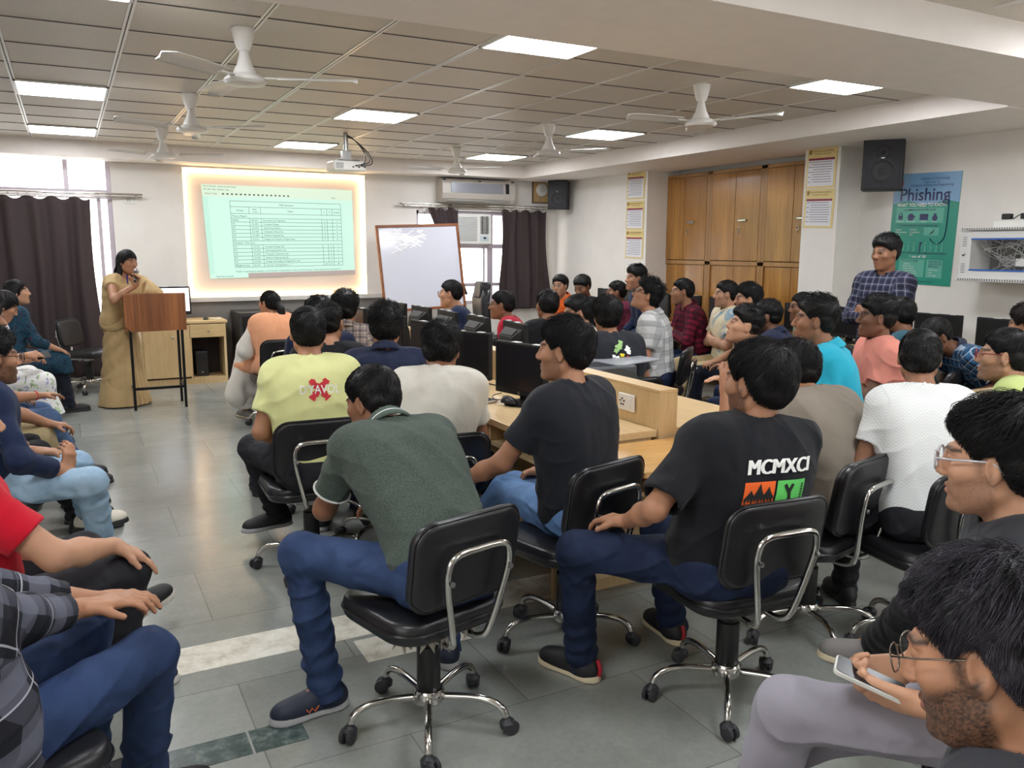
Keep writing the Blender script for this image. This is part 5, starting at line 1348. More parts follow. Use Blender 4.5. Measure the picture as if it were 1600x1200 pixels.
        if sp.get('fem'):
            for a in (-1, 1): P.append(ell(ch + fw * 0.085 * s + X * a * 0.07 * s - d2 * 0.0, np.array([X, fw, d2]), np.array([0.062, 0.06, 0.062]) * s + o, 0.04))
        return P
    # ---- body, one skin
    B = torso(-0.006) + [cap(nb - d3 * 0.05 * s, hc - HR[2] * 0.06 * hs - HR[1] * 0.018 * hs, (0.062 if not sp.get('fem') else 0.052) * s, (0.054 if not sp.get('fem') else 0.047) * s, 0.03)]
    for nm in 'LR':
        A_ = arms[nm]; am = sp.get('armr', 1.0)
        B += [cap(A_['S'], A_['E'], 0.048 * s * am, 0.039 * s * am, 0.03), cap(A_['E'], A_['E'] * 0.6 + A_['W'] * 0.4, 0.039 * s * am, 0.038 * s * am, 0.02), cap(A_['E'] * 0.6 + A_['W'] * 0.4, A_['W'], 0.038 * s * am, 0.025 * s, 0.02)]
        G = legs[nm]; B += [cap(G['J'], G['K'], 0.076 * s, 0.05 * s, 0.04), cap(G['K'], G['A'], 0.05 * s, 0.035 * s, 0.03), cap(G['A'], G['A'] + G['fd'] * 0.12 * s - 0.05 * s * np.cross(nrm(np.cross(G['fd'], [0, 0, 1.0])), G['fd']), 0.034 * s, 0.026 * s, 0.02)]
    hand = []
    for nm in 'LR':
        A_ = arms[nm]; hand += hand_prims(A_['W'], A_['hd'], A_['pn'], -A_['a'], A_['c'], s, 1.0, A_['th'])
    B = B + hand + head_prims(hc, HR, hs, sp.get('fem'), sp.get('jaw', 1.0), h < 0.0056)
    V, F = sdf_mesh(B, h)
    tone = lin3(SKIN[sp.get('skin', 2)]); q = (V - hc) @ HR.T / hs
    col = np.tile(tone, (len(V), 1)) * (1 + 0.05 * np.sin(V[:, :1] * 23 + V[:, 2:] * 31))
    hm = (np.linalg.norm(q, axis=1) < 0.16)
    def blend(mask, c, amt): m = (np.clip(mask, 0, 1) * amt * hm)[:, None]; col[:] = col * (1 - m) + np.asarray(c) * m
    blend(1 - np.abs(q[:, 2] + 0.064) / 0.013 - np.maximum(np.abs(q[:, 0]) - 0.017, 0) * 90 - (q[:, 1] < 0.08) * 5, lin3((150, 82, 76) if not sp.get('lip') else sp['lip']), 0.75)
    bd = sp.get('beard', 0)
    if bd:
        jl = np.clip((-0.021 - q[:, 2] + 0.45 * (0.045 - q[:, 1])) / 0.013, 0, 1) * np.clip((q[:, 1] + 0.012) / 0.012, 0, 1) * np.clip((q[:, 2] + 0.135) / 0.02, 0, 1)
        mo = np.clip(1 - np.abs(q[:, 2] + 0.049) / 0.008, 0, 1) * (np.abs(q[:, 0]) < 0.027) * (q[:, 1] > 0.07)
        lipm = np.clip(1 - np.abs(q[:, 2] + 0.0655) / 0.012, 0, 1) * (np.abs(q[:, 0]) < 0.022) * (q[:, 1] > 0.08)
        sb = np.clip(1 - np.abs(q[:, 1] - 0.022) / 0.016, 0, 1) * (q[:, 2] < 0.022) * (q[:, 2] > -0.07)
        blend(np.maximum(np.maximum(jl, mo), sb) * (1 - lipm) * (0.62 + 0.38 * np.random.RandomState(5).rand(len(V))), (0.012, 0.010, 0.009), bd)
    kf = float(np.clip(dist / 3.5, 1, 1.7))
    for a in (-1, 1):
        bx = q[:, 0] * a; br = np.clip(1.4 - np.abs(q[:, 2] - (0.031 + 0.05 * np.minimum(bx - 0.012, 0.018) - 0.18 * np.maximum(bx - 0.036, 0))) / (0.0042 * kf), 0, 1) * (bx > 0.011) * (bx < 0.053) * (q[:, 1] > 0.05)
        blend(br, (0.012, 0.010, 0.009), 0.9)
        ey = np.clip(1.5 - np.hypot((bx - 0.031) / (0.0135 * (0.6 + 0.4 * kf)), (q[:, 2] - 0.008) / (0.0052 * kf)), 0, 1) * (q[:, 1] > 0.06)
        blend(ey, (0.035, 0.026, 0.022), 0.75 if not sp.get('closed') else 0.4)
    out['body'] = (V, F, col)
    # ---- garments
    def frame(axis):
        w = nrm(axis); u = nrm(np.cross(w, [0.1, 1.0, 0.05])); return np.array([u, np.cross(w, u), w])
    def pcoord(V):
        t0 = np.clip(((V - H) @ d2), 0, 1); dT = np.linalg.norm(V - (H + np.outer(np.clip((V - H) @ nrm(nb - H), 0, 0.5), nrm(nb - H))), axis=1) - 0.10
        pc = np.stack([(V - H) @ X, (V - H) @ fw, (V - H) @ nrm(nb - H)], 1)
        for nm in 'LR':
            A_ = arms[nm]
            for p0, p1 in ((A_['S'], A_['E']), (A_['E'], A_['W'])):
                ax = nrm(p1 - p0); t = np.clip((V - p0) @ ax, 0.02, np.linalg.norm(p1 - p0)); dA = np.linalg.norm(V - p0 - np.outer(t, ax), axis=1) - 0.02
                m = dA < dT; fr = frame(ax); pc[m] = (V[m] - p0) @ fr.T + np.array([0.03, 0.05, 0.11]); dT = np.where(m, dA, dT)
        return pc
    ph = sp.get('seed', 1) * 1.7
    def wrinkle(amp):
        def f(p):
            u = 52 * (p[:, 2] + 0.6 * np.abs(p[:, 0])) + 2.6 * np.sin(8 * p[:, 0] + 7 * p[:, 1] + ph) + 1.6 * np.sin(15 * p[:, 2] - 9 * p[:, 1] + ph)
            v = 44 * (p[:, 1] * 0.8 - p[:, 2] * 0.5 + 0.5 * p[:, 0]) + 2.4 * np.sin(9 * p[:, 2] + 11 * p[:, 0] - ph)
            m1 = np.clip(0.25 + 1.1 * np.sin(7 * p[:, 0] + 6 * p[:, 2] + ph) * np.sin(8 * p[:, 1] + 5 * p[:, 2] + 2 * ph), 0, 1); m2 = np.clip(0.1 + np.sin(9 * p[:, 2] + 6 * p[:, 0] + 3 * ph), 0, 1)
            low = np.clip(1 - ((p - H) @ d1 - 0.02) / 0.22, 0.25, 1)
            return -amp * (((1 - np.abs(np.sin(u / 2))) ** 2 - 0.25) * (m1 * 0.7 + low * 0.6) + ((1 - np.abs(np.sin(v / 2))) ** 2 - 0.25) * m2 * 0.7)
        return f
    alljo = np.array([H, wa, ch, nb, hc] + [arms[n][k] for n in 'LR' for k in 'SEW'] + [legs[n][k] for n in 'LR' for k in 'JKA'])
    top = sp.get('top')
    if top:
        o = 0.013 + top.get('loose', 0.0); P = torso(o); sl = top.get('sleeve', 0.66)
        for nm in 'LR':
            A_ = arms[nm]; S, E, Wr = A_['S'], A_['E'], A_['W']; am = sp.get('armr', 1.0)
            if top.get('nosleeve'): continue
            if sl <= 1:
                ax = nrm(E - S); L = np.linalg.norm(E - S) * sl; e = S + ax * L; rr0 = 0.058 * s * am + top.get('loose', 0) * .5; rr1 = (0.060 + top.get('sl_loose', 0.004)) * s * am
                def slv(p, S=S, ax=ax, L=L, e=e, rr0=rr0, rr1=rr1):
                    d = ev(cap(S, e + ax * 0.05, rr0, rr1), p); pl = (p - S) @ ax - L
                    inn = ev(cap(e - ax * 0.03, e + ax * 0.2, rr1 - max(0.011, 2.2 * h)), p); return np.maximum(np.maximum(d, pl), -np.maximum(inn, -0.035 - pl)) if h < 0.0047 else np.maximum(d, pl)
                P.append(fnp(slv, 0.035))
            else:
                P.append(cap(S, E, 0.058 * s * am, 0.053 * s * am, 0.035))
                ax = nrm(Wr - E); L = np.linalg.norm(Wr - E) * (sl - 1)
                def slv(p, E=E, ax=ax, L=L):
                    d = ev(cap(E, E + ax * (L + 0.05), 0.053 * s * am, 0.046 * s * am), p); pl = (p - E) @ ax - L; return np.maximum(d, pl)
                P.append(fnp(slv, 0.03))
        hem = top.get('hem', 0.12) * s; nr = top.get('neck', 0.070) * s; nd = nrm(hc - HR[2] * 0.06 - nb)
        nbk = nb + d2 * 0.012 * s - fw * 0.005
        nxt = nd * 0.6 + d2 * 0.4
        c1 = lambda p: np.where(((p - H) @ d1) < 0.14, -((p - H) @ d1) - hem, -0.3)
        nc = cap(nbk + nxt * 0.0 + fw * 0.008, nbk + nxt * 0.3, nr, nr)
        c2 = lambda p: np.maximum(-ev(nc, p), -1)
        c3 = lambda p: (p - nbk) @ nxt - 0.052
        V, F = sdf_mesh(P, h * 1.05, [c1, c2, c3], wrinkle(0.0075 * top.get('wr', 1.0)), bounds=(alljo.min(0) - 0.17, alljo.max(0) + 0.17))
        out['parts'].append(dict(name=top.get('name', 't_shirt'), V=V, F=F, mat=top['mat'], pc=pcoord(V), key='top'))
        if top.get('collar'):
            cR = np.array([X, nrm(fw - nxt * (fw @ nxt)), nrm(nxt)])
            def col_f(p):
                q = (p - nbk) @ cR.T; rad = np.hypot(q[:, 0], q[:, 1] * 1.03); hh = q[:, 2]
                rr = nr + 0.004 + 0.012 * np.clip((0.03 - hh) / 0.03, 0, 1.4) * (np.abs(hh - 0.02) < 1); d = np.abs(rad - rr) - 0.0048
                d = np.maximum(d, np.maximum(-0.012 - hh + 0.012 * np.cos(np.arctan2(q[:, 0], q[:, 1])), hh - 0.036 + 0.01 * (q[:, 1] > 0)))
                return np.maximum(d, 0.028 + 0.2 * (hh - 0.03) * -1 - np.hypot(q[:, 0], np.minimum(q[:, 1], 0)) * 1.0 - (q[:, 1] < 0) * 1)
            V, F = sdf_mesh([fnp(col_f, 0)], max(0.0042, h * 0.7), bounds=(nbk - 0.13, nbk + 0.13), pad=0.0)
            out['parts'].append(dict(name='collar', V=V, F=F, mat=top['collar'], pc=(V - nbk) @ cR.T, key='collar', sub='top'))
        if top.get('trim'):
            for nm in 'LR':
                A_ = arms[nm]; ax = nrm(A_['E'] - A_['S']); L = np.linalg.norm(A_['E'] - A_['S']) * sl; e = A_['S'] + ax * (L - 0.006); fr = frame(ax); rr1 = (0.060 + top.get('sl_loose', 0.004)) * s * sp.get('armr', 1.0) + 0.0015
                out['parts'].append(dict(name='sleeve_trim', ring=(e, fr, rr1), mat=top['trim'], sub='top'))
    bot = sp.get('bottom')
    if bot:
        o = 0.011 + bot.get('loose', 0.0); P = [cap(H + np.array([-0.088 * s, -0.045, 0.012]), H + np.array([0.088 * s, -0.045, 0.012]), (0.108 * bulk + 0.006) * s, None, 0.05), cap(H + d1 * 0.08 * s - X * 0.07 * s, H + d1 * 0.08 * s + X * 0.07 * s, (0.10 * bulk + 0.006) * s, None, 0.05)]
        for nm in 'LR':
            G = legs[nm]; P.append(cap(G['J'], G['K'], (0.080 + o) * s, (0.056 + o) * s, 0.03))
            ax = nrm(G['A'] - G['K']); L = np.linalg.norm(G['A'] - G['K']) - bot.get('short', -0.04); w = bot.get('flare', 0.0)
            def leg(p, K=G['K'], A=G['A'], ax=ax, L=L, w=w):
                d = ev(cap(K, A + ax * 0.06, (0.055 + o) * s, (0.047 + o + w) * s), p); d = d + 0.0035 * np.sin(95 * ((p - K) @ ax) + 6 * p[:, 0]) * np.clip(((p - K) @ ax - 0.24) / 0.1, 0, 1); return np.maximum(d, (p - K) @ ax - L)
            P.append(fnp(leg, 0.035))
        c1 = lambda p: np.where(np.abs((p - H) @ d1) < 0.3, ((p - H) @ d1) - 0.12 * s, -0.3)
        V, F = sdf_mesh(P, h * 1.1, [lambda p: np.where(p[:, 1] < 0.09, (p - H) @ nrm(d1 * 0.6 + np.array([0, 0, 0.4])) - 0.125 * s, -0.3)], wrinkle(0.0075), bounds=(np.minimum(alljo.min(0), H - 0.1) - 0.15, alljo.max(0) * np.array([1, 1, 0]) + np.array([0.15, 0.15, max(hz, legs['L']['K'][2], legs['R']['K'][2]) + 0.15])))
        pcv = V - H
        for nm in 'LR':
            G = legs[nm]; ax = nrm(G['A'] - G['K']); m = (((V - G['K']) @ ax) > 0.02) & ((V[:, 0] * G['a'] > 0) | True) & (np.linalg.norm(V - G['K'] - np.outer((V - G['K']) @ ax, ax), axis=1) < 0.12)
            pcv[m] = (V[m] - G['K']) @ frame(ax).T
        out['parts'].append(dict(name=bot.get('name', 'trousers'), V=V, F=F, mat=bot['mat'], pc=pcv, key='bottom'))
    shoe = sp.get('shoe')
    if shoe:
        for nm in 'LR':
            G = legs[nm]
            if sp.get('noshoe' + nm): continue
            fd = G['fd']; flat = G['A'][2] < 0.16; zz = np.array([0, 0, 1.0]); sd = nrm(np.cross(fd, zz)); upv = np.cross(sd, fd)
            if not flat: A0 = G['A'] - upv * 0.085
            else: A0 = np.array([G['A'][0], G['A'][1], 0.0])
            Rf = np.array([sd, fd, upv]); q = lambda x, y, z: A0 + (sd * x + fd * y + upv * z) * s
            P = [ell(q(0, -0.03, 0.042), Rf, np.array([0.038, 0.05, 0.045]) * s, 0.03), ell(q(0, 0.07, 0.034), Rf, np.array([0.042, 0.105, 0.04]) * s, 0.03), ell(q(0.004, 0.14, 0.03), Rf, np.array([0.044, 0.055, 0.034]) * s, 0.03), cap(q(0, -0.014, 0.05), q(0, -0.004, 0.105), 0.046 * s, 0.046 * s, 0.03), cap(q(0, 0.03, 0.062), q(0, 0.095, 0.042), 0.036 * s, 0.03 * s, 0.03)]
            hs_ = max(0.0042, h * 0.8)
            bnd = (np.min([q(x, y, z) for x in (-.06, .06) for y in (-.09, .21) for z in (0, .13)], 0), np.max([q(x, y, z) for x in (-.06, .06) for y in (-.09, .21) for z in (0, .13)], 0))
            sole_t = shoe.get('st', 0.026)
            top_in = cap(q(0, -0.012, 0.08), q(0, 0.0, 0.2), 0.039 * s)
            V, F = sdf_mesh(P, hs_, [lambda p: -((p - A0) @ upv) + sole_t * 0.7 * s, lambda p: ((p - A0) @ upv) - (0.092 - 0.012 * np.cos(np.clip(((p - A0) @ fd) * 40, -3.14, 3.14))) * s - 0.25 * np.abs((p - A0) @ fd + 0.0) * 0, lambda p: -ev(top_in, p)], bounds=bnd, pad=0.012)
            out['parts'].append(dict(name='shoe', V=V, F=F, mat=shoe['mat'], pc=(V - A0) @ Rf.T, key='shoe' + nm))
            if dist < 5.5:
                Vs_, Fs_ = sdf_mesh([cap(q(0, -0.012, 0.05), G['A'] + nrm(G['K'] - G['A']) * 0.09, 0.043 * s, 0.044 * s), cap(q(0, 0.0, 0.076), q(0, 0.075, 0.048), 0.041 * s, 0.034 * s, 0.02)], hs_)
                out['parts'].append(dict(name='sock', V=Vs_, F=Fs_, mat=sp.get('sock', MT['sock_dark']), pc=Vs_))
                lc = []
                for k_ in range(4): yk = 0.035 + 0.019 * k_; zk = 0.1 - 0.0135 * k_ - 0.004 * k_; lc.append([q(0.026 * math.sin(t), yk + 0.004 * math.sin(3 * t), zk - 0.012 * (1 - math.cos(t)) * 1.2 + 0.002) for t in np.linspace(-1.3, 1.3, 9)])
                out['parts'].append(dict(name='lace', tubes=lc, r=0.0032, mat=shoe.get('lace', MT['lace_grey']), sub='shoe' + nm))
                if shoe.get('tab'): out['parts'].append(dict(name='heel_tab', tubes=[[q(0, -0.083, 0.03), q(0, -0.088, 0.055), q(0, -0.076, 0.088)]], r=0.008, mat=shoe['tab'], sub='shoe' + nm))
                if shoe.get('mark'):
                    for sx in (-1, 1): out['parts'].append(dict(name='side_mark', tubes=[[q(sx * 0.0445, 0.085, 0.045), q(sx * 0.0445, 0.075, 0.032), q(sx * 0.0445, 0.065, 0.045), q(sx * 0.0445, 0.055, 0.032), q(sx * 0.0425, 0.04, 0.048)]], r=0.0028, mat=shoe['mark'], sub='shoe' + nm))
            P2 = [ell(q(0, -0.03, 0.0), Rf, np.array([0.043, 0.055, 0.06]) * s, 0.03), ell(q(0, 0.07, 0.0), Rf, np.array([0.042, 0.11, 0.06]) * s, 0.03), ell(q(0.004, 0.14, 0.0), Rf, np.array([0.049, 0.062, 0.06]) * s, 0.03)]
            V, F = sdf_mesh(P2, hs_, [lambda p: -((p - A0) @ upv) + 0.001, lambda p: ((p - A0) @ upv) - sole_t * s], bounds=bnd, pad=0.012)
            out['parts'].append(dict(name='sole', V=V, F=F, mat=shoe['sole'], pc=V, sub='shoe' + nm))
    # ---- hair
    hst = sp.get('hair', 'short')
    n_str = int(np.clip(15000 / max(0.8, dist) ** 1.15, 600, 7500)); rs = float(np.clip(0.0007 * dist ** 0.55, 0.0007, 0.0026))
    V, F = hair_mesh(hst, float(np.clip(h * 0.9, 0.004, 0.008)), sp.get('seed', 1) * 7 + 3, n_str, sp.get('fem', False), sp.get('hvol', 1.0), rs)
    out['hair'] = ((V * hs) @ HR + hc, F, (V if True else None))
    out.update(H=H, d1=d1, d2=d2, X=X, fw=fw, nb=nb, ch=ch, wa=wa, legs=legs, s=s, h=h, dist=dist)
    ex = sp.get('extra')
    if ex: EXTRA[ex](out, sp)
    return out

EXTRA = {}

# ------------------------------------------------------------------ cloth, skin and hair materials
def skin_mat():
    n = NT('skin'); a = n.n('ShaderNodeVertexColor', layer_name='Col'); v = n.coord()
    n.col(n.mix(n.math('MULTIPLY', n.noise(v, 60, 3), 0.06), a.outputs['Color'], (0.30, 0.12, 0.08, 1)))
    n.bump(n.noise(v, 500, 3), 0.08, 0.002); n.set(0.5, spec=0.35)
    n.b.inputs['Subsurface Weight'].default_value = 0.0
    return n.m
SKINM = skin_mat()
def hair_mat(name, c1, c2, rough=0.55):
    n = NT(name); v = n.coord(); n.col(n.ramp(n.noise(v, 26, 3), [(0.35, srgb(*c1)), (0.7, srgb(*c2))])); n.bump(n.noise(n.coord(scale=(1, 1, 0.35)), 420, 3), 0.25, 0.002); return n.set(rough, spec=0.32)
HAIRM = {'black': hair_mat('black_hair', (11, 10, 11), (24, 22, 23)), 'grey': hair_mat('ash_black_hair', (22, 20, 24), (74, 70, 80), 0.36), 'brown': hair_mat('dark_brown_hair', (20, 15, 12), (46, 36, 30))}
CLOTH = {}
def cloth(name, rgb, rgb2=None, rough=0.85, weave=700, hs=0.0, wr=0.5, heather=0.0):
    if name in CLOTH: return CLOTH[name]
    n = NT(name); v = n.coord(); c = srgb(*rgb)
    d = srgb(*rgb2) if rgb2 else tuple(x * 0.86 for x in c[:3]) + (1,)
    if heather: f = n.noise(v, 260, 2, 0.7); n.col(n.ramp(f, [(0.38, d), (0.62, c)]))
    else: n.col(n.mix(n.math('MULTIPLY', n.noise(v, 14, 4, 0.6), 0.35), c, d))
    big = n.n('ShaderNodeTexNoise'); big.inputs['Scale'].default_value = 6.5; big.inputs['Detail'].default_value = 1.5; big.inputs['Distortion'].default_value = 0.5; n.l(n.coord(scale=(1, 1, 0.7)), big.inputs['Vector'])
    f2 = n.math('ADD', n.math('MULTIPLY', big.outputs['Fac'], 1.0), n.math('MULTIPLY', n.noise(v, weave, 2), 0.03))
    n.bump(f2, wr * 1.5, 0.06); n.set(rough, spec=0.2); n.b.inputs['Sheen Weight'].default_value = 0.08
    CLOTH[name] = n.m; return n.m
def denim(name, rgb, rgb2, wr=0.45):
    if name in CLOTH: return CLOTH[name]
    n = NT(name); v = n.coord('pc'); f = n.noise(v, 5, 5, 0.6); g = n.noise(n.coord('pc', (1, 1, 0.15)), 260, 2, 0.6)
    n.col(n.mix(n.math('MULTIPLY', g, 0.35), n.ramp(f, [(0.36, srgb(*rgb)), (0.66, srgb(*rgb2))]), srgb(*rgb2)))
    big = n.n('ShaderNodeTexNoise'); big.inputs['Scale'].default_value = 8; big.inputs['Detail'].default_value = 1.5; big.inputs['Distortion'].default_value = 0.6; n.l(n.coord(), big.inputs['Vector'])
    n.bump(big.outputs['Fac'], wr * 1.6, 0.05); n.set(0.8, spec=0.2); CLOTH[name] = n.m; return n.m
def plaid(name, base, stripes, px, pz, rough=0.85):
    """woven checks from the garment's own coordinates: stripes = (colour, offset, width) in both directions"""
    if name in CLOTH: return CLOTH[name]
    n = NT(name); v = n.coord('pc'); x, y, z = n.sep(v); c = srgb(*base)
    for cc, o, w, amt in stripes:
        fx = n.math('LESS_THAN', n.math('FRACT', n.math('ADD', n.math('DIVIDE', x, px), o + 20)), w); fz = n.math('LESS_THAN', n.math('FRACT', n.math('ADD', n.math('DIVIDE', z, pz), o + 20)), w)
        c = n.mix(n.math('MULTIPLY', fx, amt), c, srgb(*cc)); c = n.mix(n.math('MULTIPLY', fz, amt), c, srgb(*cc))
    n.col(c); big = n.n('ShaderNodeTexNoise'); big.inputs['Scale'].default_value = 7; big.inputs['Detail'].default_value = 1.5; big.inputs['Distortion'].default_value = 0.5; n.l(n.coord(), big.inputs['Vector']); n.bump(big.outputs['Fac'], 0.45, 0.05)
    n.set(rough, spec=0.2); CLOTH[name] = n.m; return n.m
def zigzag(name):
    n = NT(name); v = n.coord('pc'); x, y, z = n.sep(v)
    zz = n.math('MULTIPLY', n.math('ABSOLUTE', n.math('SUBTRACT', n.math('FRACT', n.math('ADD', n.math('DIVIDE', x, 0.045), 20.0)), 0.5)), 0.05)
    st = n.math('FRACT', n.math('ADD', n.math('DIVIDE', n.math('ADD', z, zz), 0.014), 40.0)); g = n.math('LESS_THAN', st, 0.32)
    n.col(n.mix(n.math('MULTIPLY', g, 0.55), srgb(226, 228, 226), srgb(196, 200, 200))); n.bump(n.math('MULTIPLY', g, -1.0), 0.5, 0.003); n.set(0.85, spec=0.2); CLOTH[name] = n.m; return n.m
def blotch(name, stops, sc=6, dist=1.5):
    n = NT(name); v = n.coord(); b = n.n('ShaderNodeTexNoise'); b.inputs['Scale'].default_value = sc; b.inputs['Detail'].default_value = 4; b.inputs['Distortion'].default_value = dist; n.l(v, b.inputs['Vector'])
    n.col(n.ramp(b.outputs['Fac'], [(p, srgb(*c)) for p, c in stops])); n.bump(n.noise(v, 12, 3), 0.4, 0.02); n.set(0.85, spec=0.2); CLOTH[name] = n.m; return n.m
def collar_stripe(name, rgb, rgb2):
    n = NT(name); x, y, z = n.sep(n.coord('pc')); m = n.math('MULTIPLY', n.math('GREATER_THAN', z, 0.0), n.math('LESS_THAN', z, 0.007))
    n.col(n.mix(m, srgb(*rgb), srgb(*rgb2))); n.set(0.85, spec=0.2); CLOTH[name] = n.m; return n.m
# ------------------------------------------------------------------ special garments
def ex_sari(out, sp):
    H, X, d1, d2, nb, ch, wa, s = (out[k] for k in ('H', 'X', 'd1', 'd2', 'nb', 'ch', 'wa', 's')); fw = out['fw']
    def skirt(p):
        t = np.clip((H[2] + 0.14 - p[:, 2]) / (H[2] + 0.14), 0, 1); c = np.array([0, 0.0, 0])
        a = np.arctan2(p[:, 0], p[:, 1]); fr = np.clip(1.25 - np.abs(a) / 0.85, 0, 1)
        r = (0.155 + 0.03 * np.sin(np.clip(t * 3.2, 0, 1.57)) + 0.10 * t ** 2.2) * s + 0.011 * fr * t * np.sin(22 * a) + 0.006 * np.sin(7 * a + 5 * t + 8 * p[:, 2]) * t + 0.006 * np.sin(40 * p[:, 2] + 6 * a) * (1 - fr) * (t < 0.7)
        return (np.hypot(p[:, 0], (p[:, 1] + 0.01) * 1.12) - r) * 0.8
    P = [fnp(skirt, 0.02)]
    V, F = sdf_mesh(P, 0.009, [lambda p: p[:, 2] - H[2] - 0.13, lambda p: 0.012 - p[:, 2]], bounds=((-0.36, -0.36, 0), (0.36, 0.36, H[2] + 0.15)))
    out['parts'].append(dict(name='sari_skirt', V=V, F=F, mat=sp['sari'], pc=V, key='skirt'))
    # the loose end: round the waist, over the chest to the left shoulder and down behind it
    L = out['arms']['L']; o = 0.03
    T = [cap(wa - X * 0.075, wa + X * 0.075, 0.108 + o - 0.012, None, 0.05), cap(wa - d1 * 0.1 - X * 0.075, wa - d1 * 0.1 + X * 0.075, 0.118 + o, None, 0.05), cap(ch - X * 0.09, ch + X * 0.09, 0.112 + o - 0.006, None, 0.05),
         cap(ch + d2 * 0.075 - X * 0.11, ch + d2 * 0.075 + X * 0.11, 0.088 + o, None, 0.05), cap(ch + d2 * 0.06, L['S'], 0.064 + o, 0.056 + o, 0.04), cap(L['S'], L['E'] * 0.8 + L['S'] * 0.2, 0.075, 0.085, 0.04), cap(nb - d2 * 0.01, L['S'], 0.05 + o * .8, 0.05 + o, 0.03)]
    for a in (-1, 1): T.append(ell(ch + fw * 0.09 + X * a * 0.07, np.array([X, fw, d2]), np.array([0.07, 0.06, 0.07]) + 0.018, 0.04))
    def clip(p):
        x = (p - wa) @ X; z = (p - wa) @ d2
        return (z - 0.10 + 1.15 * (x + 0.03)) * 0.65
    def fold(p): return 0.004 * np.sin(70 * ((p - wa) @ nrm(d2 + X * 0.9)) + 4 * p[:, 1])
    V, F = sdf_mesh(T, 0.008, [clip, lambda p: (p - nb) @ d2 - 0.03, lambda p: -ev(cap(nb, nb + d2 * 0.2, 0.068, 0.08), p)], fold, bounds=((-0.4, -0.3, 0.7), (0.3, 0.35, 1.55)))
    out['parts'].append(dict(name='sari_drape', V=V, F=F, mat=sp['sari'], pc=V, key='drape'))
EXTRA['sari'] = ex_sari

def ex_skirt(out, sp):
    H, s = out['H'], out['s']; lg = out['legs']; P = [cap(H + np.array([-0.09, -0.03, 0.02]), H + np.array([0.09, -0.03, 0.02]), 0.135 * s, None, 0.06)]
    ln = sp['skirt'].get('len', 0.30); g = sp['skirt'].get('r', 0.1)
    for nm in 'LR': P.append(cap(lg[nm]['J'], lg[nm]['K'], 0.10 * s, 0.085 * s, 0.07)); P.append(cap(lg[nm]['K'], lg[nm]['K'] + np.array([0, 0.03, -ln]), 0.09 * s, g, 0.09))
    mK = (lg['L']['K'] + lg['R']['K']) / 2; P.append(cap(H + np.array([0, 0.1, 0.02]), mK + np.array([0, 0, 0.0]), 0.09, 0.07, 0.08)); P.append(cap(mK, mK + np.array([0, 0.02, -ln]), 0.08, g, 0.09))
    zb = mK[2] - ln
    V, F = sdf_mesh(P, out['h'] * 1.1, [lambda p: np.where(p[:, 1] > 0.25, zb - p[:, 2], H[2] - 0.12 - p[:, 2])], lambda p: 0.006 * np.sin(28 * p[:, 0] + 16 * p[:, 2] + 2 * np.sin(14 * p[:, 1])) + 0.003 * np.sin(60 * p[:, 0] + 9 * p[:, 1]))
    out['parts'].append(dict(name=sp['skirt'].get('name', 'skirt'), V=V, F=F, mat=sp['skirt']['mat'], pc=V - H, key='skirt'))
    if sp.get('dupatta'):
        d2, nb, X, fw, ch = out['d2'], out['nb'], out['X'], out['fw'], out['ch']; L = out['arms']['L']
        Q = [cap(L['S'] + d2 * 0.01, L['E'] + np.array([0, 0.02, 0.02]), 0.06, 0.075, 0.04), cap(L['E'], L['W'] + np.array([0, 0, 0.02]), 0.075, 0.075, 0.05), cap(L['W'], L['W'] + np.array([-0.07, 0.06, -0.40]), 0.08, 0.125, 0.06), cap(L['W'] + np.array([0.05, 0, -.02]), L['W'] + np.array([0.1, 0.02, -0.36]), 0.07, 0.09, 0.05)]
        V, F = sdf_mesh(Q, out['h'], [], lambda p: 0.006 * np.sin(55 * p[:, 0] + 30 * p[:, 1] + 12 * p[:, 2]))
        out['parts'].append(dict(name='dupatta', V=V, F=F, mat=sp['dupatta'], pc=V, key='dupatta'))
EXTRA['skirt'] = ex_skirt

# ------------------------------------------------------------------ building the people in the scene
EYEW = plain('eye_white', (214, 206, 200), 0.25); IRIS = plain('dark_iris', (24, 14, 10), 0.15)
def eyeglasses(root, out, style):
    HR, hc, hs = out['HR'], out['hc'], out['hs']; w = lambda P: (np.asarray(P, float) * hs) @ HR + hc
    mats = {'black': plain('glasses_black', (18, 18, 20), 0.3), 'clear': plain('glasses_clear_frame', (190, 188, 194), 0.12, 0.1), 'red': plain('glasses_red', (128, 24, 36), 0.3), 'metal': plain('glasses_metal', (120, 112, 104), 0.25, 0.9)}
    m = mats[style]; r = 0.0021 if style in ('black', 'red') else (0.0026 if style == 'clear' else 0.0013)
    f = MB(); lens = []
    for a in (-1, 1):
        q = [(a * (0.033 + 0.0245 * abs(math.cos(t)) ** 0.75 * (1 if math.cos(t) > 0 else -1)), 0.113 - 0.18 * (0.0245 * math.cos(t) + 0.012) * 0.5, 0.004 + 0.0185 * abs(math.sin(t)) ** 0.8 * (1 if math.sin(t) > 0 else -1)) for t in np.linspace(0, 2 * PI, 28, endpoint=False)]
        f.tube(w(q), r * hs, 6, True); lens.append(w(q))
        f.tube(w([(a * 0.058, 0.108, 0.012), (a * 0.074, 0.07, 0.014), (a * 0.081, 0.0, 0.016), (a * 0.082, -0.012, 0.008), (a * 0.08, -0.024, -0.01)]), r * hs, 6)
    f.tube(w([(-0.0095, 0.113, 0.008), (0, 0.1165, 0.012), (0.0095, 0.113, 0.008)]), r * hs, 6)
    g = f.build('eyeglasses', m, root, smooth=True, angle=180)
    for L in lens:
        MB().add(np.vstack([L, L.mean(0)[None]]), [(i, (i + 1) % len(L), len(L)) for i in range(len(L))]).build('lens', GLASS, g)

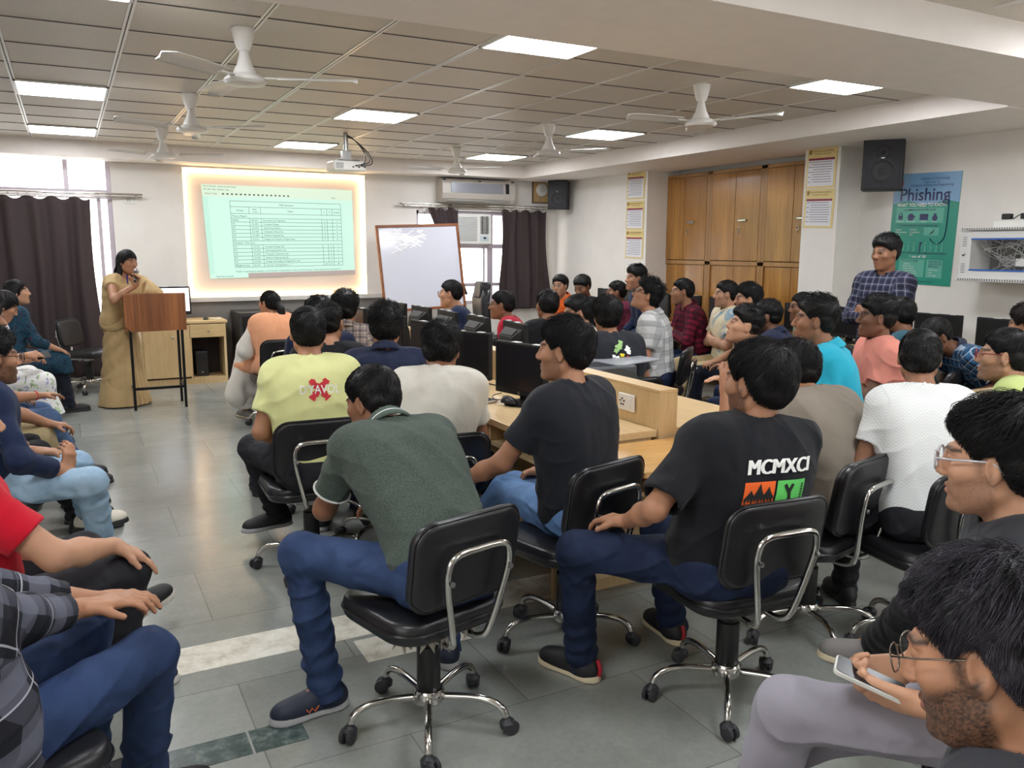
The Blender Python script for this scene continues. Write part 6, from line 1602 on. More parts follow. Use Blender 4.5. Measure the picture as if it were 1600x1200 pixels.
def surf_print(shirt, out, name, mat, mb2d, org, front=False, off=0.003, flip=True):
    """lay flat outlines (metres: across, up) on the back or chest of a shirt"""
    me = shirt.data; V = np.zeros(len(me.vertices) * 3, np.float32); me.vertices.foreach_get('co', V); V = V.reshape(-1, 3)
    bv = BVHTree.FromPolygons(V.tolist(), [tuple(p.vertices) for p in me.polygons])
    X, d2, fw, nb = out['X'], out['d2'], out['fw'], out['nb']; n = nrm(np.cross(X, d2)); n = n if n @ fw > 0 else -n
    sg = -1.0 if not front else 1.0
    P = np.vstack(mb2d.v); R = []
    for a, b, _ in P:
        st = nb + X * (a + org[0]) * (1 if not front else -1) + d2 * (b + org[1]) + n * sg * 0.6
        loc, no, idx, d = bv.ray_cast(Vector(st), Vector(-n * sg))
        R.append(np.array(loc) + n * sg * off if loc is not None else st - n * sg * 0.45)
    m = MB(); m.v = [np.array(R)]; m.f = mb2d.f; m.mi = mb2d.mi
    return m.build(name, mat, shirt)

def gridq(mb, x0, x1, y0, y1, n=10, m=10, fn=None):
    xs = np.linspace(x0, x1, n + 1); ys = np.linspace(y0, y1, m + 1)
    V = [(x, y, 0) for x in xs for y in ys]; F = [(i * (m + 1) + j, (i + 1) * (m + 1) + j, (i + 1) * (m + 1) + j + 1, i * (m + 1) + j + 1) for i in range(n) for j in range(m) if fn is None or fn((xs[i] + xs[i + 1]) / 2, (ys[j] + ys[j + 1]) / 2)]
    mb.add(V, F)

PRINTS = {}
def pr_yellow(shirt, out):
    cx, cy = 0.02, -0.135
    m = MB()
    for s in (-1, 1):
        c, sn = math.cos(0.85), math.sin(0.85) * s
        for k in range(14):
            t0, t1 = -0.062 + 0.0088 * k, -0.062 + 0.0088 * (k + 1); w0 = 0.0145 + 0.003 * math.sin(k * 2.1 + s)
            m.add([(t0 * c + w0 * sn, t0 * sn - w0 * c, 0), (t1 * c + w0 * sn, t1 * sn - w0 * c, 0), (t1 * c - w0 * sn, t1 * sn + w0 * c, 0), (t0 * c - w0 * sn, t0 * sn + w0 * c, 0)], [(0, 1, 2, 3)])
    surf_print(shirt, out, 'red_cross_print', plain('print_red', (196, 38, 50), 0.7), m, (cx, cy), off=0.0035)
    t = MB(); put_text(t, "D'YAVOL", (0, -0.02, 0), (1, 0, 0), (0, 1, 0), 0.058, 'c', 0.008, 0.19)
    surf_print(shirt, out, 'lettering', plain('print_white', (238, 240, 236), 0.7), t, (cx, cy), off=0.006)
PRINTS['yellow'] = pr_yellow
def pr_mcm(shirt, out):
    cx, cy = 0.03, -0.165; WT = plain('print_white', (238, 240, 236), 0.7)
    t = MB()
    for dx in (-0.0035, 0.0, 0.0035): put_text(t, 'MCMXCI', (dx, 0.05, 0), (1, 0.0, 0), (0, 1, 0), 0.068, 'c', 0.0, 0.225)
    surf_print(shirt, out, 'lettering', WT, t, (cx, cy), off=0.004)
    m = MB(); gridq(m, -0.115, -0.006, -0.09, 0.025); surf_print(shirt, out, 'orange_square', plain('print_orange', (240, 104, 36), 0.7), m, (cx, cy), off=0.003)
    m = MB(); gridq(m, 0.002, 0.105, -0.075, 0.025); surf_print(shirt, out, 'green_square', plain('print_green', (98, 206, 100), 0.7), m, (cx, cy), off=0.003)
    m = MB()
    for k, (x, hgt) in enumerate(((-0.09, 0.03), (-0.06, 0.052), (-0.028, 0.04))):
        m.add([(x - 0.024, -0.03, 0), (x + 0.022, -0.03, 0), (x + 0.006, -0.03 + hgt * 0.6, 0), (x, -0.03 + hgt, 0), (x - 0.008, -0.03 + hgt * 0.62, 0)], [(0, 1, 2, 3, 4)])
    for k in range(9): x = -0.108 + 0.0115 * k; m.add([(x - 0.006, -0.028, 0), (x + 0.006, -0.028, 0), (x, -0.052 + 0.008 * (k % 2), 0)], [(0, 2, 1)])
    for (a, b, c, d) in ((0.03, 0.012, 0.045, -0.012), (0.058, 0.012, 0.048, -0.012), (0.047, -0.01, 0.05, -0.034), (0.05, -0.034, 0.036, -0.06), (0.05, -0.034, 0.062, -0.058)):
        u = nrm([c - a, d - b, 0]); w = np.array([-u[1], u[0], 0]) * 0.0055; p, q = np.array([a, b, 0]), np.array([c, d, 0]); m.add([p - w, q - w, q + w, p + w], [(0, 1, 2, 3)])
    for k in range(6): m.add([(0.09, 0.012 - k * 0.009, 0), (0.097, 0.012 - k * 0.009, 0), (0.097, 0.006 - k * 0.009, 0), (0.09, 0.006 - k * 0.009, 0)], [(0, 3, 2, 1)])
    surf_print(shirt, out, 'black_figures', plain('print_black', (24, 24, 26), 0.8), m, (cx, cy), off=0.005)
PRINTS['mcm'] = pr_mcm
def pr_flowers(shirt, out):
    cols = {'print_leaf_green': ((150, 190, 120), [(-0.01, 0.02, 0.03, 0.028), (0.01, 0.05, 0.018, 0.022), (-0.035, -0.005, 0.02, 0.018)]), 'print_yellow': ((232, 214, 40), [(0.005, -0.035, 0.02, 0.016)]),
            'print_white': ((236, 236, 224), [(-0.055, -0.04, 0.016, 0.014), (-0.03, -0.048, 0.018, 0.012), (0.05, 0.0, 0.026, 0.03), (0.055, -0.02, 0.018, 0.014)]), 'print_red': ((186, 40, 60), [(0.04, -0.055, 0.014, 0.018)])}
    for nme, (c, L) in cols.items():
        m = MB(); r = random.Random(2)
        for (x, y, a, b) in L:
            k = 18; P = [(0, 0, 0)] + [(a * math.cos(t) * (0.8 + 0.25 * math.sin(5 * t + x * 90)), b * math.sin(t) * (0.8 + 0.25 * math.cos(4 * t + y * 80)), 0) for t in np.linspace(0, 2 * PI, k, endpoint=False)]
            m.add(np.array(P) + np.array([x, y, 0]), [(0, i + 1, (i + 1) % k + 1) for i in range(k)])
        surf_print(shirt, out, nme, plain(nme, c, 0.7), m, (0.0, -0.09), off=0.004)
PRINTS['flowers'] = pr_flowers

def assemble(out):
    sp = out['sp']; root = empty('person', tuple(out['root']), out['rz'], sp['label'], 'person', sp.get('group'))
    V, F, col = out['body']; mesh_ob('body', V, F, SKINM, root, {'Col': col})
    V, F, _ = out['hair']; mesh_ob('hair', V, F, HAIRM[sp.get('hcol', 'black')], root)
    keys = {}
    for p in out['parts']:
        par = keys.get(p.get('sub'), root) if p.get('sub') else root
        if 'ring' in p:
            e, fr, r = p['ring']; o = MB().tube([e + fr[0] * r * math.cos(a) + fr[1] * r * math.sin(a) for a in np.linspace(0, 2 * PI, 30, endpoint=False)], 0.0042, 6, True).build(p['name'], p['mat'], par, smooth=True)
        elif 'tubes' in p:
            tb = MB()
            for q_ in p['tubes']: tb.tube(q_, p['r'], 6)
            o = tb.build(p['name'], p['mat'], par, smooth=True)
        elif len(p['F']) == 0: continue
        else: o = mesh_ob(p['name'], p['V'], p['F'], p['mat'], par, {'pc': p['pc']})
        if 'key' in p: keys[p['key']] = o
    if sp.get('face', True) and out['h'] < 0.0056:
        HR, hc, hs = out['HR'], out['hc'], out['hs']
        for a in (-1, 1):
            c = hc + (HR[0] * a * 0.031 + HR[1] * 0.0765 + HR[2] * 0.0075) * hs
            e = MB(); Rf = np.array([HR[0], -HR[2], HR[1]]).T
            pr = [(math.sin(t) * 0.0125 * hs, -math.cos(t) * 0.0125 * hs) for t in np.linspace(0.02, PI - 0.02, 14)]
            e.lathe([(max(r_, 1e-6), z_) for r_, z_ in pr], 18, c, Rf)
            nF = len(e.f); e.mi = [1 if (i // 18) >= 10 else 0 for i in range(nF)]
            if not sp.get('closed'): e.build('eye', [EYEW, IRIS], root, smooth=True, angle=180)
    if sp.get('glasses'): eyeglasses(root, out, sp['glasses'])
    if sp.get('print'): PRINTS[sp['print']](keys['top'], out)
    w = lambda q: np.array([q[0], q[1], q[2]])
    for what in sp.get('wear', ()):
        kind, nm = what[0], what[1]
        A = out['arms'][nm]; ax = nrm(A['W'] - A['E']); u = nrm(np.cross(ax, [0.3, 0.2, 1])); v = np.cross(ax, u); c = A['W'] - ax * 0.012
        r = 0.0275 * out['s']; mt = {'gold': plain('gold', (212, 160, 70), 0.25, 1.0), 'black': BLACKP, 'red': plain('red_thread', (200, 40, 36), 0.8), 'silver': STEEL}[what[2]]
        MB().tube([c + u * r * math.cos(t) + v * r * math.sin(t) for t in np.linspace(0, 2 * PI, 24, endpoint=False)], what[3] if len(what) > 3 else 0.003, 6, True).build(kind, mt, root, smooth=True)
    if sp.get('lanyard'):
        X, fw, d2, nb, ch = out['X'], out['fw'], out['d2'], out['nb'], out['ch']; top = keys.get('drape') or keys.get('top')
        me = top.data; bv = BVHTree.FromPolygons([tuple(v_.co) for v_ in me.vertices], [tuple(p_.vertices) for p_ in me.polygons]); lb = MB()
        for a in (-1, 1):
            P = []
            for t in np.linspace(0, 1, 14):
                q = nb + X * a * 0.062 * (1 - t) + d2 * (0.02 - 0.27 * t) + fw * 0.5; loc, _, _, _ = bv.ray_cast(Vector(q), Vector(-fw)); P.append((np.array(loc) if loc is not None else q - fw * 0.4) + fw * 0.006)
            lb.tube(P, 0.007, 6)
        lb.build('lanyard', plain('blue_lanyard', (56, 52, 150), 0.6), root, smooth=True)
        t_ = P[-1]; MB().box(t_ + fw * 0.004 - d2 * 0.04, (0.055, 0.004, 0.08)).build('id_card', plain('card_white', (226, 226, 230), 0.4), root)
    if sp.get('earring'):
        HR, hc, hs = out['HR'], out['hc'], out['hs']
        for a in (-1, 1): MB().lathe([(0, -0.004), (0.004, 0), (0, 0.004)], 10, hc + (HR[0] * a * 0.083 + HR[1] * 0.0 - HR[2] * 0.036) * hs).build('earring', plain('gold', (212, 160, 70), 0.25, 1.0), root)
    if sp.get('mask'): pass
    if not sp.get('stand') and sp.get('chair', True):
        az = sp.get('caz', sp['az']); a = math.radians(az); b = sp.get('cback', 0.03); r0 = out['root']
        cp = sp.get('cpos')
        if cp: co = chair(cp[0], cp[1], az, 'black office chair under ' + sp['short'])
        else: co = chair(r0[0] - math.sin(a) * b + sp.get('cx', 0), r0[1] - math.cos(a) * b + sp.get('cy', 0), az, 'black office chair under ' + sp['short'])
        if sp.get('torn'): torn_lining(co, 3)
    return root
MT = {}
MT.update(sock_dark=cloth('dark_sock', (40, 40, 44)), sock_grey=cloth('grey_sock', (150, 150, 152)), lace_grey=plain('shoe_lace', (70, 70, 74), 0.8), lace_cream=plain('cream_lace', (206, 196, 170), 0.8), tab_red=plain('heel_tab_red', (176, 30, 44), 0.6), mark_orange=plain('shoe_mark_orange', (226, 110, 60), 0.5))
MT.update(shoe_black=plain('shoe_black', (30, 30, 33), 0.6, bump=0.1), shoe_grey=plain('shoe_grey', (122, 118, 116), 0.7, bump=0.1), shoe_navy=plain('shoe_navy', (28, 36, 56), 0.6, bump=0.15), shoe_white=plain('shoe_white', (216, 208, 192), 0.6),
          sole_dark=plain('sole_dark', (40, 40, 42), 0.6), sole_white=plain('sole_white', (216, 212, 204), 0.6), sole_cream=plain('sole_cream', (214, 200, 168), 0.6), sole_grey=plain('sole_grey', (176, 176, 178), 0.6))
MT.update(yellow=cloth('yellow_jersey', (224, 226, 160)), black=cloth('black_jersey', (24, 25, 30)), black2=cloth('washed_black_jersey', (33, 35, 42)), navy=cloth('navy_jersey', (27, 34, 60)), navy2=cloth('navy_knit', (28, 40, 70)), olive=cloth('heather_green_pique', (86, 98, 90), (60, 70, 64), heather=1.0),
          white=cloth('off_white_jersey', (212, 208, 196)), grey=cloth('warm_grey_jersey', (142, 132, 120)), red=cloth('red_jersey', (200, 20, 44)), red2=cloth('crimson_jersey', (188, 30, 58)), orange=cloth('orange_pique', (226, 100, 36)), turq=cloth('turquoise_pique', (44, 178, 208)), pink=cloth('salmon_jersey', (232, 148, 132)),
          green=cloth('pale_green_jersey', (150, 176, 140)), lime=cloth('pale_lime_jersey', (196, 210, 134)), maroon=cloth('maroon_jersey', (98, 34, 54)), dgrey=cloth('dark_grey_jersey', (52, 54, 60)), teal=cloth('teal_jersey', (38, 78, 92)), trim=cloth('white_trim', (226, 228, 224)), olive_collar=collar_stripe('green_collar', (84, 98, 90), (226, 228, 224)), slate=cloth('slate_navy_jersey', (44, 48, 66)))
MT.update(zig=zigzag('white_zigzag_knit'), tiedye=blotch('tie_dye_jersey', [(0.3, (120, 160, 188)), (0.45, (226, 214, 180)), (0.58, (226, 214, 184)), (0.72, (160, 124, 168))], 5), floral=blotch('floral_cotton', [(0.32, (110, 110, 190)), (0.38, (226, 224, 222)), (0.58, (230, 228, 226)), (0.63, (160, 190, 120)), (0.72, (150, 120, 190))], 24, 0.6),
          kurta_teal=blotch('teal_print_kurta', [(0.35, (28, 40, 58)), (0.5, (38, 78, 98)), (0.62, (40, 46, 62)), (0.72, (110, 70, 76))], 40, 0.8), peach=cloth('peach_kurta', (232, 166, 126)), white_voile=cloth('white_voile', (226, 220, 210)), gold_sari=cloth('gold_beige_silk', (194, 166, 120), (164, 134, 88), rough=0.55), lav=cloth('pale_lavender_cotton', (214, 208, 218)))
MT.update(plaid_bw=plaid('black_grey_check', (34, 35, 42), [((112, 114, 128), 0.0, 0.36, 0.5), ((20, 20, 25), 0.45, 0.3, 0.6), ((176, 176, 186), 0.15, 0.03, 0.8)], 0.15, 0.15), plaid_brown=plaid('brown_white_check', (176, 164, 156), [((60, 50, 60), 0.0, 0.35, 0.6), ((120, 90, 80), 0.5, 0.15, 0.6)], 0.05, 0.05),
          plaid_grey=plaid('grey_white_check', (206, 206, 204), [((148, 148, 150), 0.0, 0.45, 0.55), ((120, 120, 124), 0.6, 0.06, 0.5)], 0.10, 0.10), plaid_red=plaid('maroon_black_check', (118, 28, 52), [((26, 20, 30), 0.0, 0.5, 0.6)], 0.055, 0.055), plaid_navy=plaid('navy_grey_check', (58, 62, 86), [((24, 26, 42), 0.0, 0.5, 0.6), ((150, 146, 152), 0.25, 0.08, 0.55)], 0.05, 0.05), plaid_blue=plaid('blue_white_check', (48, 96, 136), [((28, 40, 62), 0.0, 0.45, 0.6), ((186, 200, 214), 0.6, 0.12, 0.5)], 0.05, 0.05))
MT.update(jean_blue=denim('blue_denim', (38, 52, 84), (62, 82, 120)), jean_mid=denim('mid_blue_denim', (30, 42, 70), (46, 64, 100)), jean_dark=denim('indigo_denim', (24, 32, 54), (36, 48, 76)), jean_light=denim('light_blue_denim', (134, 164, 190), (168, 194, 214)), jean_sky=denim('sky_blue_denim', (88, 124, 172), (118, 152, 198)), jean_black=denim('black_denim', (28, 28, 32), (50, 50, 55)), jean_steel=denim('steel_blue_denim', (66, 88, 124), (92, 116, 152)),
          khaki=cloth('khaki_twill', (186, 166, 126)), blacktr=cloth('black_twill', (22, 22, 26)), greytr=cloth('grey_twill', (146, 142, 152)), navytr=cloth('dark_navy_twill', (30, 33, 46)), whitetr=cloth('white_cotton', (220, 214, 206)))
PEOPLE = [
    {'id': 'P1', 'label': 'woman in a dark teal printed kurta and blue lanyard, seated before the brown curtain', 'short': 'the woman in the teal kurta', 'head': (-0.43, 9.0, 1.175), 'az': 62, 'seed': 1, 'haz': 92, 'hp': 4, 'fem': True, 's': 0.95, 'skin': 1, 'hair': 'long', 'top': {'mat': MT["kurta_teal"], 'name': 'kurta', 'sleeve': 1.55, 'hem': 0.12}, 'bottom': {'mat': MT["navytr"]}, 'shoe': {'mat': MT["shoe_black"], 'sole': MT["sole_dark"]}, 'armL': 'knee', 'armR': 'knee', 'extra': 'skirt', 'skirt': {'mat': MT["kurta_teal"], 'len': 0.12, 'r': 0.09, 'name': 'kurta_skirt'}, 'lanyard': True, 'lip': (0.3, 0.03, 0.03), 'spread': 6, 'ff': 0.06, 'lean': 2},
    {'id': 'P2', 'label': 'woman in a white floral skirt bending over her phone at the left edge', 'short': 'the woman in the floral skirt', 'head': (-0.463, 7.7, 1.133), 'az': 72, 'seed': 2, 'haz': 84, 'hp': -30, 'fem': True, 's': 0.95, 'skin': 2, 'hair': 'long', 'top': {'mat': MT["lav"], 'name': 'kurta', 'sleeve': 1.3, 'hem': 0.12}, 'bottom': {'mat': MT["whitetr"]}, 'shoe': {'mat': MT["shoe_black"], 'sole': MT["sole_dark"]}, 'armL': {'w': (-0.333, 7.75, 0.684), 'd': (1, 0.3, 0.1), 'c': 0.8}, 'armR': {'w': (-0.328, 7.5, 0.75), 'd': (1, 0.5, 0.1), 'c': 0.8, 'n': (0, 0.6, -0.6)}, 'extra': 'skirt', 'skirt': {'mat': MT["floral"], 'len': 0.26, 'r': 0.12}, 'lean': 12, 'wear': [('bangle', 'R', 'gold')]},
    {'id': 'P4a', 'label': 'person in a dark grey T-shirt with a red wrist thread, left row', 'short': 'the person in dark grey T-shirt', 'head': (-0.46, 6.05, 1.14), 'az': 80, 'seed': 3, 'haz': 60, 'skin': 2, 'top': {'mat': MT["dgrey"]}, 'bottom': {'mat': MT["jean_steel"], 'name': 'jeans'}, 'shoe': {'mat': MT["shoe_black"], 'sole': MT["sole_dark"]}, 'kR': (-0.02, 6.0, 0.5), 'fR': (0.0, 6.2, 0.1), 'kL': (-0.06, 6.3, 0.5), 'fL': (-0.02, 6.4, 0.1), 'armR': {'w': (-0.224, 5.95, 0.671), 'd': (1, 0.4, 0), 'c': 0.5}, 'wear': [('wrist_thread', 'R', 'red', 0.004)]},
    {'id': 'P4b', 'label': 'person in khaki trousers with clasped hands, left row', 'short': 'the person in khaki trousers', 'head': (-0.5, 5.5, 1.1), 'az': 78, 'seed': 4, 'haz': 60, 'skin': 2, 'top': {'mat': MT["navy"]}, 'bottom': {'mat': MT["khaki"]}, 'shoe': {'mat': MT["shoe_black"], 'sole': MT["sole_dark"]}, 'kR': (-0.05, 5.5, 0.5), 'fR': (-0.04, 5.7, 0.1), 'kL': (-0.06, 5.8, 0.5), 'fL': (-0.05, 5.9, 0.1), 'armL': 'clasp', 'armR': {'w': (-0.16, 5.45, 0.579), 'd': (1, 0.1, -0.2), 'c': 0.8}, 'face': False},
    {'id': 'P4c', 'label': 'person in black trousers sitting behind the navy sweater, left row', 'short': 'the person in black trousers', 'head': (-0.5, 5.02, 1.08), 'az': 78, 'seed': 5, 'haz': 60, 'skin': 2, 'top': {'mat': MT["black"]}, 'bottom': {'mat': MT["blacktr"]}, 'shoe': {'mat': MT["shoe_black"], 'sole': MT["sole_dark"]}, 'kR': (-0.03, 5.05, 0.5), 'fR': (0.0, 5.15, 0.1), 'kL': (-0.06, 5.3, 0.5), 'fL': (-0.02, 5.35, 0.1), 'face': False},
    {'id': 'P3', 'label': 'young man with black glasses and curly hair in a navy sweater, left edge', 'short': 'the navy sweater', 'head': (-0.33, 4.42, 1.095), 'az': 74, 'seed': 6, 'haz': 70, 'hp': -3, 'skin': 2, 'hair': 'curly', 'beard': 0.75, 'glasses': 'black', 'top': {'mat': MT["navy2"], 'name': 'sweater', 'sleeve': 1.72, 'loose': 0.01}, 'bottom': {'mat': MT["jean_light"], 'name': 'jeans'}, 'shoe': {'mat': MT["shoe_white"], 'sole': MT["sole_dark"], 'st': 0.03}, 'kR': (0.1, 4.2, 0.52), 'fR': (0.06, 4.42, 0.1), 'kL': (0.06, 4.62, 0.52), 'fL': (0.02, 4.95, 0.09), 'tL': (0.9, 0.3, 0), 'torn': True, 'armR': {'w': (-0.072, 4.25, 0.569), 'd': (0.25, 0.2, 1), 'n': (-0.5, 0.5, 0.2), 'c': 0.7, 'p': (0.2, -0.6, -0.8)}, 'armL': 'lap', 'lean': 0, 'wear': [('bracelet', 'R', 'silver')]},
    {'id': 'P6', 'label': 'bearded person in a red T-shirt and black jeans, hand on the knee', 'short': 'the red T-shirt at left', 'head': (-0.32, 2.95, 1.04), 'az': 78, 'seed': 7, 'haz': 70, 'skin': 1, 'hair': 'short', 'beard': 0.85, 'fat': 1.12, 'armr': 1.12, 'top': {'mat': MT["red"], 'loose': 0.008}, 'bottom': {'mat': MT["jean_black"], 'name': 'jeans'}, 'shoe': {'mat': MT["shoe_black"], 'sole': MT["sole_white"]}, 'kR': (0.14, 2.94, 0.53), 'fR': (0.06, 3.15, 0.1), 'kL': (0.08, 3.4, 0.5), 'fL': (0.14, 3.6, 0.12), 'tL': (0.8, 0.5, 0.25), 'armR': {'w': (0.074, 2.9, 0.633), 'd': (0.75, 0.1, -0.5), 'n': (-0.4, 0, -0.9), 'c': 0.35, 'p': (-0.2, -1, -0.3)}, 'armL': 'lap', 'lean': -6, 'curve': 6},
    {'id': 'P7', 'label': 'person in a black and grey checked shirt cut off by the left edge', 'short': 'the checked shirt at left', 'head': (-0.36, 2.04, 1.09), 'az': 66, 'seed': 8, 'haz': 70, 'skin': 2, 'hair': 'short', 'top': {'mat': MT["plaid_bw"], 'collar': MT["plaid_bw"], 'name': 'shirt', 'sleeve': 1.62, 'loose': 0.018, 'wr': 1.5, 'hem': 0.14}, 'bottom': {'mat': MT["jean_mid"], 'name': 'jeans'}, 'shoe': {'mat': MT["shoe_black"], 'sole': MT["sole_dark"]}, 'kR': (0.2, 2.31, 0.545), 'fR': (0.09, 2.4, 0.1), 'kL': (0.02, 2.55, 0.54), 'fL': (-0.05, 2.5, 0.1), 'armR': {'w': (-0.003, 2.36, 0.65), 'd': (1, 0.25, -0.05), 'n': (0, 0, -1), 'c': 0.45}, 'armL': {'w': (0.02, 2.42, 0.64), 'd': (1, -0.2, 0), 'c': 0.5}, 'lean': -17, 'curve': 6, 'hz': 0.5, 'cback': 0.0},
    {'id': 'PW', 'label': 'woman in a gold beige sari speaking into a microphone behind the lectern', 'short': '', 'head': (0.534, 9.15, 1.452), 'az': 140, 'seed': 9, 'haz': 142, 'hp': -8, 'fem': True, 's': 0.95, 'skin': 2, 'hair': 'long', 'stand': True, 'fat': 1.2, 'closed': True, 'top': {'mat': MT["gold_sari"], 'name': 'blouse', 'sleeve': 0.28, 'neck': 0.085, 'hem': 0.04}, 'extra': 'sari', 'sari': MT["gold_sari"], 'armR': {'w': (0.572, 8.88, 1.229), 'd': (0.2, -0.15, 0.9), 'n': (-0.4, -0.9, 0.1), 'c': 1.15, 'p': (-0.8, -0.3, -0.8)}, 'armL': {'w': (0.872, 9.0, 1.117), 'd': (0.6, -0.6, -0.35), 'c': 0.4, 'p': (0.3, 0.6, -0.6)}, 'lanyard': True, 'wear': [('bangle', 'R', 'gold'), ('bangle', 'L', 'gold')], 'earring': True, 'lean': 4, 'hs': 0.98},
    {'id': 'P8', 'label': 'woman with a long ponytail in a peach kurta and white trousers, seen from behind', 'short': 'the woman in peach', 'head': (1.61, 7.75, 1.095), 'az': -8, 'seed': 10, 'haz': -38, 'fem': True, 's': 0.94, 'skin': 2, 'hair': 'pony', 'glasses': 'metal', 'top': {'mat': MT["peach"], 'name': 'kurta', 'sleeve': 1.55, 'hem': 0.12, 'loose': 0.01}, 'bottom': {'mat': MT["whitetr"], 'flare': 0.05, 'short': 0.02}, 'shoe': {'mat': MT["shoe_grey"], 'sole': MT["sole_cream"]}, 'extra': 'skirt', 'skirt': {'mat': MT["peach"], 'len': 0.06, 'r': 0.085, 'name': 'kurta_skirt'}, 'dupatta': MT["white_voile"], 'spL': 12, 'spR': 6, 'armL': 'knee', 'face': False, 'caz': -2},
    {'id': 'P9', 'label': 'young man in a pale yellow T-shirt with red cross print, seen from behind', 'short': 'the yellow T-shirt', 'head': (1.033, 4.1, 1.182), 'az': 8, 'seed': 11, 'haz': 6, 'skin': 2, 'hair': 'short', 'top': {'mat': MT["yellow"], 'loose': 0.012, 'sl_loose': 0.012, 'hem': 0.15}, 'bottom': {'mat': MT["jean_black"], 'name': 'jeans'}, 'shoe': {'mat': MT["shoe_black"], 'sole': MT["sole_grey"], 'st': 0.03}, 'kL': (0.74, 4.48, 0.58), 'fL': (0.95, 4.5, 0.1), 'tL': (-1, -0.15, 0), 'kR': (1.2, 4.6, 0.5), 'fR': (1.2, 4.6, 0.1), 'armL': 'lap', 'armR': 'lap', 'print': 'yellow', 'face': False, 'lean': 6, 'hp': 2, 'cpos': (1.0, 4.03), 'caz': 2},
    {'id': 'P10', 'label': 'man with glasses and short beard in a black T-shirt behind the yellow T-shirt', 'short': 'the black T-shirt behind the yellow one', 'head': (1.377, 4.95, 1.141), 'az': 14, 'seed': 12, 'haz': 34, 'skin': 2, 'hair': 'fade', 'beard': 0.8, 'glasses': 'black', 'top': {'mat': MT["black"]}, 'bottom': {'mat': MT["jean_black"], 'name': 'jeans'}, 'shoe': {'mat': MT["shoe_black"], 'sole': MT["sole_dark"]}, 'kL': (0.95, 5.4, 0.52), 'fL': (1.0, 5.45, 0.1)},
    {'id': 'P11', 'label': 'person with thick black hair hidden behind the bearded man with glasses', 'short': 'the person hidden by the man with glasses', 'head': (1.52, 5.7, 1.131), 'az': 10, 'seed': 13, 'haz': 10, 'skin': 2, 'hair': 'bushy', 'top': {'mat': MT["navy"]}, 'bottom': {'mat': MT["jean_dark"], 'name': 'jeans'}, 'face': False},
    {'id': 'P12', 'label': 'person with bushy hair in a brown and white checked shirt, left of the navy T-shirt', 'short': 'the brown checked shirt', 'head': (1.812, 6.05, 1.144), 'az': 20, 'seed': 14, 'haz': 25, 'skin': 2, 'hair': 'bushy', 'hvol': 1.2, 'top': {'mat': MT["plaid_brown"], 'collar': MT["plaid_brown"], 'name': 'shirt', 'sleeve': 0.8}, 'bottom': {'mat': MT["jean_dark"], 'name': 'jeans'}, 'face': False},
    {'id': 'P13', 'label': 'person in a plain navy T-shirt seen from behind, facing the monitors', 'short': 'the navy T-shirt', 'head': (1.562, 4.45, 1.157), 'az': 22, 'seed': 15, 'haz': 20, 'skin': 2, 'hair': 'curly', 'fat': 1.12, 'top': {'mat': MT["navy"], 'collar': MT["navy"], 'name': 'polo_shirt'}, 'bottom': {'mat': MT["jean_dark"], 'name': 'jeans'}, 'shoe': {'mat': MT["shoe_black"], 'sole': MT["sole_dark"]}, 'face': False, 'lean': 12},
    {'id': 'P14', 'label': 'man in a heather green polo shirt leaning on his knee in the foreground', 'short': 'the green polo shirt', 'head': (0.973, 2.93, 1.033), 'az': -6, 'seed': 16, 'haz': -32, 'hp': -16, 'skin': 3, 'hair': 'short', 'hvol': 1.3, 'top': {'mat': MT["olive"], 'collar': MT["olive_collar"], 'name': 'polo_shirt', 'trim': MT["trim"], 'wr': 1.1, 'loose': 0.006, 'sleeve': 0.72, 'hem': 0.1}, 'bottom': {'mat': MT["jean_blue"], 'name': 'jeans'}, 'shoe': {'mat': MT["shoe_navy"], 'sole': MT["sole_grey"], 'st': 0.034, 'mark': MT["mark_orange"]}, 'lean': 30, 'curve': 20, 'neck': 2, 'kL': (0.6, 2.72, 0.585), 'fL': (0.7, 2.68, 0.1), 'tL': (-1, -0.08, 0), 'kR': (1.2, 2.85, 0.53), 'fR': (1.2, 2.8, 0.1), 'sock': MT["sock_grey"], 'armL': {'w': (0.908, 2.95, 0.847), 'd': (0.1, -0.1, 1), 'n': (0.7, 0.2, 0.2), 'c': 0.7, 'p': (-0.6, -0.1, -1)}, 'armR': {'w': (1.05, 3.0, 0.62), 'd': (-0.6, 0.6, -0.2), 'p': (0.35, -0.3, -0.9)}, 'h': 0.0042, 'caz': -14, 'cpos': (0.98, 2.43), 'torn': True, 'hz': 0.545},
    {'id': 'P15', 'label': 'young man in an off-white T-shirt hunched at the desk, seen from behind', 'short': 'the off-white T-shirt', 'head': (1.602, 3.75, 1.101), 'az': 34, 'seed': 17, 'haz': 34, 'hp': -15, 'skin': 3, 'hair': 'curly', 'top': {'mat': MT["white"], 'loose': 0.012, 'hem': 0.17}, 'bottom': {'mat': MT["jean_black"], 'name': 'jeans'}, 'shoe': {'mat': MT["shoe_black"], 'sole': MT["sole_dark"]}, 'lean': 13, 'curve': 16, 'armL': 'desk', 'armR': {'w': (1.78, 3.85, 0.62), 'd': (0.3, 0.9, 0)}, 'face': False, 'caz': 6},
